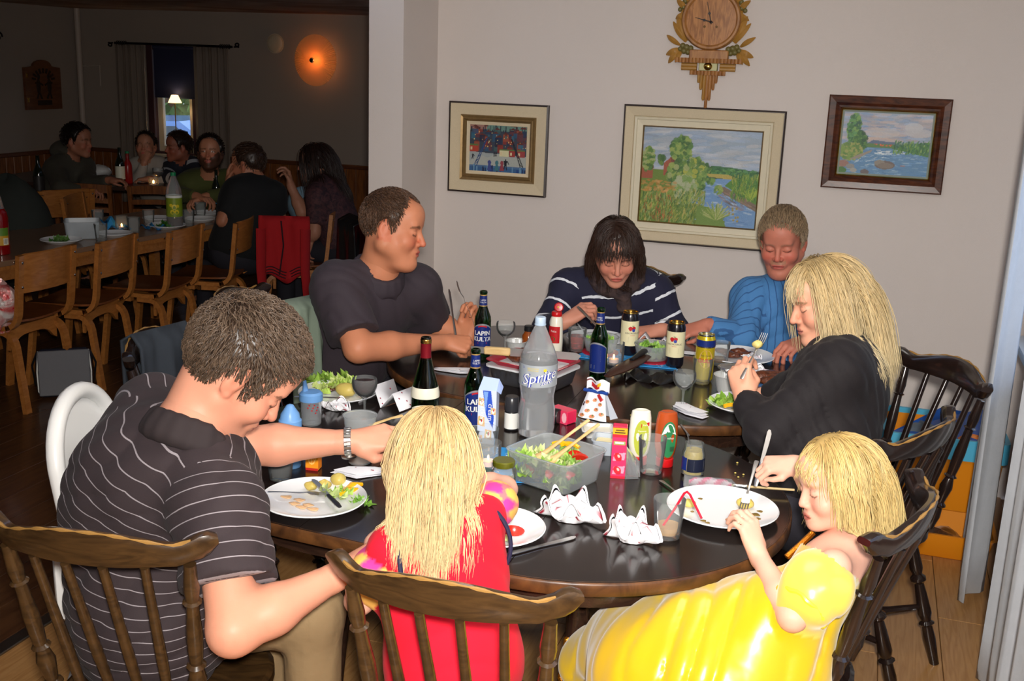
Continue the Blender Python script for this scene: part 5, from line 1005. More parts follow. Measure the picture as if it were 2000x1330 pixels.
zignap('standing folded paper napkin between the red wine glass and the wine bottle', on(763, 790), -.25); crumple('crumpled white napkin behind the blue spouted cup', on(655, 800), .05, .035, 5, pts=4); flatnap('white folded napkin by the forearm of the man in the dark shirt', on(893, 726), [(-.09, -.01), (-.02, .02), (.07, .035), (.085, -.005), (.02, -.03)], .1, .010); flatnap('crumpled long white napkin by the empty wine glass', on(1345, 806), [(-.06, .05), (-.03, .06), (.02, .015), (.07, -.02), (.05, -.05), (0, -.035), (-.05, .01)], .0, .016, 2)
plate('white plate of lettuce and potato behind the blue spouted cup', on(660, 775), .125); z2 = T+.007
for (x, y, w_) in ((620, 752, 'leftmost'), (650, 748, 'highest'), (678, 756, 'rightmost'), (636, 765, 'nearest')): leafy('green lettuce leaf on the plate behind the spouted cup, %s of four' % w_, on(x, y, z2), .06, 6, ((176, 204, 92), (206, 220, 140), (150, 188, 76)), .04)
lump('potato', 'large boiled potato on the plate behind the spouted cup', 'potato', on(676, 774, z2), (.034, .026, .022), potm, grp='potatoes on the plates'); meat('meat_piece', 'brown meat piece on the plate behind the spouted cup', on(640, 764, z2), .06, .014, .008, .3)
knife('table knife on the left rim of the plate behind the spouted cup', on(575, 776, T+.02), .35, 0, L=.17)
# ---- centre of near table
cr_art = lambda t, w, d, h: cracker(t, w, d, h)
def cracker(t, w, d, h):
    P = Paint(w, h, 60, 110, (214, 222, 240)); P.rect(0, 0, 1, 1, (206, 216, 238)); P.poly([(.25, 1), (.7, 1), (.9, .5), (.85, .3), (.45, .55)], (40, 80, 190)); P.poly([(.3, .98), (.55, .98), (.45, .6)], (120, 160, 226))
    for (x, y, s) in ((.18, .78, .16), (.2, .42, .2), (.6, .18, .2), (.85, .62, .14), (.15, .1, .14)): P.poly([(x-s, y-s*.35), (x+s, y-s*.5), (x+s*.9, y+s*.4), (x-s*.8, y+s*.5)], (222, 176, 110)); P.ell(x, y, s*.6, s*.35, (246, 238, 226)); P.ell(x+.02, y+.02, s*.25, s*.18, (190, 40, 60)); P.ell(x-.06, y+.03, s*.2, s*.12, (120, 160, 70))
    face_paint(P, w, h, t, 'printed_front', d)
    q = MB(); text_on(q, 'cream', .020, lambda x, y: (.004-y*-1+.006, -d/2-.0012, h*.60-x)); text_on(q, 'crackers', .020, lambda x, y: (-.016+y+.004, -d/2-.0012, h*.60-x)); q.build('lettering', lwhite, t)
    q = MB(); tp = [(-w/2, -d/2, h), (w/2, -d/2, h), (w/2, d/2, h), (-w/2, d/2, h), (-w*.3, -.004, h+.035), (w*.55, .0, h+.030), (w*.75, .012, h+.004), (w*.7, -.01, h-.012)]; q.add(tp, [(0, 1, 5, 4), (1, 2, 6, 5), (2, 3, 4, 5), (3, 0, 4), (5, 6, 7), (1, 5, 7)], 0, S(170, 190, 236)); q.build('crumpled_top', PRINT, t, 10)
p = on(952, 862); carton('cracker_carton', 'blue and white cream crackers carton with a crumpled open top', 'carton', p, .052, .045, .158, math.radians(8), mat('pale_blue_carton', S(206, 216, 238), .4, nz=(9, .05)), cracker)
p = on(998, 838); sh = thing('spice_grinder', 'black-capped grinder with a white label beside the soda bottle', 'grinder', p); MB().lathe([(.020, 0), (.021, .003), (.021, .055), (.019, .058)], 26).build('body', black_pl, sh); MB().lathe([(.0213, .006), (.0213, .054)], 30, close=False).build('label', lwhite, sh); MB().lathe([(.021, .058), (.022, .062), (.021, .098), (.018, .102), (.001, .102)], 26).build('grinder_cap', mat('grey_smoked_plastic', S(50, 50, 54), .25, nz=(9, .04)), sh)
p = on(1098, 822); pk = carton('snack_carton', 'small pink carton lying on its side behind the soda bottle', 'carton', p+V(0, 0, .0005), .075, .045, .04, math.radians(-25), pinkc, lambda t, w, d, h: face_paint(Paint(w, h, 50, 30, (224, 60, 96)).ell(.35, .5, .3, .4, (240, 150, 160)).ell(.35, .5, .2, .28, (196, 40, 60)).ell(.85, .5, .12, .4, (244, 180, 190)), w, h, t, 'printed_front', d))
tag(MB().lathe([(.021, 0), (.023, .004), (.023, .03), (.02, .034), (.001, .034)], 26, (0, 0, .0232), (-.9, .2, 0)).build('screw_lid', black_pl, None, True, on(1092, 828)), 'black screw lid lying on its edge behind the soda bottle', 'lid')
# foil tray stack with red meat tray and carving knife
p = on(1040, 748); ft = thing('foil_tray', 'deep foil tray with a white lid under the red meat tray', 'tray', p, math.radians(-14))
tub(.115, .085, .055, .02, fl=1.1).build('tray_body', foil, ft, 40); B = rbox(.135, .102, 0, .025); MB().prism(B, .058, .064).build('lid', mat('white_lid', S(222, 224, 226), .3, nz=(5, .02)), ft)
rt = thing('meat_tray', 'red-rimmed white serving tray of grilled meat on top of the foil tray', 'tray', p+V(0, 0, .0648), math.radians(-14)); mr_ = mat('dark_red_plastic', S(170, 22, 50), .3, nz=(5, .02)); tub(.112, .085, .016, .022, fl=1.12, lip=.010).build('tray_body', mr_, rt, 40); MB().prism(rbox(.105, .078, 0, .02), .003, .0045).build('tray_floor', china, rt)
R14 = RZ(math.radians(-14))
for (x, y, L_, an) in ((-.045, .02, .09, .2), (-.05, -.02, .10, .0), (-.06, .05, .08, -.2), (-.02, .0, .08, .5), (.04, -.01, .04, .3)): meat('meat_piece', 'browned grilled meat piece on the red serving tray', p+R14 @ V(x, y, .070), L_, .022, .015, an-.25)
kk = thing('carving_knife', 'long wide carving knife with a wooden handle laid across the red tray', 'knife', p+V(0, 0, .108), 0); A = PZ(920, 682, T+.108)-p-V(0, 0, .108); Bq = PZ(1135, 697, T+.108)-p-V(0, 0, .108); d = Bq-A; F = np.stack([nrm(d), nrm(np.cross((0, 0, 1), d)), V(0, 0, 1)], 1); L = np.linalg.norm(d)
MB().box((L*.06, 0, 0), (L*.06, .002, .011)).xf(F, A).build('knife_end', silver, kk); MB().box((L*.24, 0, 0), (L*.12, .010, .013), bev=.004).xf(F, A).build('wooden_handle', wood_s, kk); MB().prism([(L*.36, -.014), (L*.97, -.012), (L, .004), (L*.95, .013), (L*.36, .014)], -.0012, .0012, M=np.array([[1, 0, 0], [0, 0, 1], [0, 1, 0]])).xf(F, A).build('blade', silver, kk)
# bag of bread toppings with clip, dishes
p = on(1163, 815); bg_ = thing('snack_bag', 'white printed snack bag rolled shut with a blue clip', 'bag', p, math.radians(-12)); P = Paint(.085, .09, 70, 60, (226, 232, 240)); 
for (x, y) in ((.2, .62), (.5, .72), (.78, .6), (.3, .3), (.62, .38), (.85, .25), (.15, .1), (.5, .1)): P.ell(x, y, .1, .07, (206, 150, 100), 1, .3); P.ell(x, y+.02, .075, .045, (224, 120, 90), 1, .3); P.ell(x+.02, y+.03, .03, .03, (90, 120, 60))
P.rect(.02, .45, .1, .6, (60, 20, 40)); P.poly([(.55, .9), (.7, 1), (.95, .8), (.8, .7)], (180, 40, 40))
P.mb(lambda u, v: ((u-.5)*.085*(1.15-.45*v), -.022*(1-v)-.004*math.sin(9*u)-.010*math.sin(PI*u)*(1-v*.5)-.002, .002+.078*v)).build('printed_front', PRINT, bg_, 80)
MB().add([(-.05, .0, .001), (.05, .0, .001), (.062, .03, .001), (-.045, .035, .001), (-.03, -.004, .08), (.03, -.004, .08), (.032, .004, .08), (-.03, .004, .08)], [(0, 3, 7, 4), (1, 5, 6, 2), (2, 6, 7, 3)], 0, S(206, 212, 222)).build('bag_back', PRINT, bg_, 20)
MB().tube([(-.042, -.003, .083), (.038, -.003, .083)], .006, 8, flat=(1, .9)).build('blue_clip', mat('blue_clip', S(30, 70, 150), .35, nz=(5, .02)), bg_)
P = Paint(.07, .03, 40, 20, (222, 226, 232)).rect(.2, .2, .6, .6, (190, 40, 44)).rect(.5, .4, .65, .7, (230, 190, 40)).rect(0, .7, .4, .85, (120, 60, 60)); P.mb(lambda u, v: ((u-.5)*.075+.004, -.004+.005*math.sin(8*u), .088+.034*v+.004*math.sin(11*u))).build('rolled_top', PRINT, bg_, 80)
p = on(1166, 850); ds = thing('paper_dish', 'small square white dish of pale spread in front of the snack bag', 'dish', p, math.radians(20)); tub(.036, .030, .022, .006, fl=1.25, lip=.003).build('dish_body', whitepl, ds, 40); MB().prism(rbox(.038, .032, 0, .006), .010, .016).build('spread', mat('pale_spread', S(236, 232, 214), .4, nz=(30, .04), bump=(50, .4, .003)), ds)
p = on(1182, 882); ds = thing('butter_tub', 'open clear butter tub with a pale blue print beside the pink carton', 'tub', p, math.radians(5)); tub(.030, .034, .040, .012, fl=1.15, lip=.003).build('tub_body', mat('translucent_white_plastic', S(210, 220, 232), .25, trans=.35, nz=(5, .02)), ds, 40); MB().prism(rbox(.028, .032, 0, .010), .004, .030).build('butter', mat('butter', S(236, 222, 170), .4, nz=(20, .05)), ds)
def bluenap(label, p, poly, ang):
    n = len(poly); q = MB(); rs = random.Random(4); c = np.mean(poly, 0)
    pm = mat('blue_floral_napkin', S(40, 140, 206), .75, attr=None, nz=(5, .03)); vs = [(x, y, .0006) for x, y in poly]+[(x, y, .003+rs.uniform(0, .003)) for x, y in poly]+[(c[0], c[1], .004)]
    q.add(vs, [(i, (i+1) % n, n+(i+1) % n, n+i) for i in range(n)]+[(n+i, n+(i+1) % n, 2*n) for i in range(n)]); q.xf(RZ(ang)); o = q.build('blue_napkin', pm, None, 20, p)
    fl = MB(); tri = [np.array(x) for x in poly]
    for _ in range(60):
        i = rs.randrange(n); u, v = rs.random(), rs.random()
        if u+v > 1: u, v = 1-u, 1-v
        pp = c+(tri[i]-c)*u+(tri[(i+1) % n]-c)*v; zz = .0052
        for k in range(4): a = rs.random()*6; fl.lathe([(.0018, 0), (.0006, .0004)], 5, (pp[0]+.004*math.cos(a), pp[1]+.004*math.sin(a), zz))
    fl.xf(RZ(ang)); f_ = fl.build('white_flower_print', lwhite, o); f_['kind'] = 'stuff'; return tag(o, label, 'napkin', 'blue napkins with white flowers')
bluenap('blue napkin with white flowers under the salad box and jars', on(1000, 905), [(-.14, .02), (-.08, .10), (.02, .11), (.09, .02), (.14, -.10), (.05, -.135), (-.05, -.10)], 0); bluenap('blue napkin with white flowers spread on the far table under the meat knife', on(1215, 700), [(-.17, -.06), (-.13, .10), (.02, .13), (.12, .06), (.22, -.07), (.05, -.09)], 0)
tumbler('straight clear drinking glass at the left of the blue napkin', on(948, 893), .035, .085, None, 0, False); p = on(953, 915)
tc_ = thing('candle_glass', 'glass candle holder with a lit tealight on the blue napkin, near table', 'candle', p+V(.0, .0, .005)); MB().lathe([(.03, 0), (.034, .003), (.034, .07), (.0325, .07), (.0325, .006), (.001, .005)], 30).build('glass_body', GLASS, tc_, 50); MB().lathe([(.018, .0055), (.0185, .018), (.017, .018), (.001, .015)], 20).build('tealight', mat('wax', S(236, 206, 196), .4, nz=(5, .02)), tc_)
flm = mat('candle_flame', (1, .6, .2), .5, emit=((1, .5, .14), 14), nz=(3, .01)); MB().ell((0, 0, .026), (.003, .003, .008), seg=8, ring=6).build('flame', flm, tc_)
p = on(982, 968); jr = thing('relish_jar', 'square glass jar of green relish with an olive lid', 'jar', p, .2); B = rbox(.030, .030, 0, .012)
q = MB(); n = len(B); lay = [(.9, 0), (1, .003), (1, .066), (.82, .076), (.78, .082), (.74, .082), (.78, .074), (.95, .064), (.95, .005), (.5, .004)]; q.add([(x*s, y*s, z) for s, z in lay for x, y in B], [(i*n+k, i*n+(k+1) % n, (i+1)*n+(k+1) % n, (i+1)*n+k) for i in range(len(lay)-1) for k in range(n)]+[tuple(range(n))[::-1], tuple((len(lay)-1)*n+k for k in range(n))]); q.build('jar_glass', GLASS, jr, 50)
MB().prism([(x*.93, y*.93) for x, y in B], .0055, .044).build('relish', mat('green_relish', S(150, 140, 30), .3, trans=.2, nz=(60, .35)), jr); MB().lathe([(.0275, .080), (.0282, .083), (.0282, .093), (.026, .0955), (.001, .0955)], 36).build('lid', mat('olive_lid', S(104, 106, 24), .25, .3, coat=.4, nz=(5, .03)), jr)
tag(MB().lathe([(.0, 0), (.018, 0), (.018, .034), (.016, .036), (.001, .036)], 24).build('white_pot', whitepl, None, True, on(990, 995)), 'small white pot beside the relish jar', 'pot'); p = on(943, 945); gl = thing('jar', 'low jar with a dark green lid half hidden by blonde hair', 'jar', p); MB().lathe([(.024, 0), (.025, .002), (.025, .022), (.022, .025)], 24).build('jar_glass', GLASS, gl); MB().lathe([(.025, .025), (.026, .027), (.026, .035), (.001, .036)], 24).build('lid', mat('dark_green_lid', S(28, 70, 50), .3, .3, nz=(5, .03)), gl)
plate('white plate with a tomato wedge in front of the girl in red', on(965, 1042), .118); wedge('red tomato wedge on the plate of the girl in red', on(1003, 1040, T+.007), .026, .2, tilt=1.2); lump('cucumber', 'pale green cucumber piece on the plate of the girl in red', 'cucumber', on(985, 1055, T+.007), (.018, .014, .006), mat('cucumber', S(176, 190, 120), .35, nz=(30, .08))); knife('table knife beside the plate of the girl in red', on(990, 1085), math.radians(52), 0, L=.19)
# ---- far table
p = on(1084, 690); sq = thing('squeeze_bottle', 'white squeeze bottle with an open red flip cap', 'bottle', p, 0, 'upside-down squeeze bottles' if 0 else None); a = facing(p)
MB().lathe([(.024, 0), (.026, .004), (.027, .05), (.025, .10), (.022, .135), (.017, .145)], 28).build('bottle_body', mat('mayo_bottle'), sq); cp = MB().lathe([(.019, .144), (.020, .147), (.0195, .158), (.017, .161), (.001, .161)], 24).build('cap', redpl, sq); MB().lathe([(.001, 0), (.017, 0), (.0175, .006), (.014, .010), (.001, .011)], 24, (.008, -.004, .178), (.2, -1, .25)).build('flip_lid', redpl, cp); MB().ell((.009, -.017, .181), (.004, .003, .004)).build('nozzle', mat('yellow_nozzle', S(230, 190, 90), .4, nz=(9, .02)), cp)
lb = arc_label(.0272, .045, .108, a-.5, 120, lred, sq); q = MB(); text_on(q, 'Felix', .012, cyl_map(.0278, .09, a-.35)); q.build('lettering', lwhite, lb); q = MB(); m_ = cyl_map(.0278, .06, a-.5); q.add([m_(.012*math.cos(k*PI/8), .010*math.sin(k*PI/8)) for k in range(16)], [tuple(range(16))]); q.build('leaf_print', mat('green_print'), lb)
p = on(1031, 688); kb = thing('sauce_bottle', 'small amber sauce bottle with a black cap behind the soda bottle', 'bottle', p); MB().lathe([(.022, 0), (.024, .004), (.024, .065), (.016, .078), (.014, .085)], 26).build('bottle_body', mat('amber_sauce', S(150, 74, 24), .15, trans=.2, nz=(9, .05)), kb); MB().lathe([(.017, .083), (.017, .101), (.015, .103), (.001, .103)], 24).build('cap', black_pl, kb)
def foilcup(label, p, r=.042, h=.05):
    q = MB(); n = 96; vs = []
    for rr, z in ((r*.78, 0), (r*.8, .003), (r, h-.006), (r+.003, h), (r+.006, h-.001), (r, h-.004), (r*.77, .004)): vs += [(rr*(1+(.022 if k % 2 else -.0) * (1 if 0 < z < h-.003 else 0))*math.cos(2*PI*k/n), rr*(1+(.022 if k % 2 else -.0)*(1 if 0 < z < h-.003 else 0))*math.sin(2*PI*k/n), z) for k in range(n)]
    q.add(vs, [(i*n+k, i*n+(k+1) % n, (i+1)*n+(k+1) % n, (i+1)*n+k) for i in range(6) for k in range(n)]+[tuple(range(n))[::-1], tuple(6*n+k for k in range(n))]); o = q.build('baking_cup', mat('white_pleated_cup', S(216, 218, 216), .3, .25, nz=(9, .03)), None, 20, p); return tag(o, label, 'cup', 'pleated baking cups')
foilcup('pleated white foil cup behind the tilting wine glass', on(1008, 690), .036, .05); foilcup('large pleated white foil cup with foil on top near the raised fork', on(1424, 765), .050, .06)
tag(MB().ell((0, 0, .018), (.052, .045, .018), wob=.2, seg=20, ring=10).build('crumpled_foil', foil, None, 15, on(1426, 758)+V(.01, 0, .052)), 'crumpled foil lying on the large pleated cup', 'foil')
tumbler('fluted tumbler with a pink drink behind the soda bottle', on(1126, 685), .036, .088, rose, .62); tumbler('empty fluted tumbler in front of the yellow can', on(1370, 748), .036, .092); tumbler('tumbler with an amber rest right of the yellow can', on(1405, 712), .036, .086, amber, .2)
def lidbowl(label, p, content, n_=10):
    t = thing('salad_bowl', label, 'bowl', p, 0, 'round clear plastic bowls on red lids'); MB().lathe([(.066, 0), (.069, .003), (.069, .007), (.05, .009)], 40).build('red_lid_base', mr_, t); MB().lathe([(.050, .0095), (.054, .012), (.064, .05), (.067, .064), (.069, .065), (.069, .067), (.0655, .067), (.062, .05), (.0525, .014), (.001, .012)], 44).build('bowl_body', clearbox, t, 50)
    for k in range(n_): leafy('shredded green lettuce in the round plastic bowl', p+V(random.uniform(-.035, .035), random.uniform(-.035, .035), .038+random.uniform(0, .014)), .03, 4, ((150, 196, 80), (176, 212, 110), (120, 176, 64)), .014, grp='shredded lettuce in the round bowls')
    for k in range(9 if content else 5):
        a = k*.7; r_ = .04; tag(MB().lathe([(.013, -.002), (.0145, 0), (.013, .002)], 16, (0, 0, 0), (math.cos(a), math.sin(a), .3)).build('cucumber_slice', mat('cucumber'), None, True, p+V(r_*math.cos(a), r_*math.sin(a), .030)), 'pale cucumber slice against the wall of the round plastic bowl', 'cucumber', 'cucumber slices in the round bowls')
    return t
lidbowl('round clear bowl of shredded lettuce behind the green back-label bottle', on(1172, 690), 0); lidbowl('round clear bowl of shredded lettuce and cucumber between the two cider cans', on(1273, 705), 1)
p = on(1198, 712); t2 = thing('candle_glass', 'glass candle holder with a lit tealight on the far table', 'candle', p+V(0, 0, .004)); MB().lathe([(.033, 0), (.036, .003), (.037, .08), (.0355, .08), (.0345, .006), (.001, .005)], 30).build('glass_body', GLASS, t2, 50); MB().lathe([(.018, .0055), (.0185, .018), (.017, .018), (.001, .015)], 20).build('tealight', mat('wax'), t2); MB().ell((0, 0, .026), (.0035, .0035, .009), seg=8, ring=6).build('flame', flm, t2)
# knife sheath (dark leather) on the blue napkin and black cloth
lea = mat('dark_leather', S(62, 36, 26), .4, nz=(20, .2), coat=.2); ks = thing('knife_sheath', 'brown leather knife sheath with a black handle on the blue napkin', 'sheath', on(1215, 722)+V(0, 0, .006)); A = PZ(1185, 735, T+.02)-on(1215, 722)-V(0, 0, .006); Bq = PZ(1262, 695, T+.03)-on(1215, 722)-V(0, 0, .006)
MB().tube([A, A*.7+Bq*.3, A*.3+Bq*.7, Bq], [.012, .030, .034, .022], 12, flat=(1, .35)).build('leather_body', lea, ks); MB().tube([A*.4+Bq*.6+V(0, 0, .014), A*.1+Bq*.9+V(0, 0, .022), Bq*1.25-A*.25+V(0, 0, .02)], [.008, .012, .011], 10, flat=(1, .8)).build('handle', black_pl, ks)
q = MB(); rs = random.Random(5); nx = 14
vs = [((i/nx-.5)*.22+rs.uniform(-.004, .004), (j/6-.5)*.09+.02*math.sin(i*.7), max(.001, .012+.014*math.sin(i*1.3+j*.9)+rs.uniform(-.003, .003)-(.012 if j in (0, 6) else 0))) for j in range(7) for i in range(nx+1)]
q.add(vs, [(j*(nx+1)+i, j*(nx+1)+i+1, (j+1)*(nx+1)+i+1, (j+1)*(nx+1)+i) for j in range(6) for i in range(nx)]).xf(RZ(.25)); o = q.build('black_cloth', mat('black_leather_cloth', S(26, 24, 22), .4, nz=(9, .2)), None, 60, on(1282, 742)); o.modifiers.new('thickness', 'SOLIDIFY').thickness = .003; tag(o, 'crumpled black leather cloth right of the knife sheath', 'cloth')
plate('white plate with lettuce and pepper in front of the blonde woman', on(1455, 798), .118); leafy('green lettuce on the blonde woman\'s plate', on(1415, 788, T+.007), .06, 8); tag(MB().tube(bez((-.03, 0, 0), (0, .02, .012), (.03, 0, 0), 6), .007, 6).build('pepper_slice', pepm, None, True, on(1432, 796, T+.014)), 'yellow pepper slice on the blonde woman\'s plate', 'pepper'); meat('meat_piece', 'small brown meat piece on the blonde woman\'s plate', on(1480, 790, T+.008), .04, .014, .010, .4)
plate('white plate of grilled meat in front of the man in the blue sweater', on(1440, 702), .135)
for k in range(4): meat('meat_piece', 'grilled meat piece on the plate of the man in the blue sweater', on(1412+k*16, 692+(k % 2)*7, T+.007), .07, .018, .012, random.uniform(-.5, .5))
crumple('crumpled napkin on the plate of the man in the blue sweater', on(1468, 700, T+.016), .035, .022, 12, 0, 4); plate('white plate in front of the woman in the striped sweater', on(1165, 668), .12); plate('white plate of lettuce in front of the man in the dark shirt', on(862, 660), .12); leafy('green lettuce on the plate of the man in the dark shirt', on(838, 655, T+.007), .05, 7)
p = on(1525, 757); pl = thing('serving_platter', 'oval steel platter of roast meat beside the blonde woman', 'platter', p); MB().lathe([(.001, .002), (.12, .002), (.13, 0), (.17, .016), (.185, .018), (.186, .020), (.168, .0185), (.128, .005), (.001, .005)], 56).xf(np.diag([1, .72, 1])).build('platter_dish', mat('polished_steel', S(205, 205, 208), .12, 1, nz=(9, .02)), pl, 50)
for (x, y, L_, w_, an, nm) in ((-.04, .0, .17, .032, .3, 'left'), (.03, .03, .16, .03, .2, 'back'), (.02, -.04, .18, .032, .1, 'front'), (.08, 0, .13, .03, .6, 'right'), (-.02, -.02, .12, .03, -.4, 'topmost')): meat('meat_piece', 'large roast meat piece on the oval steel platter, the %s one' % nm, p+V(x, y, .006+abs(x)*.1), L_, w_, .022, an)
crumple('crumpled white napkin on the left end of the steel platter', p+V(-.08, .05, .022), .045, .035, 21, 0, 4); lump('food_scrap', 'orange vegetable scrap on the rim of the steel platter', 'food scrap', p+V(-.10, -.055, .012), (.014, .007, .003), mat('orange_scrap', S(220, 110, 40), .4, nz=(9, .1)), .2)
zignap('white napkin standing behind the cucumber bowl', on(1275, 685)+V(0, .05, 0), .1, .06, .05); flatnap('flat white card beside the nearer cider can', on(1335, 690), [(-.06, -.01), (.05, -.02), (.06, .02), (-.05, .03)], .1, .002, 0)
lump('mustard_crumb', 'small potato crumb on the near table right of the mustard jar', 'food scrap', on(1440, 905), (.003, .002, .002), potm, grp='crumbs on the near table')
for (x, y) in ((1436, 925), (1442, 933), (1452, 928), (1260, 800), (1232, 812)): lump('crumb', 'tiny pale crumb on the dark tabletop', 'food scrap', on(x, y), (.003, .002, .002), potm, grp='crumbs on the dark tables')
tag(MB().tube([on(1330, 830, .74)+V(0, .0, 0), on(1345, 850, .74)], .003, 6).build('teaspoon', silver), 'steel spoon lying at the back edge of the near table', 'spoon')
# ================================================================== HALL THINGS AND FLOOR THINGS
HT = .7305
def hall_plate(label, px, py, r=.11, salad=0, z=HT):
    p = on(px, py, z); plate(label, p, r, 'white plates on the hall tables')
    if salad: leafy('dark green salad on a hall plate, %s' % salad, p+V(0, 0, .007), .07, 7, ((60, 110, 40), (90, 130, 60), (200, 206, 190)), .02, grp=None)
hall_plate('white hall plate with green salad nearest the camera', 120, 474, .11, 'nearest the camera'); hall_plate('white hall plate between the plastic box and a tumbler', 224, 461, .10); hall_plate('white hall plate with green salad by the green-label bottle', 326, 445, .115, 'by the green-label bottle')
hall_plate('white hall plate behind the green-label bottle', 310, 431, .10); hall_plate('stacked white hall plate near the elbow of the man in the black shirt', 392, 432, .10); hall_plate('white hall plate with a napkin at the far end of the long table', 405, 420, .10); hall_plate('white plate half hidden by the man in the black shirt', 452, 433, .09)
for (x, y, lb) in ((198, 470, 'hall tumbler in front of the plate by the plastic box'), (262, 456, 'hall tumbler right of the candle glass'), (291, 440, 'hall tumbler left of the green-label bottle'), (369, 440, 'hall tumbler right of the green-label bottle'), (192, 440, 'hall tumbler behind the plastic box'), (392, 424, 'hall tumbler by the hands of the man in green')):
    tumbler(lb, on(x, y, HT), .038, .095, group='tumblers on the hall table')
p = on(238, 448, HT); hc = thing('candle_glass', 'lit tealight glass on the long hall table', 'candle', p); MB().lathe([(.032, 0), (.036, .003), (.036, .08), (.0345, .08), (.034, .006), (.001, .005)], 24).build('glass_body', GLASS, hc); MB().lathe([(.018, .0055), (.0185, .018), (.001, .015)], 16).build('tealight', mat('wax'), hc); MB().ell((0, 0, .026), (.005, .005, .010), seg=8, ring=6).build('flame', flm, hc)
p = on(300, 362, HT); hc = thing('candle_glass', 'lit tealight glass on the far hall table', 'candle', p); MB().lathe([(.032, 0), (.036, .003), (.036, .06), (.0345, .06), (.034, .006), (.001, .005)], 24).build('glass_body', GLASS, hc); MB().lathe([(.018, .0055), (.0185, .018), (.001, .015)], 16).build('tealight', mat('wax'), hc); MB().ell((0, 0, .028), (.008, .008, .014), seg=8, ring=6).build('flame', flm, hc)
wineglass('wine glass beside the candle on the far hall table', on(310, 362, HT), .045, .15, redwine, .5)
p = on(162, 463, HT); wbx = thing('plastic_box', 'translucent white plastic box on the long hall table', 'box', p, math.radians(38)); tub(.085, .085, .095, .02, fl=1.1).build('box_body', mat('milky_plastic', S(200, 208, 214), .35, trans=.3, nz=(5, .02)), wbx, 50)
for (px, py, r, nm) in ((222, 448, .09, 'crumpled blue napkin behind the plastic box'), (300, 447, .07, 'crumpled blue napkin under the hall tumblers')):
    q = MB(); rs = random.Random(px); nx = 10; q.add([((i/nx-.5)*2*r, (j/6-.5)*r*1.2, max(.002, .02*math.sin(i*1.1+j)+(.05 if px == 222 and i < 5 else .01)+rs.uniform(-.006, .006))) for j in range(7) for i in range(nx+1)], [(j*(nx+1)+i, j*(nx+1)+i+1, (j+1)*(nx+1)+i+1, (j+1)*(nx+1)+i) for j in range(6) for i in range(nx)]); o = q.build('blue_napkin', mat('blue_floral_napkin'), None, 20, on(px, py, HT)); tag(o, nm, 'napkin')
p = on(342, 444, HT); gb = thing('soda_bottle', 'clear two-litre bottle with a green label and green cap on the hall table', 'bottle', p)
MB().lathe([(.02, .006), (.036, .0), (.048, .008), (.048, .2), (.044, .235), (.018, .305), (.0145, .312), (.0145, .325)], 30).build('bottle_body', PLAST, gb, 50); gl_ = MB().lathe([(.0486, .07), (.0486, .125), (.0486, .19)], 36, close=False).build('label', mat('lime_label', S(130, 150, 40), .4, nz=(9, .05)), gb); MB().lathe([(.016, .315), (.016, .335), (.001, .336)], 20).build('cap', mat('green_cap', S(20, 130, 80), .4, nz=(9, .03)), gb); MB().lathe([(.001, .008), (.046, .01), (.046, .06), (.001, .06)], 24).build('drink', amber, gb); MB().lathe([(.0487, .184), (.0487, .198)], 36, close=False).build('white_band', lwhite, gb)
a = facing(p); q = MB()
for (x, z, r) in ((-.012, .10, .014), (.014, .10, .014), (.0, .13, .016), (-.02, .14, .01), (.02, .135, .01)): m_ = cyl_map(.0492, z, a); q.add([m_(x+r*math.cos(k*PI/6), r*math.sin(k*PI/6)) for k in range(12)], [tuple(range(12))])
q.build('fruit_print', mat('yellow_print'), gl_)
def hbottle(label, px, py, H_, R_, m, lab=None, z=HT, cap=None, group='bottles on the hall tables'):
    p = on(px, py, z); t = thing('bottle', label, 'bottle', p, 0, group); MB().lathe([(.001, .003), (R_*.9, 0), (R_, .006), (R_, H_*.55), (R_*.85, H_*.63), (R_*.38, H_*.78), (R_*.34, H_*.98), (R_*.38, H_)], 24).build('bottle_glass', m, t, 50)
    if lab: MB().lathe([(R_+.0006, H_*.15), (R_+.0006, H_*.5)], 28, close=False).build('label', lab, t)
    if cap: MB().lathe([(R_*.42, H_*.95), (R_*.42, H_+.005), (.001, H_+.006)], 16).build('cap', cap, t)
dkg = mat('black_green_glass', S(14, 26, 18), .06, spec=.6, coat=.6, nz=(5, .02)); hbottle('dark wine bottle on the hall table in front of the man in the hoodie', 78, 383, .29, .038, dkg, ldark); hbottle('dark wine bottle with a pale label at the far hall table', 236, 360, .29, .037, dkg, mat('ivory_label')); hbottle('red sauce bottle with a green cap at the far hall table', 251, 358, .25, .034, mat('red_bottle', S(150, 24, 20), .3, nz=(9, .04)), None, cap=mat('green_cap')); hbottle('dark bottle with a blue label at the hands of the man in green', 424, 408, .27, .032, dkg, mat('cyan_label', S(40, 150, 210), .4, nz=(9, .04)))
p = on(3, 496, HT); rbt = thing('juice_bottle', 'red bottle with a fruit label cut off by the left edge', 'bottle', p); MB().lathe([(.04, 0), (.045, .004), (.045, .19), (.04, .215), (.03, .235)], 26).build('bottle_body', mat('red_juice', S(140, 10, 16), .15, trans=.2, nz=(9, .05)), rbt); MB().lathe([(.029, .236), (.018, .29), (.0145, .30)], 26, close=False).build('bottle_shoulder', PLAST, rbt); 
P = Paint(.06, .09, 30, 44, (90, 130, 40)); P.rect(0, 0, 1, .55, (200, 150, 30)); P.rect(.45, .04, .95, .4, (230, 226, 210))
for k in range(7): P.rect(.5+k*.06, .08, .525+k*.06, .36, (50, 40, 30))
a = facing(p); P.mb(lambda u, v: cyl_map(.0456, .05+v*.09, a+.35)((u-.5)*.06, 0)).build('label', PRINT, rbt); q = MB(); text_on(q, 'SAFT', .02, cyl_map(.0462, .115, a+.35)) if 0 else None
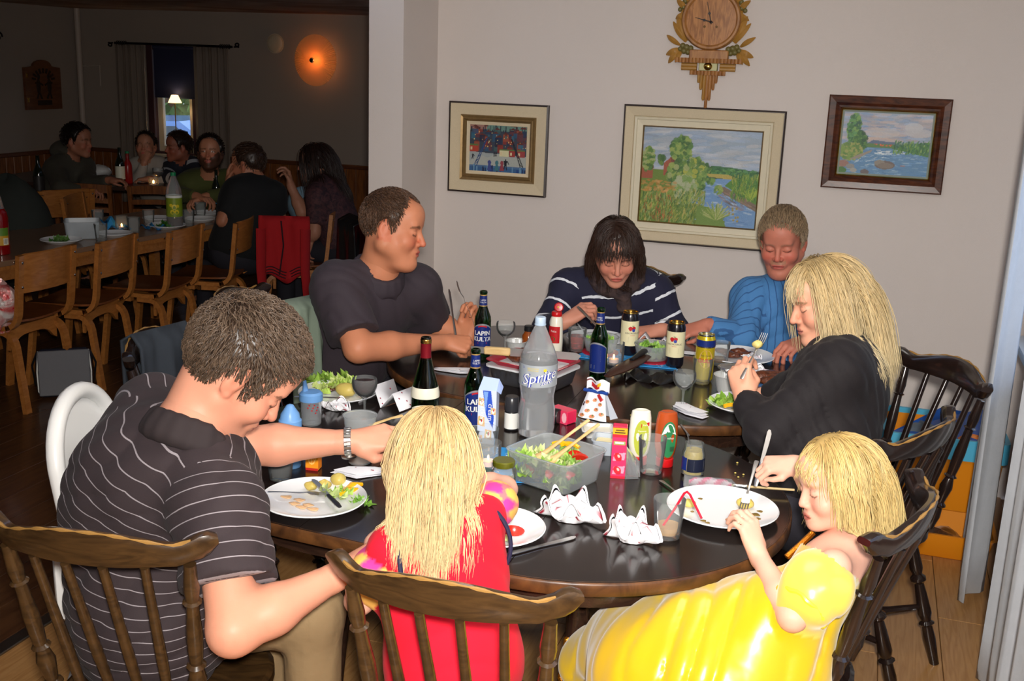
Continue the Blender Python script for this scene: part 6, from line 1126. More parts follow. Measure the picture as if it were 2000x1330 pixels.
# crisp bag on the first chair
cb_ = PZ(6, 600, .545); o = MB().ell((0, 0, 0), (.10, .06, .12), RZ(.9), 20, 12, wob=.25).build('crisp_bag', mat('red_foil_bag', S(190, 30, 30), .3, .2, wood=(S(220, 210, 205), 9, 3), bump=(30, .8, .006)), None, 20, (cb_[0]-.05, cb_[1]+.02, .545)); tag(o, 'red and white crisp bag on the first hall chair, cut off by the left edge', 'bag')
# grey satchel
g0, g1 = PZ(66, 786, 0), PZ(184, 778, 0); c = (g0+g1)/2; bag = thing('satchel', 'grey satchel with white piping standing on the hall floor', 'bag', c+V(-.03, .05, 0), math.atan2(g1[1]-g0[1], g1[0]-g0[0])); hwid_ = .135
R_b = RX(-.12); MB().box((0, .045, .125), (hwid_, .045, .125), rot=R_b, bev=.025).build('bag_body', mat('navy_bag_cloth', S(24, 26, 44), .8, nz=(9, .08)), bag)
fl_ = MB().box((0, -.008, .135), (hwid_*.93, .006, .118), rot=R_b, bev=.005).build('front_flap', mat('grey_bag_cloth', S(112, 112, 116), .85, nz=(30, .05)), bag)
out = [(-hwid_*.9, 0, .25), (-hwid_*.97, 0, .14), (-hwid_*.95, 0, .04), (-hwid_*.85, 0, .018), (hwid_*.85, 0, .018), (hwid_*.95, 0, .04), (hwid_*.97, 0, .14), (hwid_*.9, 0, .25)]; MB().tube([R_b @ (V(*q)+V(0, -.016, 0)) for q in out], .004, 6).build('white_piping', lwhite, fl_); MB().box((.065, -.022, .04), (.012, .004, .03), rot=R_b, bev=.003).build('buckle_strap', black_pl, bag)
for sx in (-1, 1): MB().tube([R_b @ V(sx*hwid_*.95, .03, .24), V(sx*(hwid_+.02), .04, .17), V(sx*(hwid_+.008), .05, .06)], .008, 6, flat=(1, .4)).build('side_strap', black_pl, bag)
# white high chair
hcp = PD(118, 900, 2.62); hch = thing('high_chair', 'white plastic high chair behind the man in the striped polo', 'high chair', (hcp[0]+.09, hcp[1]+.02, 0), math.radians(104)); q = MB(); n = 28; vs = []
for i in range(n+1):                       # shell back: an arched hollow panel
    a = PI*i/n; r_ = .155
    for (k, (dx, dy)) in enumerate(((0, 0), (.016, -.018), (.0, -.04), (-.024, -.012))):
        rr = r_-dx if dx >= 0 else r_+.0
        vs.append(((r_-max(dx, 0))*math.cos(a)*(1 if math.sin(a) > 0 else 1), dy+.02-.05*abs(math.sin(a)), .86+(.165-max(dx, 0))*math.sin(a)))
q2 = [(.155*math.cos(a), .155*math.sin(a)) for a in np.linspace(0, PI, 20)]; outl = [(.17, -.34)]+[(x*1.0, y) for x, y in q2]+[(-.17, -.34)]
M2 = np.array([[1, 0, 0], [0, .18, -1], [0, 1, .18]]); MB().prism(outl, -.008, .008, (0, .03, .84), M2).build('shell_back', whitepl, hch); MB().tube([V(x, 0, 0)+V(0, .03, .84)+M2 @ V(0, y, .012) for x, y in outl], .020, 10).build('rolled_rim', whitepl, hch)
MB().box((0, -.16, .50), (.17, .17, .015), bev=.012).build('seat', whitepl, hch)
for sx in (-1, 1):
    MB().box((sx*.165, -.12, .59), (.012, .16, .09), bev=.01).build('side_wing', whitepl, hch)
    for sy in (-1, 1): MB().tube([(sx*.14, -.16+sy*.13, .49), (sx*.24, -.16+sy*.27, 0)], .013, 10).build('leg', mat('grey_tube', S(150, 152, 158), .35, .3, nz=(9, .03)), hch)
# toy box
tb = thing('toy_box', 'orange toy box with a light blue rim by the back wall', 'box', (.38, 4.72, 0), math.radians(2)); org = mat('orange_plastic', S(226, 138, 22), .35, nz=(3, .03)); lbl = mat('sky_blue_plastic', S(84, 180, 216), .35, nz=(3, .03))
tub(.21, .17, .36, .03, th=.006, fl=1.10).build('box_body', org, tb, 50); B = rbox(.237, .196, 0, .035); n = len(B); q = MB(); lay = [(1, .30), (1.02, .30), (1.02, .385), (.94, .385), (.94, .30)]
q.add([(x*s, y*s, z) for s, z in lay for x, y in B], [(i*n+k, i*n+(k+1) % n, (i+1)*n+(k+1) % n, (i+1)*n+k) for i in range(4) for k in range(n)]); q.build('blue_rim', lbl, tb, 50)
for (x, y, z, r, c_, lb) in ((.10, -.05, .33, .07, (200, 120, 60), 'brown toy bag heaped in the orange toy box'), (.17, .02, .35, .05, (236, 190, 60), 'yellow toy on top in the orange toy box'), (-.08, -.02, .34, .08, (90, 100, 110), 'grey toy in the orange toy box'), (.0, .08, .34, .06, (190, 70, 50), 'red toy at the back of the orange toy box'), (.15, -.10, .345, .045, (150, 150, 160), 'clear wrapped toy in the orange toy box')):
    tag(MB().ell((0, 0, 0), (r, r*.8, r*.6), seg=14, ring=8, wob=.25).build('toy', mat('toy_%d_%d_%d' % c_, S(*c_), .4, nz=(30, .3)), None, 25, (.38+x, 4.70+y, z)), lb, 'toy')
MB().add([(-.2, -.1, .36), (0, .1, .43), (.1, .13, .41), (.2, .1, .45), (.22, -.1, .37), (.05, -.14, .35)], [(0, 1, 2), (0, 2, 5), (2, 3, 4), (2, 4, 5)]).build('blue_liner', mat('blue_liner_film', S(30, 80, 160), .25, nz=(9, .1)), tb, False)
tt = thing('toy_tray', 'low orange plastic tray on the floor in front of the toy box', 'tray', (.40, 4.34, 0), 0); tub(.16, .12, .10, .03, th=.005, fl=1.12, lip=.01).build('tray_body', org, tt, 50)
c = PZ(1835, 1052, 0); o = MB().ell((0, 0, .02), (.09, .06, .022), RZ(-.6), 16, 8, wob=.3).build('brown_shoe', mat('brown_patent', S(70, 44, 28), .2, coat=.6, nz=(40, .3)), None, 30, c); tag(o, 'shiny brown bag or shoe lying on the floor by the orange tray', 'shoe')
c = PZ(1790, 1035, 0); tag(MB().ell((0, 0, .035), (.07, .04, .036), RZ(.4), 14, 8, wob=.1).build('black_shoe', black_pl, None, 40, c), 'black shoe on the floor beside the chair leg', 'shoe')
# draped clothes: red cardigan on hall chair, jackets on near chairs
def drape(name, label, top0, top1, drop_f, drop_b, m, thick=.035, seed=1, wav=.012, cat='jacket', sag=.0, ext=.02):
    p0, p1 = np.array(top0, float), np.array(top1, float); t = p1-p0; L = np.linalg.norm(t); t = t/L; nn = nrm(np.cross(t, (0, 0, 1))); rs = random.Random(seed); vs = []; nx = 22; ny = 18; Ltot = drop_f+drop_b+thick*2
    for j in range(ny+1):
        s = j/ny*Ltot
        for i in range(nx+1):
            u = i/nx; b = p0-t*ext+t*(L+2*ext)*u; w = wav*math.sin(u*11+seed+s*6)*min(1, abs(s-drop_b)/.1)+.5*wav*math.sin(u*23-s*9)
            if s < drop_b: q = b-nn*(thick+w*.5)+V(0, 0, -(drop_b-s)*(1+.06*math.sin(u*7+seed)))
            elif s < drop_b+2*thick: th = (s-drop_b)/(2*thick)*PI; q = b-nn*thick*math.cos(th)+V(0, 0, thick*.8*math.sin(th)-sag*math.sin(PI*u))
            else: q = b+nn*(thick+w*.8+.02*(s-drop_b))+V(0, 0, -(s-drop_b-2*thick)*(1+.08*math.sin(u*9+seed)))
            vs.append(q)
    q = MB().add(vs, [(j*(nx+1)+i, j*(nx+1)+i+1, (j+1)*(nx+1)+i+1, (j+1)*(nx+1)+i) for j in range(ny) for i in range(nx)]); o = q.build(name, m, None, 80); md = o.modifiers.new('thickness', 'SOLIDIFY'); md.thickness = .008; md.offset = 1; return tag(o, label, cat)
redw = mat('red_wool', S(168, 20, 26), .9, nz=(60, .08)); a0, a1 = PZ(512, 428, .80), PZ(598, 430, .80)
rc = drape('red_cardigan', 'red cardigan with dark trim hanging over a hall chair back', a0, a1, .36, .2, redw, seed=3)
nn = nrm(np.cross(a1-a0, (0, 0, 1))); 
for sx, pp in ((0, a0), (1, a1)): MB().tube([pp+nn*.05+V(0, 0, -.05), pp+nn*.09+V(0, 0, -.3), pp+nn*.10+V(.02, 0, -.56)], [.05, .045, .035], 10, flat=(1, .5)).build('sleeve', redw, rc)
trim = mat('dark_wool_trim', S(46, 14, 24), .9, nz=(60, .05))
for k in range(3): MB().tube([(a0*(1-u)+a1*u)+nn*(.052+.01*math.sin(u*9))+V(0, 0, -.30-.018*k-.02*math.sin(u*9+3)) for u in np.linspace(.02, .98, 14)], .0035, 5).build('hem_stripe', trim, rc)
MB().tube([(a0*.55+a1*.45)+nn*.052+V(0, 0, .0), (a0*.5+a1*.5)+nn*.056+V(0, 0, -.15), (a0*.6+a1*.4)+nn*.062+V(0, 0, -.33)], .005, 5).build('front_band', trim, rc)
dg = mat('charcoal_wool', S(44, 50, 58), .9, nz=(90, .1)); c0, c1 = V(-1.80, 2.40, .90), V(-1.86, 2.88, .90)
drape('dark_jacket', 'dark grey jacket hung over the chair behind the man in the striped polo', PZ(262, 668, .91), PZ(350, 645, .91), .4, .3, dg, seed=5, thick=.04)
den = mat('pale_green_denim', S(122, 136, 120), .85, nz=(20, .12)); drape('denim_jacket', 'pale green denim jacket over the chair of the man in the dark shirt', PZ(552, 606, .93), PZ(612, 594, .93), .42, .25, den, seed=8, thick=.045, ext=.0)
tag(MB().tube(spline([PZ(566, 612, .9)+V(0, 0, 0), PD(548, 640, 3.4), PD(545, 700, 3.4)], 5), .004, 5).build('jacket_cord', lwhite), 'thin white cord hanging by the pale denim jacket', 'cord') if 0 else None
o = MB().ell((0, 0, 0), (.26, .2, .34), seg=20, ring=14, wob=.05).build('dark_coat', mat('dark_green_coat', S(40, 44, 40), .9, nz=(30, .1)), None, 60, PD(18, 395, 6.6)+V(0, 0, -.18)); tag(o, 'dark coat heaped on a hall chair at the left edge', 'coat')
drape('black_jacket', 'black jacket over the folding chair by the wall corner', PZ(676, 428, .86), PZ(706, 440, .86), .80, .3, black_pl, seed=2, thick=.05)
p = hw(435, 320); tag(MB().lathe([(.045, 0), (.045, .012), (.03, .016), (.026, .012), (.001, .012)], 24, (p[0]+.02, HY-.02, p[2]+.02), (0, -1, 0)).build('wall_plate', mat('vent_plastic')), 'small round white wall socket beside the bearded man', 'wall socket')
tb_ = on(215, 350, HT); q = MB().ell((0, 0, .05), (.12, .09, .05), RZ(.3), 16, 9, wob=.15).build('white_bag', whitepl, None, 50, PZ(192, 345, HT)); tag(q, 'white and blue bag on the far hall table near the man in the hoodie', 'bag')
hand = PD(597, 402, 7.6); tag(MB().ell((0, 0, .0), (.14, .1, .13), seg=14, ring=9, wob=.1).build('blue_bag', mat('pale_blue_cloth', S(130, 160, 180), .8, nz=(9, .1)), None, 50, hand+V(0, 0, 0)), 'pale blue bag beside the long-haired woman', 'bag')
# outside the hall window
grass = mat('outdoor_ground', S(70, 84, 50), .9, nz=(1, .2)); tag(MB().box((-7, 16, -.35), (9, 6, .05)).build('ground', grass, None, False), kind='structure')
car = thing('car', 'blue-white parked car seen through the hall window', 'car', PY(330, 290, 12.2)*V(1, 1, 0)+V(0, 0, -.50), .1); cpaint = mat('pale_blue_car_paint', S(110, 150, 206), .2, coat=.8, nz=(3, .02))
prof = [(-2.1, .35), (-2.15, .75), (-1.9, .95), (-1.2, 1.02), (-.7, 1.42), (.6, 1.46), (1.2, 1.05), (2.0, .92), (2.15, .7), (2.1, .35)]; MB().prism(prof, -.8, .8, M=YZ).build('body', cpaint, car, 30); MB().prism([(-1.05, 1.04), (-.66, 1.36), (.55, 1.40), (1.02, 1.05)], -.81, .81, M=YZ).build('side_windows', mat('dark_car_glass', S(30, 50, 60), .05, coat=.8, nz=(3, .02)), car)
for x in (-1.35, 1.35):
    for y in (-.75, .75): MB().lathe([(.32, -.09), (.33, 0), (.32, .09)], 20, (x, y, .32), (0, 1, 0)).build('wheel', black_pl, car)
q = MB(); rs = np.random.default_rng(3); tc = PY(335, 225, 15.5)
for _ in range(3600):
    v = rs.normal(size=3); v = v/np.linalg.norm(v)*V(3.2, 1.3, 1.6)*rs.uniform(.6, 1); c = V(*tc)+v+V(0, 0, .7); d = rs.normal(size=3)*.11; e = rs.normal(size=3)*.09; q.add([c, c+d, c+d+e, c+e], [(0, 1, 2, 3)])
tr = thing('tree', 'dark green tree foliage seen through the hall window', 'tree', (0, 0, 0)); q.build('foliage', mat('tree_leaves', S(96, 130, 48), .7, nz=(2, .5)), tr, False)['kind'] = 'stuff'; MB().tube([V(*tc)*V(1, 1, 0)+V(0, 0, -.4), V(*tc)+V(0, 0, .5)], [.22, .15], 10).build('trunk', pine, tr)
# ================================================================== PEOPLE: signed-distance modelling
class Sdf:
    def __init__(s): s.p = []
    def cone(s, a, b, ra, rb, k=.02, cut=None, lab=0): s.p.append(('c', np.array(a, float), np.array(b, float), ra, rb, k, cut, lab)); return s
    def ell(s, c, r, M=None, k=.02, lab=0, sub=False): s.p.append(('e', np.array(c, float), np.array(r, float), np.eye(3) if M is None else np.array(M, float), None, k, sub, lab)); return s
    def fn(s, c, r, f, k=.01, lab=0): s.p.append(('f', np.array(c, float), r, f, None, k, None, lab)); return s
    def dist(s, q, P):                  # P: (...,3)
        t = q[0]
        if t == 'c':
            a, b, ra, rb, cut = q[1], q[2], q[3], q[4], q[6]; ba = b-a; L2 = ba @ ba; pa = P-a
            h = np.clip((pa @ ba)/max(L2, 1e-9), 0, 1); d = np.linalg.norm(pa-h[..., None]*ba, axis=-1)-(ra+(rb-ra)*h)
            if cut is not None:         # flat end at b (cut may move it)
                n = ba/math.sqrt(L2); d = np.maximum(d, (P-(b+n*cut)) @ n)
            return d
        if t == 'e':
            c, r, M = q[1], q[2], q[3]; l = (P-c) @ M; k0 = np.linalg.norm(l/r, axis=-1); k1 = np.linalg.norm(l/(r*r), axis=-1); return k0*(k0-1)/np.maximum(k1, 1e-9)
        return q[3](P)
    def bounds(s, q, m):
        if q[0] == 'c': r = max(q[3], q[4])+m; return np.minimum(q[1], q[2])-r, np.maximum(q[1], q[2])+r
        if q[0] == 'e': r = max(q[2])+m; return q[1]-r, q[1]+r
        return q[1]-q[2]-m, q[1]+q[2]+m
    def mesh(s, h, disp=None, clip=None, smooth=1):
        m = h*2.5; lo = np.min([s.bounds(q, m)[0] for q in s.p if not (q[0] == 'e' and q[6])], 0); hi = np.max([s.bounds(q, m)[1] for q in s.p if not (q[0] == 'e' and q[6])], 0)
        if clip is not None: lo = np.maximum(lo, clip[0]); hi = np.minimum(hi, clip[1])
        n = np.ceil((hi-lo)/h).astype(int)+1; ax = [lo[i]+h*np.arange(n[i]) for i in range(3)]; D = np.full(n, .12, np.float32)
        for q in s.p:
            k = q[5]; a, b = s.bounds(q, m+k); i0 = np.clip(np.floor((a-lo)/h).astype(int), 0, n); i1 = np.clip(np.ceil((b-lo)/h).astype(int)+1, 0, n)
            if (i1 <= i0).any(): continue
            sl = tuple(slice(i0[i], i1[i]) for i in range(3)); P = np.stack(np.meshgrid(ax[0][sl[0]], ax[1][sl[1]], ax[2][sl[2]], indexing='ij'), -1)
            d = s.dist(q, P); C = D[sl]
            if q[0] == 'e' and q[6]: hh = np.maximum(k-np.abs(C+d), 0)/k; D[sl] = np.maximum(C, -d)+hh*hh*k/4
            else: hh = np.maximum(k-np.abs(C-d), 0)/k; D[sl] = np.minimum(C, d)-hh*hh*k/4
        if disp is not None:
            P = np.stack(np.meshgrid(*ax, indexing='ij'), -1); near = np.abs(D) < .03; D[near] += disp(P[near])
        D[0], D[-1] = .05, .05; D[:, 0], D[:, -1] = .05, .05; D[:, :, 0], D[:, :, -1] = .05, .05
        return nets(D, lo, h)
    def label(s, V_):
        D = np.stack([s.dist(q, V_) if not (q[0] == 'e' and q[6]) else np.full(len(V_), 9.) for q in s.p], 1); return np.array([q[7] for q in s.p])[np.argmin(D, 1)]
    def eval(s, P):
        D = np.full(P.shape[:-1], .3)
        for q in s.p:
            if q[0] == 'e' and q[6]: continue
            D = np.minimum(D, s.dist(q, P))
        return D
def nets(D, lo, h):
    S_ = D < 0; nx, ny, nz = D.shape; off = [(i, j, k) for i in (0, 1) for j in (0, 1) for k in (0, 1)]
    sub = lambda A, o: A[o[0]:nx-1+o[0], o[1]:ny-1+o[1], o[2]:nz-1+o[2]]
    cnt = sum(sub(S_, o).astype(np.int8) for o in off); act = (cnt > 0) & (cnt < 8); idx = np.full(act.shape, -1, np.int64); I = np.argwhere(act); idx[act] = np.arange(len(I))
    acc = np.zeros((len(I), 3)); w = np.zeros(len(I)); cv = np.stack([D[I[:, 0]+o[0], I[:, 1]+o[1], I[:, 2]+o[2]] for o in off], 1)
    for a in range(8):
        for b in range(a+1, 8):
            oa, ob = np.array(off[a]), np.array(off[b])
            if abs(oa-ob).sum() != 1: continue
            va, vb = cv[:, a], cv[:, b]; x = (va < 0) != (vb < 0); t = np.where(x, va/np.where(x, va-vb, 1), 0); acc += np.where(x[:, None], oa+(ob-oa)*t[:, None], 0); w += x
    V_ = lo+h*(I+acc/np.maximum(w, 1)[:, None]); F = []
    for ax in range(3):
        a = [slice(1, None)]*3; o = np.diff(S_.astype(np.int8), axis=ax); sl = [slice(1, -1)]*3; sl[ax] = slice(0, None)
        E_ = np.argwhere(o[tuple(sl)] != 0); 
        if not len(E_): continue
        base = E_.copy(); 
        for j in range(3):
            if j != ax: base[:, j] += 1
        sg = o[tuple(base.T)]; u, v = (ax+1) % 3, (ax+2) % 3
        def cell(du, dv): c = base.copy(); c[:, u] += du; c[:, v] += dv; return idx[tuple(c.T)]
        q = np.stack([cell(-1, -1), cell(0, -1), cell(0, 0), cell(-1, 0)], 1); q[sg < 0] = q[sg < 0][:, ::-1]; F.append(q[:, ::-1] if False else q)
    F = np.concatenate(F); F = F[(F >= 0).all(1)]; return V_, F
def mesh_from(name, parts, m, parent=None, cols=None, attrs=None):      # parts: list of (V,F)
    vs = np.concatenate([p[0] for p in parts]); k = 0; fs = []
    for p in parts: fs.append(p[1]+k); k += len(p[0])
    fs = np.concatenate(fs); me = bpy.data.meshes.new(name); me.vertices.add(len(vs)); me.vertices.foreach_set('co', vs.astype(np.float32).ravel()); me.loops.add(fs.size); me.loops.foreach_set('vertex_index', fs.astype(np.int32).ravel())
    me.polygons.add(len(fs)); me.polygons.foreach_set('loop_start', np.arange(0, fs.size, fs.shape[1], dtype=np.int32)); me.polygons.foreach_set('loop_total', np.full(len(fs), fs.shape[1], np.int32)); me.update(calc_edges=True)
    me.polygons.foreach_set('use_smooth', [True]*len(fs)); me.materials.append(m)
    if cols is not None:
        a = me.color_attributes.new('Col', 'FLOAT_COLOR', 'POINT'); a.data.foreach_set('color', np.hstack([cols, np.ones((len(cols), 1))]).astype(np.float32).ravel())
    return link(name, me, parent)
# ---- head, in its own frame: x = to the person's left, y = out of the face, z = up
HAIRLINE = {'short': [(0, .083), (25, .080), (48, .062), (62, .040), (72, -.005), (82, -.012), (92, .018), (112, .004), (125, -.030), (180, -.062)],
            'bald': [(0, .094), (20, .102), (38, .110), (55, .075), (66, .02), (80, -.012), (92, .018), (112, .004), (125, -.030), (180, -.062)],
            'full': [(0, .085), (40, .07), (60, .045), (80, .0), (100, -.03), (125, -.05), (180, -.07)]}
def hl_of(style):
    t = np.array(HAIRLINE[style], float); return lambda p: np.interp(np.degrees(np.abs(np.arctan2(p[..., 0], p[..., 1]))), t[:, 0], t[:, 1])
def head_prims(S_, C, M, s, o):
    w = lambda x, y, z: C+M @ (V(x, y, z)*s); fat = o.get('fat', 0); e = lambda c, r, k=.02, A=None, sub=False, lab=1: S_.ell(w(*c), np.array(r)*s, M if A is None else M @ A, k*s, lab, sub)
    ch = o.get('child', 0)
    e((0, -.012, .035), (.077, .098, .090)); e((0, .028, -.028), (.061+.008*fat, .060, .078)); e((0, .062, .055), (.05, .03, .04), .03)
    for x in (-1, 1):
        S_.cone(w(x*(.053+.008*fat), -.005, -.050), w(x*.016, .066, -.093+.012*ch), (.022+.008*fat)*s, .018*s, .03*s, lab=1)
        e((x*.041, .060, -.030), (.024+.004*fat+.004*ch, .026, .026), .02)
    e((0, .078, -.098+.012*ch), (.021, .017, .017), .018)
    if fat: e((0, .045, -.108), (.045, .04, .022), .03)
    S_.cone(w(-.036, .074, .026), w(.036, .074, .026), .0125*s, .0125*s, .016*s, lab=1)
    for x in (-1, 1): e((x*.031, .098, .004), (.018, .018, .013), .014, sub=True)
    for x in (-1, 1): e((x*.0315, .0725, .002), (.0165, .0155, .0125), .005)
    nl = 1-.25*ch; S_.cone(w(0, .083, .014), w(0, .083+.024*nl, -.028), .0075*s, .0105*s, .010*s, lab=1)
    for x in (-1, 1): e((x*.0115, .093, -.033), (.0085, .010, .0075), .006)
    for x in (-1, 1): e((x*.0065, .101, -.0405), (.003, .0035, .003), .003, sub=True)
    e((0, .084, -.060), (.028, .014, .018), .012); e((0, .0935, -.0565), (.021, .0070, .0052), .005); e((0, .0915, -.0675), (.0185, .0072, .0062), .005)
    e((0, .104, -.0620), (.024, .012, .0013), .003, sub=True)
    for x in (-1, 1):
        A = RZ(x*.35) @ RX(-.12); e((x*.080, -.010, -.004), (.0085, .019, .032), .008, A); e((x*.089, -.004, .002), (.006, .011, .018), .004, A, sub=True); e((x*.080, -.004, -.032), (.006, .008, .008), .005, A)
def paint_head(Vw, C, M, s, o):
    p = ((Vw-C) @ M)/s; n = len(p); col = np.tile(np.array(o['skin']), (n, 1)); x, y, z = p.T; ax = np.abs(x)
    inh = np.linalg.norm(p*V(1, 1, .8), axis=1) < .145
    def mix(mask, c, a):
        a = (np.clip(mask, 0, 1)*a*inh)[:, None]; col[:] = col*(1-a)+np.array(c)*a
    g = lambda cx, cy, cz, r: np.exp(-(((ax-cx)/r)**2+((z-cz)/r)**2))*(y > cy)
    red = o.get('red', S(206, 96, 76)); b = o.get('blush', .35)
    mix(g(.042, .02, -.028, .022), red, b); mix(np.exp(-((x/.016)**2+((z+.03)/.018)**2))*(y > .08), red, b*.9); mix(((ax > .074) & (z > -.04) & (z < .03) & (y < .02)).astype(float), red, b*.6)
    lip = ((x/.022)**2+((z+.0615)/(.0105))**2 < 1) & (y > .086); mix(lip.astype(float), o.get('lip', S(190, 88, 80)), .8); mix((lip & (np.abs(z+.0622) < .0016)).astype(float), S(90, 30, 28), .7)
    bw = (np.abs(z-(.0245+.006*np.cos((ax-.032)*60)-.0065)) < .0042) & (ax > .012) & (ax < .052) & (y > .05); mix(bw.astype(float), o.get('brow', S(70, 50, 36)), o.get('browa', .7))
    if o.get('eyes') == 'open':
        ey = (((ax-.0315)/.0125)**2+((z-.001)/.0048)**2 < 1) & (y > .05); mix(ey.astype(float), S(226, 220, 212), .9); mix(((((ax-.0315))/.0055)**2+((z-.001)/.005)**2 < 1).astype(float)*(y > .05), S(40, 34, 30), 1); mix(((np.abs(z-.0055) < .0016) & (np.abs(ax-.0315) < .015) & (y > .05)).astype(float), S(40, 24, 18), .8)
    else:
        d = z-(-.0065+18*(ax-.0315)**2); mix(((np.abs(d) < .0017) & (np.abs(ax-.0315) < .0155) & (y > .05)).astype(float), S(50, 30, 24), .85); mix(((np.abs(z-.010) < .0012) & (np.abs(ax-.0315) < .013) & (y > .05)).astype(float), S(130, 60, 50), .35)
    bd = o.get('beard')
    if bd: m_ = ((z < -.035+.04*np.clip((ax-.03)/.03, 0, 1)) & (y > -.02) & ~((x/.024)**2+((z+.0615)/.009)**2 < 1) & ~((z > -.048) & (ax < .012))).astype(float); mix(m_, bd[0], bd[1])
    ms = o.get('stache')
    if ms: mix(((np.abs(z+.0475) < .0065) & (ax < .028) & (y > .08)).astype(float), ms[0], ms[1])
    return col
def hand_prims(S_, W, d, up, side, sc, curl=.55, thumb=.5, lab=2, spread=0.0, curls=None):
    # W wrist, d towards the knuckles, up = back of the hand, side = +1 thumb on +y of (up x d)
    d = nrm(d); up = nrm(np.array(up, float)-d*(np.array(up, float) @ d)); y = np.cross(up, d)*side; F = lambda a, b, c: W+sc*(d*a+y*b+up*c)
    S_.cone(W-d*.02*sc, F(.03, 0, 0), .024*sc, .022*sc, .02*sc, lab=lab)
    kn = [(.088, .030), (.092, .010), (.087, -.011), (.078, -.030)]; ln = [(.040, .024, .020), (.044, .028, .021), (.041, .026, .020), (.032, .019, .018)]
    S_.ell(F(.050, 0, -.003), V(.045, .037, .016)*sc, np.stack([d, y, up], 1), .02*sc, lab)
    S_.ell(F(.032, .024, -.010), V(.026, .016, .014)*sc, np.stack([d, y, up], 1), .016*sc, lab)
    for i, ((kx, ky), L) in enumerate(zip(kn, ln)):
        c = curls[i] if curls else curl*(1+.06*(i-1.5)); S_.cone(F(.02, ky*.5, 0), F(kx, ky, 0), .013*sc, .0105*sc, .012*sc, lab=lab); p = V(kx, ky, 0); a = 0; r = .0098 if i < 3 else .0085
        for j, (seg, bend) in enumerate(zip(L, (75, 92, 55))):
            a += math.radians(bend)*c; q = p+seg*V(math.cos(a), spread*(1.5-i)*.3, -math.sin(a)); S_.cone(F(*p), F(*q), (r-.0008*j)*sc, (r-.0008*(j+1))*sc, .0035*sc, lab=lab); p = q
    t0, t1, t2 = V(.020, .028, -.006), V(.046, .050-.012*thumb, -.016-.012*thumb), V(.074-.004*thumb, .052-.030*thumb, -.022-.020*thumb); t3 = t2+V(.020, -.004-.014*thumb, -.004-.006*thumb)
    S_.cone(F(*t0), F(*t1), .0145*sc, .0115*sc, .01*sc, lab=lab); S_.cone(F(*t1), F(*t2), .0112*sc, .0098*sc, .004*sc, lab=lab); S_.cone(F(*t2), F(*t3), .0098*sc, .0078*sc, .004*sc, lab=lab)
def foldn(seed, amp, sc=1.0):
    r = np.random.default_rng(seed); K = r.normal(size=(5, 3))*V(34, 34, 24)*sc; ph = r.uniform(0, 6, 5)
    def f(P):
        w = .6*np.sin(P @ K[3]*.5+ph[3]); a = np.sin(P @ K[0]+ph[0]+w*2); b = np.sin(P @ K[1]*1.3+ph[1]+w*3); return (amp*(.5*(1-np.abs(a))**2*2-.4+.35*b)).astype(np.float32)*1.0
    return f
skinM = mat('skin', (1, 1, 1), .48, attr='Col', nz=(30, .05), bump=(350, .12, .0008), spec=.35, sss=.06)
hairM = mat('hair', (1, 1, 1), .38, attr='Col', spec=.45, nz=(200, .08))
STRAND_MAX = [0]
def strands(paths, radii, base, name, parent, rng, var=.22, tip=None):
    # paths (N, K, 3); flat tapered locks with 3-sided section
    N, K, _ = paths.shape; t = np.gradient(paths, axis=1); t /= np.linalg.norm(t, axis=2, keepdims=True)+1e-9; up = rng.normal(size=(N, 1, 3)); b = np.cross(t, up); b /= np.linalg.norm(b, axis=2, keepdims=True)+1e-9; c = np.cross(t, b)
    prof = np.interp(np.linspace(0, 1, K), [0, .15, .75, 1], [.6, 1, .8, .12])[None, :, None]*radii[:, None, None]; vs = np.stack([paths+prof*(b*math.cos(a)+c*math.sin(a)) for a in (0, 2.1, 4.2)], 2)
    ii = (np.arange(N)[:, None, None]*K+np.arange(K-1)[None, :, None])*3+np.arange(3)[None, None, :]; jj = (np.arange(N)[:, None, None]*K+np.arange(K-1)[None, :, None])*3+(np.arange(3)[None, None, :]+1) % 3
    F = np.stack([ii, jj, jj+3, ii+3], -1).reshape(-1, 4); col = np.array(base)[None, None, :]*(1+var*rng.normal(size=(N, 1, 1)))*np.ones((N, K, 1)); 
    if tip is not None: u = np.linspace(0, 1, K)[None, :, None]; col = col*(1-u)+np.array(tip)[None, None, :]*u*(1+var*rng.normal(size=(N, 1, 1)))
    col = np.clip(np.repeat(col[:, :, None, :], 3, 2), .002, 1).reshape(-1, 3); return vs.reshape(-1, 3), F, col
def scalp(n, hl, rng, zmax=1):
    out = []
    while sum(len(a) for a in out) < n:
        v = rng.normal(size=(n*2, 3)); v /= np.linalg.norm(v, axis=1)[:, None]; p = v*V(.077, .098, .090)+V(0, -.012, .035); k = p[:, 2] > hl(p)+.004; out.append(p[k])
    return np.concatenate(out)[:n]
def hair_cap(C, M, s, hl, T, h, extra=None, seed=1, lump=.003):
    S_ = Sdf(); r = V(.077, .098, .090)
    def f(P):
        l = ((P-C) @ M)/s; q = l-V(0, -.012, .035); k0 = np.linalg.norm(q/r, axis=-1); k1 = np.linalg.norm(q/(r*r), axis=-1); d = k0*(k0-1)/np.maximum(k1, 1e-9); u = np.clip((l[..., 2]-hl(l))/.03, 0, 1); u = u*u*(3-2*u)
        return (d+.006-(T+.006)*u+lump*np.sin(l[..., 0]*90+l[..., 1]*60)*np.sin(l[..., 2]*80+seed)*u)*s
    S_.fn(C, .135*s, f)
    if extra: extra(S_)
    return S_.mesh(h)
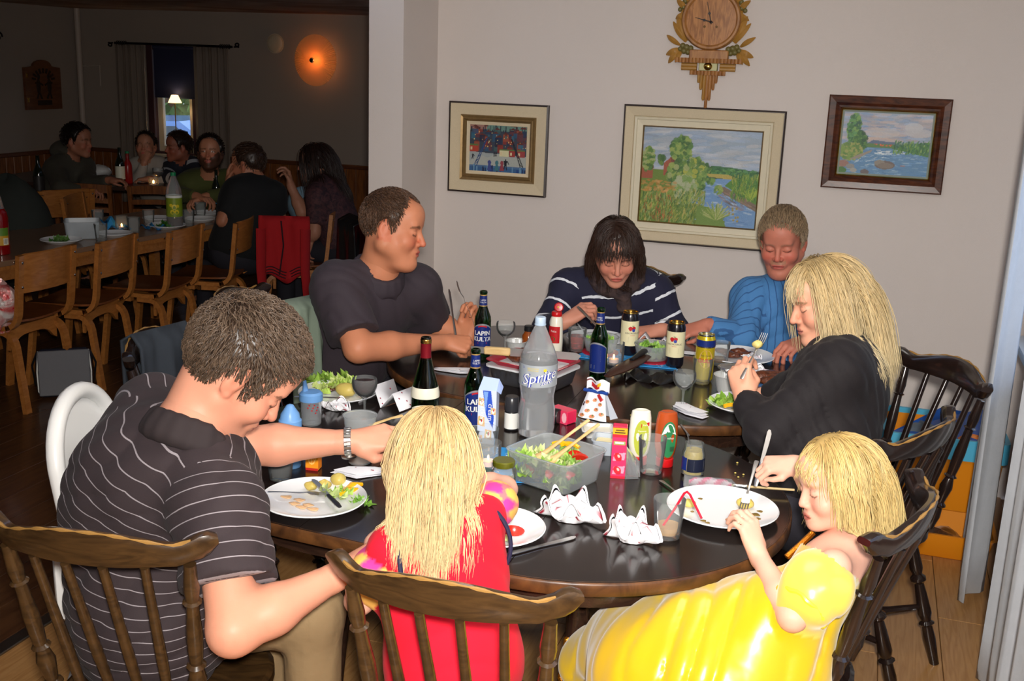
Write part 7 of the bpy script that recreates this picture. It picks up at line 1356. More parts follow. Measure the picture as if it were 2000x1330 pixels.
def short_hair(name, parent, C, M, s, hl, o, rng, h):
    T = o.get('T', .010); base = np.array(o['hair']); cap = hair_cap(C, M, s, hl, T, h, seed=int(rng.integers(9)), lump=o.get('lump', .002)); cc = np.tile(base*.55, (len(cap[0]), 1)); n = o.get('n', 2200)
    if n:
        p = scalp(n, hl, rng); c0 = V(0, -.012, .035); nn = (p-c0)/(V(.077, .098, .090)**2); nn /= np.linalg.norm(nn, axis=1)[:, None]; wh = V(.01, -.075, .085)
        fl = p-wh; fl[:, 1] += .05*(p[:, 2] > .06); fl[:, 2] -= .08*(p[:, 2] < .06)+.02; fl += rng.normal(size=fl.shape)*.02*o.get('mess', 1); fl -= nn*(fl*nn).sum(1)[:, None]; fl /= np.linalg.norm(fl, axis=1)[:, None]+1e-9
        L = o.get('len', .03)*rng.uniform(.6, 1.25, n)*np.interp(p[:, 2]-hl(p), [0, .02, .06], [o.get('lmin', .35), .7, 1]); fr = (p[:, 1] > .04) & (p[:, 2] > .06); L = np.where(fr, L*o.get('fringe', 1.2), L); K = 5; paths = []
        p0 = p+nn*T*.85
        for k in range(K): u = k/(K-1); paths.append(p0+fl*(L*u)[:, None]+nn*((o.get('lift', .010)*np.sin(u*2.2))*rng.uniform(.5, 1.4, n))[:, None]-nn*(.5*(L*u)**2/.09)[:, None]*.9)
        P = np.stack(paths, 1)*s @ M.T+C; v, F, col = strands(P, rng.uniform(.0008, .0018, n)*s*o.get('rad', 1), base, '', None, rng, o.get('var', .25), o.get('tip'))
        return mesh_from(name, [cap, (v, F)], hairM, parent, np.concatenate([cc, col]))
    return mesh_from(name, [cap], hairM, parent, cc/.55)
def long_hair(name, parent, C, M, s, o, rng, body, h):
    hl = hl_of('full'); base = np.array(o['hair']); L0 = o['len']; n = o.get('n', 1500); cap = hair_cap(C, M, s, hl, .010, h, lump=.002); cc = np.tile(base*.8, (len(cap[0]), 1))
    p = scalp(n, hl, rng); c0 = V(0, -.012, .035); part = o.get('part', .0); R_ = V(.077, .098, .090)
    nn = (p-c0)/(R_**2); nn /= np.linalg.norm(nn, axis=1)[:, None]; d = np.stack([np.sign(p[:, 0]-part)*.6+0*p[:, 0], -.15-0*p[:, 1], -.25+0*p[:, 0]], 1)
    fr = (p[:, 1] > .035) & (np.abs(p[:, 0]) < o.get('bangw', .045)) & (p[:, 2] > .05) if o.get('bangs') else np.zeros(n, bool)
    bk = p[:, 1] < -.02; d[bk, 0] *= .2; d[fr] = V(0, 1, -.6); d[(~fr) & (p[:, 1] < -.03)] += V(0, -.7, 0); d += rng.normal(size=d.shape)*.06
    g = (V(0, 0, -1) @ M); lay = rng.uniform(.004, o.get('vol', .02), n); L = L0*rng.uniform(.82, 1.05, n)*np.where(p[:, 2] < .03, .9, 1); L = np.where(fr, o.get('banglen', .085)*rng.uniform(.8, 1.1, n), L); K = o.get('K', 16); q = p+nn*lay[:, None]; P = [q.copy()]; dr = d
    hang = V(0, 0, -1)
    gl = g+np.array(o.get('pull', (0, 0, 0)), float) @ M
    for k in range(1, K):
        nn = (q-c0)/((R_+.006)**2); nl = np.linalg.norm(nn, axis=1)[:, None]; nn = nn/nl; onh = np.sqrt((((q-c0)/(R_+lay[:, None]+.006))**2).sum(1)) < 1.12
        dr = dr*.72+gl*.42; dr -= np.where(onh[:, None] & ((dr*nn).sum(1) < 0)[:, None], nn*(dr*nn).sum(1)[:, None], 0); dr /= np.linalg.norm(dr, axis=1)[:, None]+1e-9
        q = q+dr*(L/(K-1))[:, None]; e = np.sqrt((((q-c0)/(R_+lay[:, None]))**2).sum(1)); ins = e < 1; q = np.where(ins[:, None], c0+(q-c0)/np.maximum(e, .2)[:, None], q)
        # keep clear of the face front
        if o.get('faceclear', True):
            f_ = (~fr) & (q[:, 1] > .045) & (np.abs(q[:, 0]) < .066) & (q[:, 2] < .045); q[f_, 0] = np.sign(q[f_, 0]+1e-6)*.068; q[f_, 1] -= .004
        if o.get('pinch'): lw = q[:, 2] < -.03; lim = o['pinch']*(1+.10*rng.normal(size=n)); q[:, 0] = np.where(lw & (np.abs(q[:, 0]) > lim), q[:, 0]*.72+np.sign(q[:, 0])*lim*.28, q[:, 0])
        if body is not None:
            W_ = q*s @ M.T+C; off = lay*.35*s+.003
            for it in range(2):
                D = body.eval(W_); bad = D < off
                if bad.any():
                    e_ = .004; G = np.stack([body.eval(W_[bad]+V(*(e_*np.eye(3)[i])))-D[bad] for i in range(3)], 1)/e_; G /= np.linalg.norm(G, axis=1)[:, None]+1e-9; W_[bad] += G*(off[bad]-D[bad])[:, None]
            q = (W_-C) @ M/s
        P.append(q.copy())
    P = np.stack(P, 1); wv = o.get('wave', .004); ph = rng.uniform(0, 6, (n, 1)); u = np.linspace(0, 1, K)[None, :]; clump = rng.integers(0, 60, n); cph = rng.uniform(0, 6, 60)[clump][:, None]
    P[:, :, 0] += wv*u*np.sin(u*6+cph)+.0015*np.sin(u*9+ph); P[:, :, 1] += wv*u*np.cos(u*5+cph*1.7)
    Wd = P*s @ M.T+C; v, F, col = strands(Wd, rng.uniform(.0008, .0021, n)*s*o.get('rad', 1), base, '', None, rng, o.get('var', .14), o.get('tip'))
    return mesh_from(name, [cap, (v, F)], hairM, parent, np.concatenate([cc, col]))
def limb(a, b, la, lb, hint):           # elbow from shoulder, wrist and a side hint
    a, b = np.array(a, float), np.array(b, float); d = b-a; L = min(np.linalg.norm(d), (la+lb)*.999); u = nrm(d); x = (la*la-lb*lb+L*L)/(2*L); hh = math.sqrt(max(la*la-x*x, 0)); hn = np.array(hint, float); hn = nrm(hn-u*(hn @ u)); return a+u*x+hn*hh
def person(label, J, o, group=None):
    """J: joints in metres. o: looks. Body is one continuous skin mesh; clothes and hair are its children."""
    rng = np.random.default_rng(o.get('seed', 1)); s = o.get('s', 1.0); q = o.get('q', 1.0)     # q: coarseness
    t = thing('person', label, 'person', (J['pelvis'][0], J['pelvis'][1], 0), 0, group); t.empty_display_size = .1; bpy.context.view_layer.update()
    hc, hf, hu = J['head'], nrm(J['hf']), np.array(J.get('hu', (0, 0, 1)), float); hu = nrm(hu-hf*(hu @ hf)); M = np.stack([np.cross(hf, hu), hf, hu], 1); M[:, 0] = np.cross(hf, hu); hs = o.get('hs', 1.0)
    nk, pv, sL, sR = J['neck'], J['pelvis'], J['sL'], J['sR']; sp = nk-pv; X = nrm(sL-sR); Z = nrm(sp); X = nrm(X-Z*(X @ Z)); Y = np.cross(X, Z); TM = np.stack([X, Y, Z], 1); L = np.linalg.norm(sp)
    bodyS = Sdf(); head_prims(bodyS, hc, M, hs, o)
    nb = hc+M @ (V(0, -.025, -.055)*hs); rn = o.get('neck_r', .054)*s; bodyS.cone(nb, nk+Z*.01, rn, rn*1.12, .03*s, lab=1); bodyS.cone(nk, nk-Z*.10*s, rn*1.1, .09*s, .04*s)
    bodyS.cone(sL, sR, .044*s, .044*s, .04*s); bodyS.ell(nk-Z*L*.33, V(.14, .092, .19)*s, TM, .05*s); bodyS.ell(pv+Z*L*.22, V(.13, .09, .17)*s, TM, .05*s)
    hipw = .085*s; hL, hR = pv+X*hipw, pv-X*hipw; legs = J.get('legs', True)
    fwd = nrm(V(Y[0], Y[1], 0))
    if o.get('fdir') is not None: fwd = nrm(V(*o['fdir'], 0))
    for sg, hp in ((1, hL), (-1, hR)):
        kn = J.get('kL' if sg > 0 else 'kR', hp+fwd*.40*s+V(0, 0, -.02)); an = V(kn[0], kn[1], .07)+fwd*.04*s*0; an[2] = max(.07, kn[2]-.42*s)
        J['kn%d' % sg] = kn; J['an%d' % sg] = an; bodyS.cone(hp, kn, .070*s, .050*s, .03*s); bodyS.cone(kn, an, .048*s, .034*s, .02*s); bodyS.cone(an, an+fwd*.12*s-V(0, 0, .025), .034*s, .026*s, .02*s)
    arms = {}
    for sd, sh in (('L', sL), ('R', sR)):
        wr = J['w'+sd]; el = J.get('e'+sd); 
        if el is None: el = limb(sh, wr, .285*s, .255*s, J.get('h'+sd, (0, 0, -1)))
        arms[sd] = (sh, el, wr); am = o.get('arm', 1); bodyS.cone(sh, el, .046*s*am, .040*s*am, .03*s, lab=2); fd = wr-el; bodyS.cone(el, el+fd*.35, .0405*s*am, .041*s*am, .02*s, lab=2); bodyS.cone(el+fd*.35, wr, .040*s*am, .0255*s, .02*s, lab=2)
    hands = Sdf()
    hp = {}
    for sd in 'LR':
        sh, el, wr = arms[sd]; g = J.get('hand'+sd, {}); d = g.get('d', wr-el); up = g.get('up', (0, 0, 1)); hs_ = Sdf(); sc = o.get('hsc', s*.97)
        fd = wr-el; hs_.cone(el+fd*.7, wr, .031*s*o.get('arm', 1)**.5, .0255*s, .02*s, lab=2); hand_prims(hs_, wr, d, up, (-1 if sd == 'L' else 1)*g.get('flip', 1), sc, g.get('curl', .5), g.get('thumb', .5), curls=g.get('curls')); hp[sd] = hs_
        hand_blob = nrm(d); bodyS.cone(wr, wr+hand_blob*.04*s, .022*s, .014*s, .01, lab=2)
    hr = o.get('hr', .0039)*q; br = .010*q*(.85 if s < .9 else 1)
    hb = Sdf(); hb.p = [p for p in bodyS.p if p[7] == 1]; hm = hb.mesh(hr, clip=(hc-.17*hs-.02, hc+.17*hs+.02))
    b2 = Sdf(); b2.p = [p for p in bodyS.p if p[7] != 1]+[('c', nb, nk+Z*.01, rn*.97, rn*1.1, .03*s, None, 1)]; bm = b2.mesh(br)
    parts = [hm, bm]+[hp[sd].mesh(hr if q <= 1.2 else .005) for sd in 'LR']; cols = np.concatenate([paint_head(p[0], hc, M, hs, o) if i == 0 else np.tile(np.array(o['skin']), (len(p[0]), 1)) for i, p in enumerate(parts)])
    loc = np.array(t.location)
    def place(ob): ob.parent = t; ob.matrix_parent_inverse = Matrix.Translation((-loc[0], -loc[1], -loc[2])); return ob
    place(mesh_from('body', parts, skinM, None, cols))
    # clothes ------------------------------------------------------
    top = Sdf(); w_ = o.get('w', 1.0); dp = o.get('d', 1.0); g = o.get('loose', .0)
    top.cone(sL-X*.01, sR+X*.01, (.060+g)*s, (.060+g)*s, .06*s, lab=0); top.ell(nk-Z*L*.30, (V(.168*w_, .118*dp, .19)+g)*s, TM, .07*s, 0); top.ell(pv+Z*L*.32, (V(.158*w_, .118*dp*o.get('belly', 1), .17)+g)*s, TM @ np.eye(3), .08*s, 0); top.ell(pv+Z*.05*s, (V(.168*w_, .125*dp, .12)+g)*s, TM, .06*s, 0)
    for sh in (sL, sR): top.cone(nk-Z*.005, sh+Z*.004, .050*s, .052*s, .04*s, lab=0)
    if o.get('bust'): 
        for sg in (-1, 1): top.ell(nk-Z*L*.42+X*sg*.075*s+Y*.085*s, V(.07, .06, .065)*s*o['bust'], TM, .05*s, 0)
    slv = o.get('sleeve', 'long'); sg_ = o.get('sl', .0)
    for sd in 'LR':
        sh, el, wr = arms[sd]; am = o.get('arm', 1)
        lab = 2 if sd == 'L' else 3
        if slv == 'long':
            top.cone(sh, el, (.058+sg_)*s*am, (.050+sg_)*s*am, .05*s, lab=lab); fd = wr-el; top.cone(el, el+fd*.93, (.049+sg_)*s*am, (.037+sg_*.5)*s, .03*s, cut=0, lab=lab)
        elif slv == 'short': top.cone(sh, sh+(el-sh)*o.get('slf', .72), (.060+sg_)*s*am, (.062+sg_)*s*am, .05*s, cut=0, lab=lab)
        elif slv == 'push': 
            top.cone(sh, el, (.058+sg_)*s*am, (.050+sg_)*s*am, .05*s, lab=lab); top.cone(el, el+(wr-el)*.25, (.050+sg_)*s*am, .05*s, .03*s, cut=0, lab=lab)
        elif slv == 'puff': pz = o.get('puff', 1); top.ell(sh+(el-sh)*.44, V(.074, .074, .085)*s*pz, frame(el-sh), .012*s, lab)
    if o.get('dress'): o['dress'](top, pv, TM, s, J)
    tr_ = 8e-3*q if s > .9 else 7e-3*q
    tm = top.mesh(tr_, disp=foldn(o.get('seed', 1), o.get('fold', .0035)*(1 if q < 1.5 else .5)))
    # neckline: drop faces round the neck opening
    vtx, fc = tm; c_ = nk+Z*o.get('nkz', .045)*s+Y*o.get('nky', .02)*s; nr_ = o.get('nkr', .068)*s; l = (vtx-c_) @ TM; inside = (np.hypot(l[:, 0], l[:, 1]*.9) < nr_) & (l[:, 2] > -.06*s-o.get('vneck', 0)*np.clip(l[:, 1], 0, 1))
    if o.get('off'): inside |= o['off'](vtx)
    fc = fc[~inside[fc].all(1)]
    cols = o['colf'](vtx, top.label(vtx), J, arms, TM, pv, nk) if 'colf' in o else np.tile(np.array(o['col']), (len(vtx), 1))
    m_ = o['topmat']; ob = place(mesh_from(o.get('topname', 'shirt'), [(vtx, fc)], m_, None, cols))
    cl = o.get('collar')
    if cl:
        ax_ = nrm(nb-nk); cb = Sdf(); cr, th_, mt = cl; F = frame(ax_, X); yy = nrm(Y-ax_*(Y @ ax_)); xx = np.cross(yy, ax_)
        for k in range(18):
            f_ = lambda a, z: nk+ax_*(z*s-.030*s*max(0, math.sin(a))+.010*s)+(xx*math.cos(a)+yy*math.sin(a)*1.02)*(cr*s)+yy*.004
            a0, a1 = 2*PI*k/18, 2*PI*(k+1)/18
            for z, r_ in ((-.022, .019), (-.004, .015), (.014, .010)): cb.cone(f_(a0, z), f_(a1, z), r_*s*th_, r_*s*th_, .012)
        if th_ > .8:
            for sg in (-1, 1): p_ = nk+yy*(cr*s)+xx*sg*.02-ax_*.035*s; cb.cone(p_, p_-ax_*.055*s+xx*sg*.022+yy*.012, .017*s, .009*s, .012)
        cv = cb.mesh(.006*q); place(mesh_from('collar', [cv], mt, None, None))
    if o.get('trousers') is not None:
        tr = Sdf(); tr.ell(pv-Z*.0, V(.150*w_, .115*dp, .11)*s, TM, .05*s)
        for sg, hp_ in ((1, hL), (-1, hR)): kn, an = J['kn%d' % sg], J['an%d' % sg]; tr.cone(hp_, kn, .088*s, .068*s, .05*s); tr.cone(kn, an, .066*s, .056*s, .03*s, cut=0)
        v_, f_ = tr.mesh(.011*q, disp=foldn(3, .004)); place(mesh_from('trousers', [(v_, f_)], o['trousers'], None, np.ones((len(v_), 3))*.5))
        sh_ = Sdf()
        for sg in (1, -1): an = J['an%d' % sg]; sh_.cone(an-V(0, 0, .025), an+fwd*.15*s-V(0, 0, .035), .042*s, .034*s, .02)
        v_, f_ = sh_.mesh(.011*q); place(mesh_from('shoes', [(v_, f_)], mat('dark_shoe', S(40, 32, 28), .4, nz=(20, .1)), None, None))
    hr_ = .0045*q if q < 1.5 else .009
    hst = o.get('style', 'short')
    if hst in ('short', 'bald'): hob = short_hair('hair', None, hc, M, hs, hl_of(hst), o, rng, hr_)
    else:
        coll = Sdf(); coll.p = [p for p in top.p if p[0] != 'f' and p[7] != 9]+[('c', nb, nk, rn, rn, .02, None, 1)]; hob = long_hair('hair', None, hc, M, hs, o, rng, coll, hr_)
    place(hob)
    return t, dict(place=place, M=M, TM=TM, arms=arms, top=top, X=X, Y=Y, Z=Z, hands=hp)
# ================================================================== THE PEOPLE
P3 = PD
def cd(r, u, a): return nrm(CX*r+CY*u+_f*a)      # direction given as right / up / away from where the photographer stood
def cloth(name, rough=.85, bump=(220, .35, .0015), sheen=.03, **k): return mat(name, (1, 1, 1), rough, attr='Col', nz=(40, .06), bump=bump, sheen=sheen, **k)
def stripe_mat(name, base, line, spacing, width, wob=0, phase=0, rough=.85):
    M = bpy.data.materials.new(name); M.use_nodes = True; n = M.node_tree.nodes; l = M.node_tree.links; b = n['Principled BSDF']; b.inputs['Roughness'].default_value = rough; b.inputs['Sheen Weight'].default_value = .02
    a = n.new('ShaderNodeAttribute'); a.attribute_name = 'Col'; s = n.new('ShaderNodeSeparateColor'); l.new(a.outputs['Color'], s.inputs[0])
    t = n.new('ShaderNodeTexNoise'); t.inputs['Scale'].default_value = 45; tc = n.new('ShaderNodeTexCoord'); l.new(tc.outputs['Object'], t.inputs['Vector'])
    m1 = n.new('ShaderNodeMath'); m1.operation = 'MULTIPLY_ADD'; l.new(t.outputs['Fac'], m1.inputs[0]); m1.inputs[1].default_value = wob; l.new(s.outputs[0], m1.inputs[2])
    m2 = n.new('ShaderNodeMath'); m2.operation = 'ADD'; l.new(m1.outputs[0], m2.inputs[0]); m2.inputs[1].default_value = 40*spacing+phase
    m3 = n.new('ShaderNodeMath'); m3.operation = 'MODULO'; l.new(m2.outputs[0], m3.inputs[0]); m3.inputs[1].default_value = spacing
    m4 = n.new('ShaderNodeMath'); m4.operation = 'LESS_THAN'; l.new(m3.outputs[0], m4.inputs[0]); m4.inputs[1].default_value = width
    x = n.new('ShaderNodeMixRGB'); g1 = n.new('ShaderNodeMath'); g1.operation = 'SUBTRACT'; l.new(s.outputs[1], g1.inputs[0]); g1.inputs[1].default_value = .5; g2 = n.new('ShaderNodeMath'); g2.operation = 'ABSOLUTE'; l.new(g1.outputs[0], g2.inputs[0]); g3 = n.new('ShaderNodeMath'); g3.operation = 'GREATER_THAN'; l.new(g2.outputs[0], g3.inputs[0]); g3.inputs[1].default_value = .49; m5 = n.new('ShaderNodeMath'); m5.operation = 'MULTIPLY'; l.new(m4.outputs[0], m5.inputs[0]); l.new(g3.outputs[0], m5.inputs[1]); l.new(m5.outputs[0], x.inputs[0]); x.inputs[1].default_value = (*base, 1); x.inputs[2].default_value = (*line, 1); l.new(x.outputs[0], b.inputs['Base Color'])
    t2 = n.new('ShaderNodeTexNoise'); t2.inputs['Scale'].default_value = 300; l.new(tc.outputs['Object'], t2.inputs['Vector']); bp = n.new('ShaderNodeBump'); bp.inputs['Strength'].default_value = .3; bp.inputs['Distance'].default_value = .001; l.new(t2.outputs['Fac'], bp.inputs['Height']); l.new(bp.outputs[0], b.inputs['Normal']); return M
def ucol(vtx, lab, J, arms, TM, pv, nk, sl0=0, bend=0):
    u = (vtx-pv) @ TM[:, 2]+bend*((vtx-pv) @ TM[:, 1]); c = np.zeros((len(vtx), 3)); c[:, 0] = u
    for lb, sd in ((2, 'L'), (3, 'R')):
        sh, el, wr = arms[sd]; k = lab == lb; d1 = nrm(el-sh); d2 = nrm(wr-el); L1 = np.linalg.norm(el-sh); a = (vtx[k]-sh) @ d1; b_ = (vtx[k]-el) @ d2; c[k, 1] = 1; c[k, 0] = sl0+np.where(a < L1, a, L1+np.maximum(b_, 0)*1)
    return c
SK_LIGHT, SK_TAN, SK_RED, SK_CHILD = S(222, 164, 134), S(200, 130, 96), S(196, 122, 100), S(226, 172, 148)
FULL = {}
# A: the man in the dark shirt ------------------------------------
J = dict(head=P3(768, 448, 3.82), hf=cd(.93, -.20, -.12), hu=cd(.10, 1, -.1), neck=P3(738, 530, 3.88), sL=P3(815, 562, 4.02), sR=P3(655, 560, 3.80), pelvis=V(-1.90, 3.62, .56), eR=P3(700, 680, 3.72), wR=P3(868, 668, 3.97), eL=P3(838, 632, 4.18), wL=P3(918, 655, 4.10),
         handR=dict(d=cd(1, -.12, .1), up=cd(.1, .6, -.8), curl=.95, thumb=.9), handL=dict(d=cd(.25, 1, .1), up=cd(.5, -.1, 1), curl=.8, thumb=.5), fdir=(1, 0))
J['kL'] = V(-1.50, 3.74, .50); J['kR'] = V(-1.50, 3.48, .50)
person('man in a dark plum short-sleeved shirt eating, seated at the left of the far table', J, dict(skin=SK_TAN, hs=1.06, fat=1, neck_r=.062, style='bald', hair=S(84, 60, 44), n=4200, len=.018, lift=.006, T=.006, lmin=.75, rad=.9, w=1.22, d=1.25, belly=1.25, arm=1.22, sleeve='short', slf=.80, sl=.010, topmat=cloth('dark_plum_cotton', .8), col=S(52, 43, 50), collar=(.079, 1, mat('dark_plum_collar', S(52, 43, 50), .8, nz=(40, .06))), trousers=mat('dark_trousers', S(34, 32, 40), .85, nz=(30, .1)), seed=11, fold=.005, red=S(206, 84, 66), blush=.45, nkz=.03, brow=S(90, 60, 44), vneck=.3))
# B: the woman in the striped sweater ------------------------------
nvy = stripe_mat('navy_knit_with_white_stripes', S(26, 26, 52), S(226, 230, 236), .088, .0105, .010, .046)
J = dict(head=P3(1203, 492, 4.30), hf=cd(.0, -.66, -.75), hu=cd(.0, .8, -.6), neck=P3(1203, 535, 4.50), sL=P3(1282, 572, 4.55), sR=P3(1110, 560, 4.52), pelvis=V(-.98, 4.62, .53), eR=P3(1068, 640, 4.42), wR=P3(1104, 628, 4.22), eL=P3(1320, 650, 4.55), wL=P3(1290, 645, 4.36),
         handR=dict(d=cd(.8, .55, -.1), up=cd(-.3, .7, -.6), curl=.55, thumb=.8), handL=dict(d=cd(-1, -.10, -.2), up=cd(-.1, .8, -.5), curl=.5, thumb=.4), fdir=(0, -1))
_, rB = person('woman in a navy sweater with white stripes and a brown scarf, looking down', J, dict(skin=S(206, 140, 116), hs=1.0, style='long', hair=S(50, 31, 22), len=.125, banglen=.075, bangw=.06, bangs=True, n=4400, vol=.014, K=8, part=.012, wave=.003, w=1.15, d=1.2, bust=1.1, sl=.006, topmat=nvy, topname='sweater', colf=lambda *a: ucol(*a, sl0=.02), trousers=mat('dark_trousers'), seed=5, fold=.003, red=S(200, 84, 70), blush=.3, nkr=.06, brow=S(60, 40, 34)))
scm = mat('brown_scarf', S(80, 62, 58), .9, wood=(S(48, 38, 42), 28, 1), bump=(60, .5, .003)); nk = J['neck']; Zb, Yb, Xb = rB['Z'], rB['Y'], rB['X']; sc_ = Sdf()
for k in range(16):
    a0, a1 = 2*PI*k/16, 2*PI*(k+1)/16; f_ = lambda a: nk+Xb*.088*math.cos(a)+Yb*(.082*math.sin(a)+.02)+Zb*(.032-.038*max(0, math.sin(a)))
    sc_.cone(f_(a0), f_(a1), .026+.005*math.sin(3*a0), .026+.005*math.sin(3*a1), .012)
    sc_.cone(f_(a0)+Zb*.028-Yb*.004, f_(a1)+Zb*.028-Yb*.004, .018, .018, .008)
pf = nk+Yb*.108-Zb*.015+Xb*.02; sc_.cone(pf, pf-Zb*.055+Yb*.012+Xb*.004, .032, .026, .02); sc_.cone(pf-Zb*.055+Yb*.012, pf-Zb*.11+Yb*.015+Xb*.006, .026, .008, .02)
v_, f_ = sc_.mesh(.006, disp=foldn(9, .004, 2)); rB['place'](mesh_from('scarf', [(v_, f_)], scm, None, None))
# C: the man in the blue sweater -----------------------------------
rib = stripe_mat('blue_cable_knit', S(72, 128, 184), S(48, 92, 144), .026, .004, .004)
J = dict(head=P3(1528, 472, 4.38), hf=cd(-.38, -.46, -.8), hu=cd(-.08, .92, -.35), neck=P3(1548, 556, 4.52), sL=P3(1632, 596, 4.60), sR=P3(1464, 582, 4.52), pelvis=V(-.28, 4.62, .53), eR=P3(1450, 660, 4.42), wR=P3(1378, 636, 4.36), eL=P3(1640, 670, 4.42), wL=P3(1570, 668, 4.14),
         handR=dict(d=cd(-.9, -.25, -.2), up=cd(-.15, .8, -.55), curl=.35, thumb=.6), handL=dict(d=cd(-.75, -.2, -.5), up=cd(-.1, .85, -.5), curl=.5, thumb=.4), fdir=(0, -1))
person('grey-haired man in a light blue knit sweater over a dark collar', J, dict(skin=SK_RED, hs=1.05, fat=.4, style='short', hair=S(128, 106, 82), tip=S(150, 128, 100), n=3800, len=.034, lift=.006, mess=.5, T=.010, w=1.12, d=1.15, sl=.010, arm=1.1, topmat=rib, topname='sweater', colf=lambda v, l, J_, a, T_, p_, n_: np.stack([np.where(l == 0, (v-p_) @ T_[:, 0], (v-p_) @ T_[:, 1]), 0*v[:, 0], 0*v[:, 0]], 1), collar=(.068, .9, mat('navy_collar', S(22, 24, 44), .8, nz=(40, .06))), trousers=mat('dark_trousers'), seed=21, fold=.006, red=S(200, 84, 70), blush=.5, stache=(S(150, 120, 92), .6), nkr=.064, brow=S(150, 120, 96), browa=.4))
# D: the blonde woman in black -------------------------------------
J = dict(head=P3(1612, 590, 3.30), hf=cd(-.92, -.26, -.05), hu=cd(-.18, .95, -.1), neck=P3(1655, 672, 3.32), sL=P3(1640, 720, 3.14), sR=P3(1685, 690, 3.46), pelvis=V(-.07, 3.10, .53), eL=P3(1502, 845, 3.17), wL=P3(1452, 775, 3.28), eR=P3(1560, 760, 3.50), wR=P3(1500, 770, 3.60),
         handL=dict(d=cd(-.12, 1, .12), up=cd(-.55, .1, -.8), curl=.75, thumb=.9), handR=dict(d=cd(-1, -.1, .2), up=(0, 0, 1), curl=.6), fdir=(-1, .1))
person('blonde woman in a black long-sleeved top, seated side-on at the far table', J, dict(skin=S(232, 168, 138), hs=1.02, style='long', hair=S(194, 166, 116), tip=S(224, 204, 160), lip=S(206, 120, 110), len=.31, banglen=.080, bangs=True, n=4200, vol=.018, part=-.01, K=11, wave=.006, w=1.12, d=1.25, sl=.012, arm=1.05, bust=.9, topmat=cloth('black_jersey', .8), topname='top', col=S(26, 21, 24), trousers=mat('dark_trousers'), seed=8, fold=.006, red=S(214, 110, 92), blush=.35, pull=(.25, 0, 0), nkr=.062, brow=S(140, 110, 76)))
# E: the man in the striped polo -----------------------------------
polo = stripe_mat('brown_polo_with_fine_stripes', S(48, 37, 40), S(150, 142, 146), .030, .0022, .0, .0)
J = dict(head=P3(470, 722, 2.33), hf=cd(.64, -.66, .36), hu=cd(.45, .75, -.12), neck=P3(368, 850, 2.30), sL=P3(300, 808, 2.48), sR=P3(432, 1000, 2.20), pelvis=V(-1.45, 1.97, .55), eR=P3(455, 1232, 2.10), wR=P3(668, 1120, 2.22), eL=P3(460, 872, 2.60), wL=P3(690, 862, 2.62),
         handL=dict(d=cd(1, .12, .1), up=cd(-.1, .6, -.75), curl=.35, thumb=.5), handR=dict(d=cd(.8, .45, .3), up=cd(-.4, .6, -.5), curl=.4, thumb=.4), fdir=(.5, .86))
J['kR'] = P3(610, 1195, 2.45); J['kL'] = P3(520, 1190, 2.75)
def polo_u(v, l, J_, arms, TM, pv, nk):
    c = ucol(v, l, J_, arms, TM, pv, nk); k = l == 0; h = np.clip((v[k]-pv)[:, 2], 0, 1); Zt = TM[:, 2]; a = np.clip(h/.35, 0, 1)[:, None]; dr = (1-a)*V(0, 0, 1)+a*Zt; dr /= np.linalg.norm(dr, axis=1)[:, None]; c[k, 0] = ((v[k]-pv)*dr).sum(1); return c
_, rE = person('man in a brown striped polo shirt seen from behind, reaching over the near table', J, dict(skin=S(216, 150, 122), hs=1.13, fat=.4, neck_r=.064, style='short', hair=S(62, 46, 36), tip=S(104, 86, 70), n=5200, len=.036, fringe=1.3, lift=.012, T=.014, rad=.9, mess=1.3, w=1.24, d=1.4, belly=1.2, arm=1.18, sleeve='short', slf=.62, sl=.016, topmat=polo, topname='polo_shirt', dress=lambda S_, pv, TM, s, J_: S_.ell(P3(262, 985, 2.42), V(.17, .15, .20), TM, .08, 0).ell(P3(290, 1200, 2.40), V(.19, .16, .20), TM, .08, 0), colf=polo_u, collar=(.082, 1, mat('brown_polo_collar', S(46, 37, 38), .85, nz=(40, .06))), trousers=mat('khaki_trousers', S(142, 118, 84), .85, nz=(20, .08), bump=(60, .4, .003)), seed=4, fold=.006, nkz=.03, red=S(226, 120, 96), hr=.004))
# wristwatch
el, wr = rE['arms']['L'][1], rE['arms']['L'][2]; d = nrm(wr-el); c = wr-d*.012; wt = thing('wristwatch', 'steel link wristwatch on the outstretched arm', 'watch', c); F = frame(d); q = MB()
for k in range(22):
    a = 2*PI*k/22; rr = .0325; R_ = F @ RZ(a); q.box(R_ @ V(rr, 0, 0), (.0022, .0042, .0085), rot=R_, bev=.001)
q.build('link_strap', silver, wt); up_ = nrm(V(0, 0, 1)-d*d[2]); MB().lathe([(.017, 0), (.019, .003), (.018, .008), (.015, .009), (.001, .009)], 26, up_*-.031, -up_).build('watch_case', steel, wt)
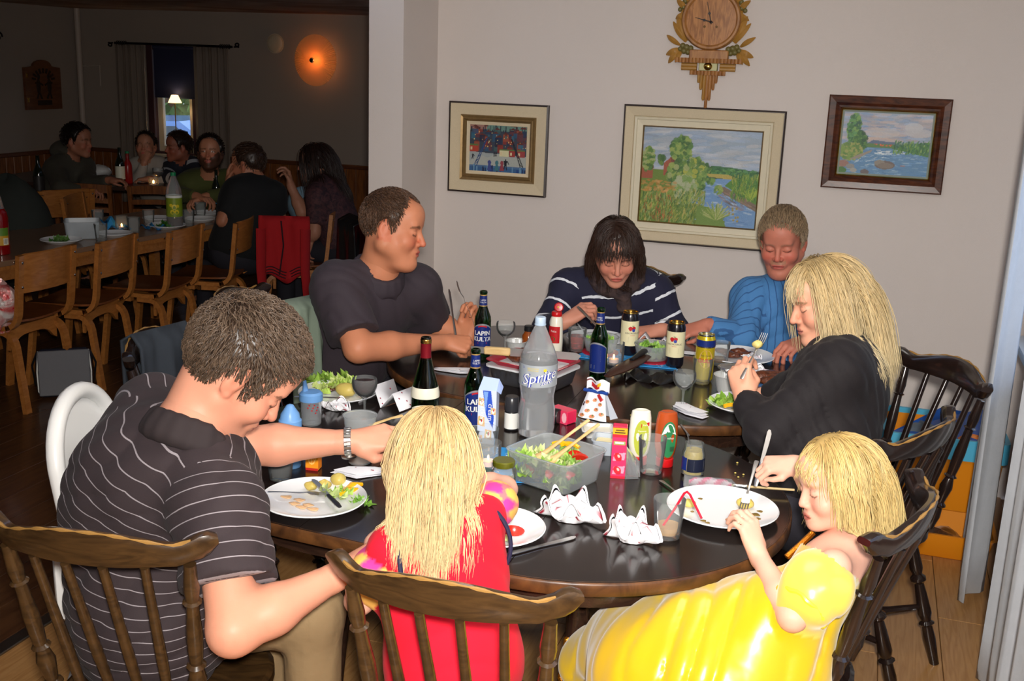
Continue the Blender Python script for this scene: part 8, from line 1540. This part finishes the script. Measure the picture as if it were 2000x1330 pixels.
# F: the girl in the red apron dress --------------------------------
redc = cloth('red_felt', .9, bump=(400, .2, .0008)); NAVYT = mat('navy_binding', S(30, 28, 60), .7, nz=(40, .06))
def fcol(v, l, J_, arms, TM, pv, nk):
    c = np.tile(np.array(S(214, 10, 42)), (len(v), 1)); k = l > 1; q = v[k]*70; w = np.sin(q[:, 0]+2*np.sin(q[:, 2]*.7))*np.sin(q[:, 1]*.9+q[:, 2]); pal = np.where((w > .15)[:, None], S(250, 190, 90), np.where((w < -.2)[:, None], S(232, 60, 150), S(246, 120, 120))); c[k] = pal; return c
J = dict(head=P3(848, 905, 2.26), hf=cd(.10, -.16, .98), hu=cd(.03, .96, .16), neck=P3(850, 985, 2.26), sL=P3(757, 1078, 2.18), sR=P3(948, 1010, 2.33), pelvis=V(-.715, 1.93, .52), eL=P3(702, 1172, 2.22), wL=P3(735, 1055, 2.42), eR=P3(985, 955, 2.58), wR=P3(912, 935, 2.66),
         handL=dict(d=cd(.5, .3, .8), up=(0, 0, 1), curl=.6), handR=dict(d=cd(-.8, .1, .5), up=(0, 0, 1), curl=.6), fdir=(-.1, 1))
J['kL'] = V(-.88, 2.16, .50); J['kR'] = V(-.76, 2.18, .50)
def apron(S_, pv, TM, s, J_):
    nk_ = J_['neck']; S_.ell(pv+TM[:, 2]*.06, V(.145, .11, .16), TM, .06, 0); S_.cone(pv+TM[:, 2]*.05, pv+V(0, .10, -.02), .125, .11, .05, lab=0); S_.ell((J_['sL']+J_['sR'])/2-TM[:, 2]*.10, V(.150, .085, .14), TM, .05, 0)
_, rF = person('blonde girl in a red apron dress seen from behind', J, dict(skin=SK_CHILD, s=.72, hs=.85, child=1, neck_r=.05, style='long', hair=S(196, 164, 112), tip=S(222, 198, 150), len=.29, n=5600, vol=.014, part=0, K=11, wave=.008, pinch=.075, w=1.0, d=1.0, sleeve='puff', topmat=redc, topname='apron_dress', colf=fcol, dress=apron, trousers=mat('pink_leggings', S(226, 70, 140), .8, nz=(30, .1)), seed=31, fold=.0025, nkr=.04, hsc=.72, faceclear=False, pull=(0, -.15, 0)))
for sg, sh in ((1, J['sL']), (-1, J['sR'])):
    X_, Y_, Z_ = rF['X'], rF['Y'], rF['Z']; cen = sh-X_*sg*.012-Z_*.045; pts = [cen+X_*sg*.012*math.cos(2*a)+Y_*.062*math.cos(a)+Z_*.085*math.sin(a) for a in np.linspace(0, 2*PI, 30)]
    rF['place'](MB().tube([p+X_*sg*.013 for p in pts], .0048, 8).build('navy_armhole_binding', NAVYT, None))
# G: the girl in the yellow dress -----------------------------------
sat = mat('yellow_satin', (1, 1, 1), .28, attr='Col', nz=(5, .03), sheen=.5, spec=.6, bump=(7, .25, .02)); 
def gcol(v, l, J_, arms, TM, pv, nk): c = np.tile(np.array(S(208, 172, 6)), (len(v), 1)); k = l > 1; c[k] = S(216, 194, 76); return c
J = dict(head=P3(1636, 948, 2.42), hf=cd(-.94, -.18, -.12), hu=cd(-.15, .97, -.1), neck=P3(1668, 1052, 2.40), sL=P3(1628, 1108, 2.26), sR=P3(1655, 1072, 2.48), pelvis=V(-.13, 2.20, .52), eL=P3(1548, 1205, 2.22), wL=P3(1480, 1082, 2.36), eR=P3(1600, 960, 2.66), wR=P3(1548, 905, 2.72),
         handL=dict(d=cd(-.28, .95, .1), up=cd(.55, .1, -.8), curl=.55, thumb=.7), handR=dict(d=cd(-1, -.05, -.1), up=cd(-.1, .75, -.6), curl=.75, thumb=.5), fdir=(-1, -.12))
J['kL'] = V(-.40, 2.14, .50); J['kR'] = V(-.40, 2.28, .50)
def gown(S_, pv, TM, s, J_):
    S_.cone(pv+V(.0, 0, .06), pv+V(-.10, 0, .02), .135, .16, .06, lab=0); S_.cone(pv+V(-.10, -.02, .0), pv+V(-.21, -.04, -.02), .15, .13, .07, lab=0); S_.cone(pv+V(-.20, -.06, -.04), pv+V(-.24, -.10, -.38), .13, .15, .08, lab=0); S_.cone(pv+V(-.05, -.06, -.06), pv+V(-.17, -.12, -.36), .15, .18, .09, lab=0)
    S_.cone(pv+V(-.28, .08, -.02), pv+V(-.40, .14, -.14), .10, .07, .08, lab=0); S_.cone(pv+V(.02, 0, .12), pv+V(.02, 0, .0), .11, .14, .05, lab=0)
offz = lambda nk_: None
_o = dict(skin=SK_CHILD, s=.72, hs=.85, puff=1.35, child=1, neck_r=.047, style='long', hair=S(190, 158, 96), tip=S(216, 192, 132), len=.19, banglen=.065, bangs=True, n=4600, vol=.012, part=0, K=9, wave=.006, w=.92, d=.95, sleeve='puff', topmat=sat, topname='satin_dress', colf=gcol, dress=gown, trousers=None, seed=41, fold=.008, hsc=.74, red=S(236, 140, 120), blush=.35, pull=(.15, 0, 0), brow=S(190, 150, 100), browa=.4, nkr=.02)
_ZG = nrm(J['neck']-J['pelvis']); _o['off'] = lambda v: ((v-(J['sL']+J['sR'])/2) @ _ZG) > -.028
_, rG = person('blonde girl in a yellow satin princess-style dress eating at the near table', J, _o)
sh, el, _w = rG['arms']['L']; c = sh+(el-sh)*.78; F = frame(el-sh); rG['place'](MB().tube([c+F @ V(.056*math.cos(a), .056*math.sin(a), .003*math.sin(8*a)) for a in np.linspace(0, 2*PI, 30)], .006, 8).build('sleeve_band', mat('yellow_ribbon', S(250, 236, 60), .3, nz=(9, .05)), None))
gold_ = mat('gold_sequins', S(196, 120, 30), .25, .8, nz=(200, .6), bump=(300, 1, .002)); pv = J['pelvis']; rG['place'](MB().tube([pv+V(-.42, .10, -.26), pv+V(-.46, .12, -.18), pv+V(-.46, .16, -.10), pv+V(-.40, .20, -.05)], .008, 6).build('sequin_trim', gold_, None)); rG['place'](MB().tube([P3(1588, 1040, 2.46), P3(1565, 1062, 2.45), P3(1536, 1088, 2.44)], .007, 6).build('sequin_trim', gold_, None))
# held cutlery -------------------------------------------------------
def held(fn, label, g, tip, L=.19, **k):
    d = nrm(tip-g); sd = nrm(np.cross(V(0, 0, 1), d)); M_ = np.stack([d, sd, np.cross(d, sd)], 1); return fn(label, g, 0, M=M_, L=L, **k)
held(fork, 'fork held upright behind the green beer bottle, tines up', P3(928, 640, 4.06), P3(903, 583, 4.02), .19); held(knife, 'greasy table knife held upright in the fist of the man in the dark shirt', P3(890, 665, 3.99), P3(881, 602, 3.97), .19)
held(knife, 'table knife in the right hand of the woman in the striped sweater', P3(1128, 600, 4.12), P3(1164, 636, 4.05), .19); held(fork, 'fork in the left hand of the woman in the striped sweater', P3(1248, 648, 4.25), P3(1195, 655, 4.2), .19)
held(fork, 'fork held up by the blonde woman with a potato piece on it', P3(1448, 740, 3.25), P3(1476, 688, 3.30), .18); lump('potato', 'piece of potato on the raised fork of the blonde woman', 'potato', P3(1479, 680, 3.30), (.016, .013, .012), mat('cut_potato', S(226, 210, 130), .4, nz=(20, .08)), .12)
held(knife, 'steel table knife held up by the girl in yellow, blade up', P3(1476, 950, 2.72), P3(1503, 845, 2.76), .15); held(fork, 'steel fork pressed into the potato piece by the girl in yellow', P3(1478, 900, 2.70), P3(1452, 995, 2.60), .17)
# ---- people in the hall
hk = dict(q=2.2, trousers=mat('dark_trousers'))
def hall(label, J, **o): o2 = dict(hk); o2.update(o); return person(label, J, o2, None)
def hj(head, hf, neck, sL, sR, pel, eL, wL, eR, wR, **k): return dict(head=head, hf=hf, neck=neck, sL=sL, sR=sR, pelvis=pel, eL=eL, wL=wL, eR=eR, wR=wR, **k)
# bearded man in green
J = hj(P3(410, 300, 7.5), cd(.12, -.05, -1), P3(408, 338, 7.6), P3(448, 352, 7.6), P3(362, 362, 7.6), V(-4.78, 6.95, .53), P3(455, 378, 7.5), P3(400, 385, 7.35), P3(345, 380, 7.5), P3(385, 384, 7.35), handL=dict(d=cd(-.8, -.3, -.3), curl=.5), handR=dict(d=cd(.8, -.2, -.3), curl=.5), fdir=(.3, -1))
hall('bearded man in an olive green sweater looking towards us across the dark hall', J, skin=S(180, 120, 90), hair=S(36, 24, 18), beard=(S(44, 28, 20), .85), eyes='open', n=500, T=.014, rad=1.6, w=1.2, d=1.1, sl=.01, topmat=cloth('olive_knit'), col=S(74, 78, 34), seed=3)
# man in black, back to us
J = hj(P3(484, 322, 6.95), cd(-.85, .0, .25), P3(497, 352, 6.95), P3(462, 372, 6.85), P3(538, 378, 7.0), V(-3.78, 6.02, .53), P3(435, 432, 6.83), P3(447, 362, 6.95), P3(548, 430, 7.1), P3(500, 425, 7.1), handL=dict(d=cd(.1, 1, .1), curl=.3, up=cd(-1, 0, .3)), handR=dict(d=cd(-1, 0, 0), curl=.5), fdir=(-1, .2))
hall('man in a black T-shirt seen from behind with his hand at his mouth', J, skin=S(172, 112, 84), hair=S(64, 44, 32), n=500, T=.012, rad=1.6, w=1.2, d=1.2, sleeve='short', topmat=cloth('black_cotton'), col=S(16, 16, 18), seed=6)
# long-haired woman
J = hj(P3(614, 320, 7.3), cd(-.95, -.05, .0), P3(628, 352, 7.3), P3(618, 385, 7.15), P3(652, 370, 7.45), V(-3.28, 6.55, .53), P3(615, 452, 7.15), P3(605, 470, 7.2), P3(590, 415, 7.3), P3(568, 362, 7.3), handL=dict(d=cd(-.3, -1, 0), curl=.4), handR=dict(d=cd(-.2, .9, .2), up=cd(.9, 0, .3), curl=.55), fdir=(-1, .1))
hall('woman with long dark hair and a patterned brown top gesturing, at the wall corner', J, skin=S(176, 122, 98), style='long', hair=S(44, 28, 22), len=.34, n=700, vol=.024, K=12, rad=1.8, w=1.1, d=1.2, sleeve='short', slf=.8, topmat=mat('patterned_brown_fabric', S(84, 50, 52), .8, wood=(S(44, 28, 36), 40, 1)), col=S(84, 50, 52), seed=9, pull=(.2, 0, 0), faceclear=False, q=2.0)
# man in grey hoodie
J = hj(P3(152, 276, 8.3), cd(.95, -.12, -.15), P3(138, 305, 8.35), P3(165, 325, 8.5), P3(108, 330, 8.25), V(-6.05, 7.0, .50), P3(175, 360, 8.3), P3(215, 352, 8.2), P3(120, 368, 8.1), P3(165, 372, 8.1), handL=dict(d=cd(1, 0, 0), curl=.5), handR=dict(d=cd(1, 0, 0), curl=.5), fdir=(.8, .3))
_, rH = hall('dark-haired man in a grey hooded sweatshirt in profile by the left hall wall', J, skin=S(168, 110, 84), hair=S(30, 20, 16), n=400, T=.018, rad=1.8, w=1.15, d=1.2, sl=.016, topmat=cloth('grey_fleece'), topname='hoodie', col=S(66, 62, 52), seed=12)
hd = Sdf().ell(J['neck']+rH['Y']*-.09+rH['Z']*.0, (.11, .07, .07), rH['TM'], .03).ell(J['neck']+rH['Y']*-.05+rH['Z']*.04, (.10, .08, .04), rH['TM'], .03); v_, f_ = hd.mesh(.014); rH['place'](mesh_from('hood', [(v_, f_)], mat('grey_fleece'), None, np.tile(np.array(S(66, 62, 52)), (len(v_), 1))))
# woman in white with hand at chin
J = hj(P3(285, 286, 9.0), cd(.1, -.12, -1), P3(287, 312, 9.1), P3(312, 322, 9.1), P3(266, 324, 9.1), V(-5.95, 8.3, .42), P3(322, 350, 9.0), P3(292, 350, 8.9), P3(272, 352, 9.0), P3(282, 316, 8.93), handL=dict(d=cd(-1, 0, 0), curl=.5), handR=dict(d=cd(.2, 1, 0), curl=.9, up=cd(0, 0, -1)), fdir=(.3, -1))
hall('woman in a white blouse resting her chin on her hand at the far hall table', J, skin=S(182, 126, 98), hair=S(40, 26, 20), n=200, T=.010, rad=1.8, w=1.05, topmat=cloth('white_blouse'), col=S(176, 168, 158), seed=14, hs=.95)
# man in dark jacket with white stripes
J = hj(P3(348, 288, 9.0), cd(-.75, -.12, -.55), P3(358, 312, 9.1), P3(380, 325, 9.1), P3(336, 324, 9.1), V(-5.55, 8.4, .42), P3(385, 352, 9.0), P3(360, 350, 8.9), P3(326, 345, 9.0), P3(345, 352, 8.9), handL=dict(d=cd(-1, 0, 0), curl=.5), handR=dict(d=cd(1, 0, 0), curl=.5), fdir=(.2, -1))
hall('man in a dark jacket with white sleeve stripes under the hall window', J, skin=S(160, 96, 74), hair=S(50, 32, 24), n=300, T=.016, rad=1.8, w=1.15, sl=.014, topmat=stripe_mat('dark_jacket_with_white_stripes', S(30, 32, 44), S(170, 172, 176), .11, .035), topname='jacket', colf=lambda *a: ucol(*a, sl0=.0), seed=15, hs=.98)
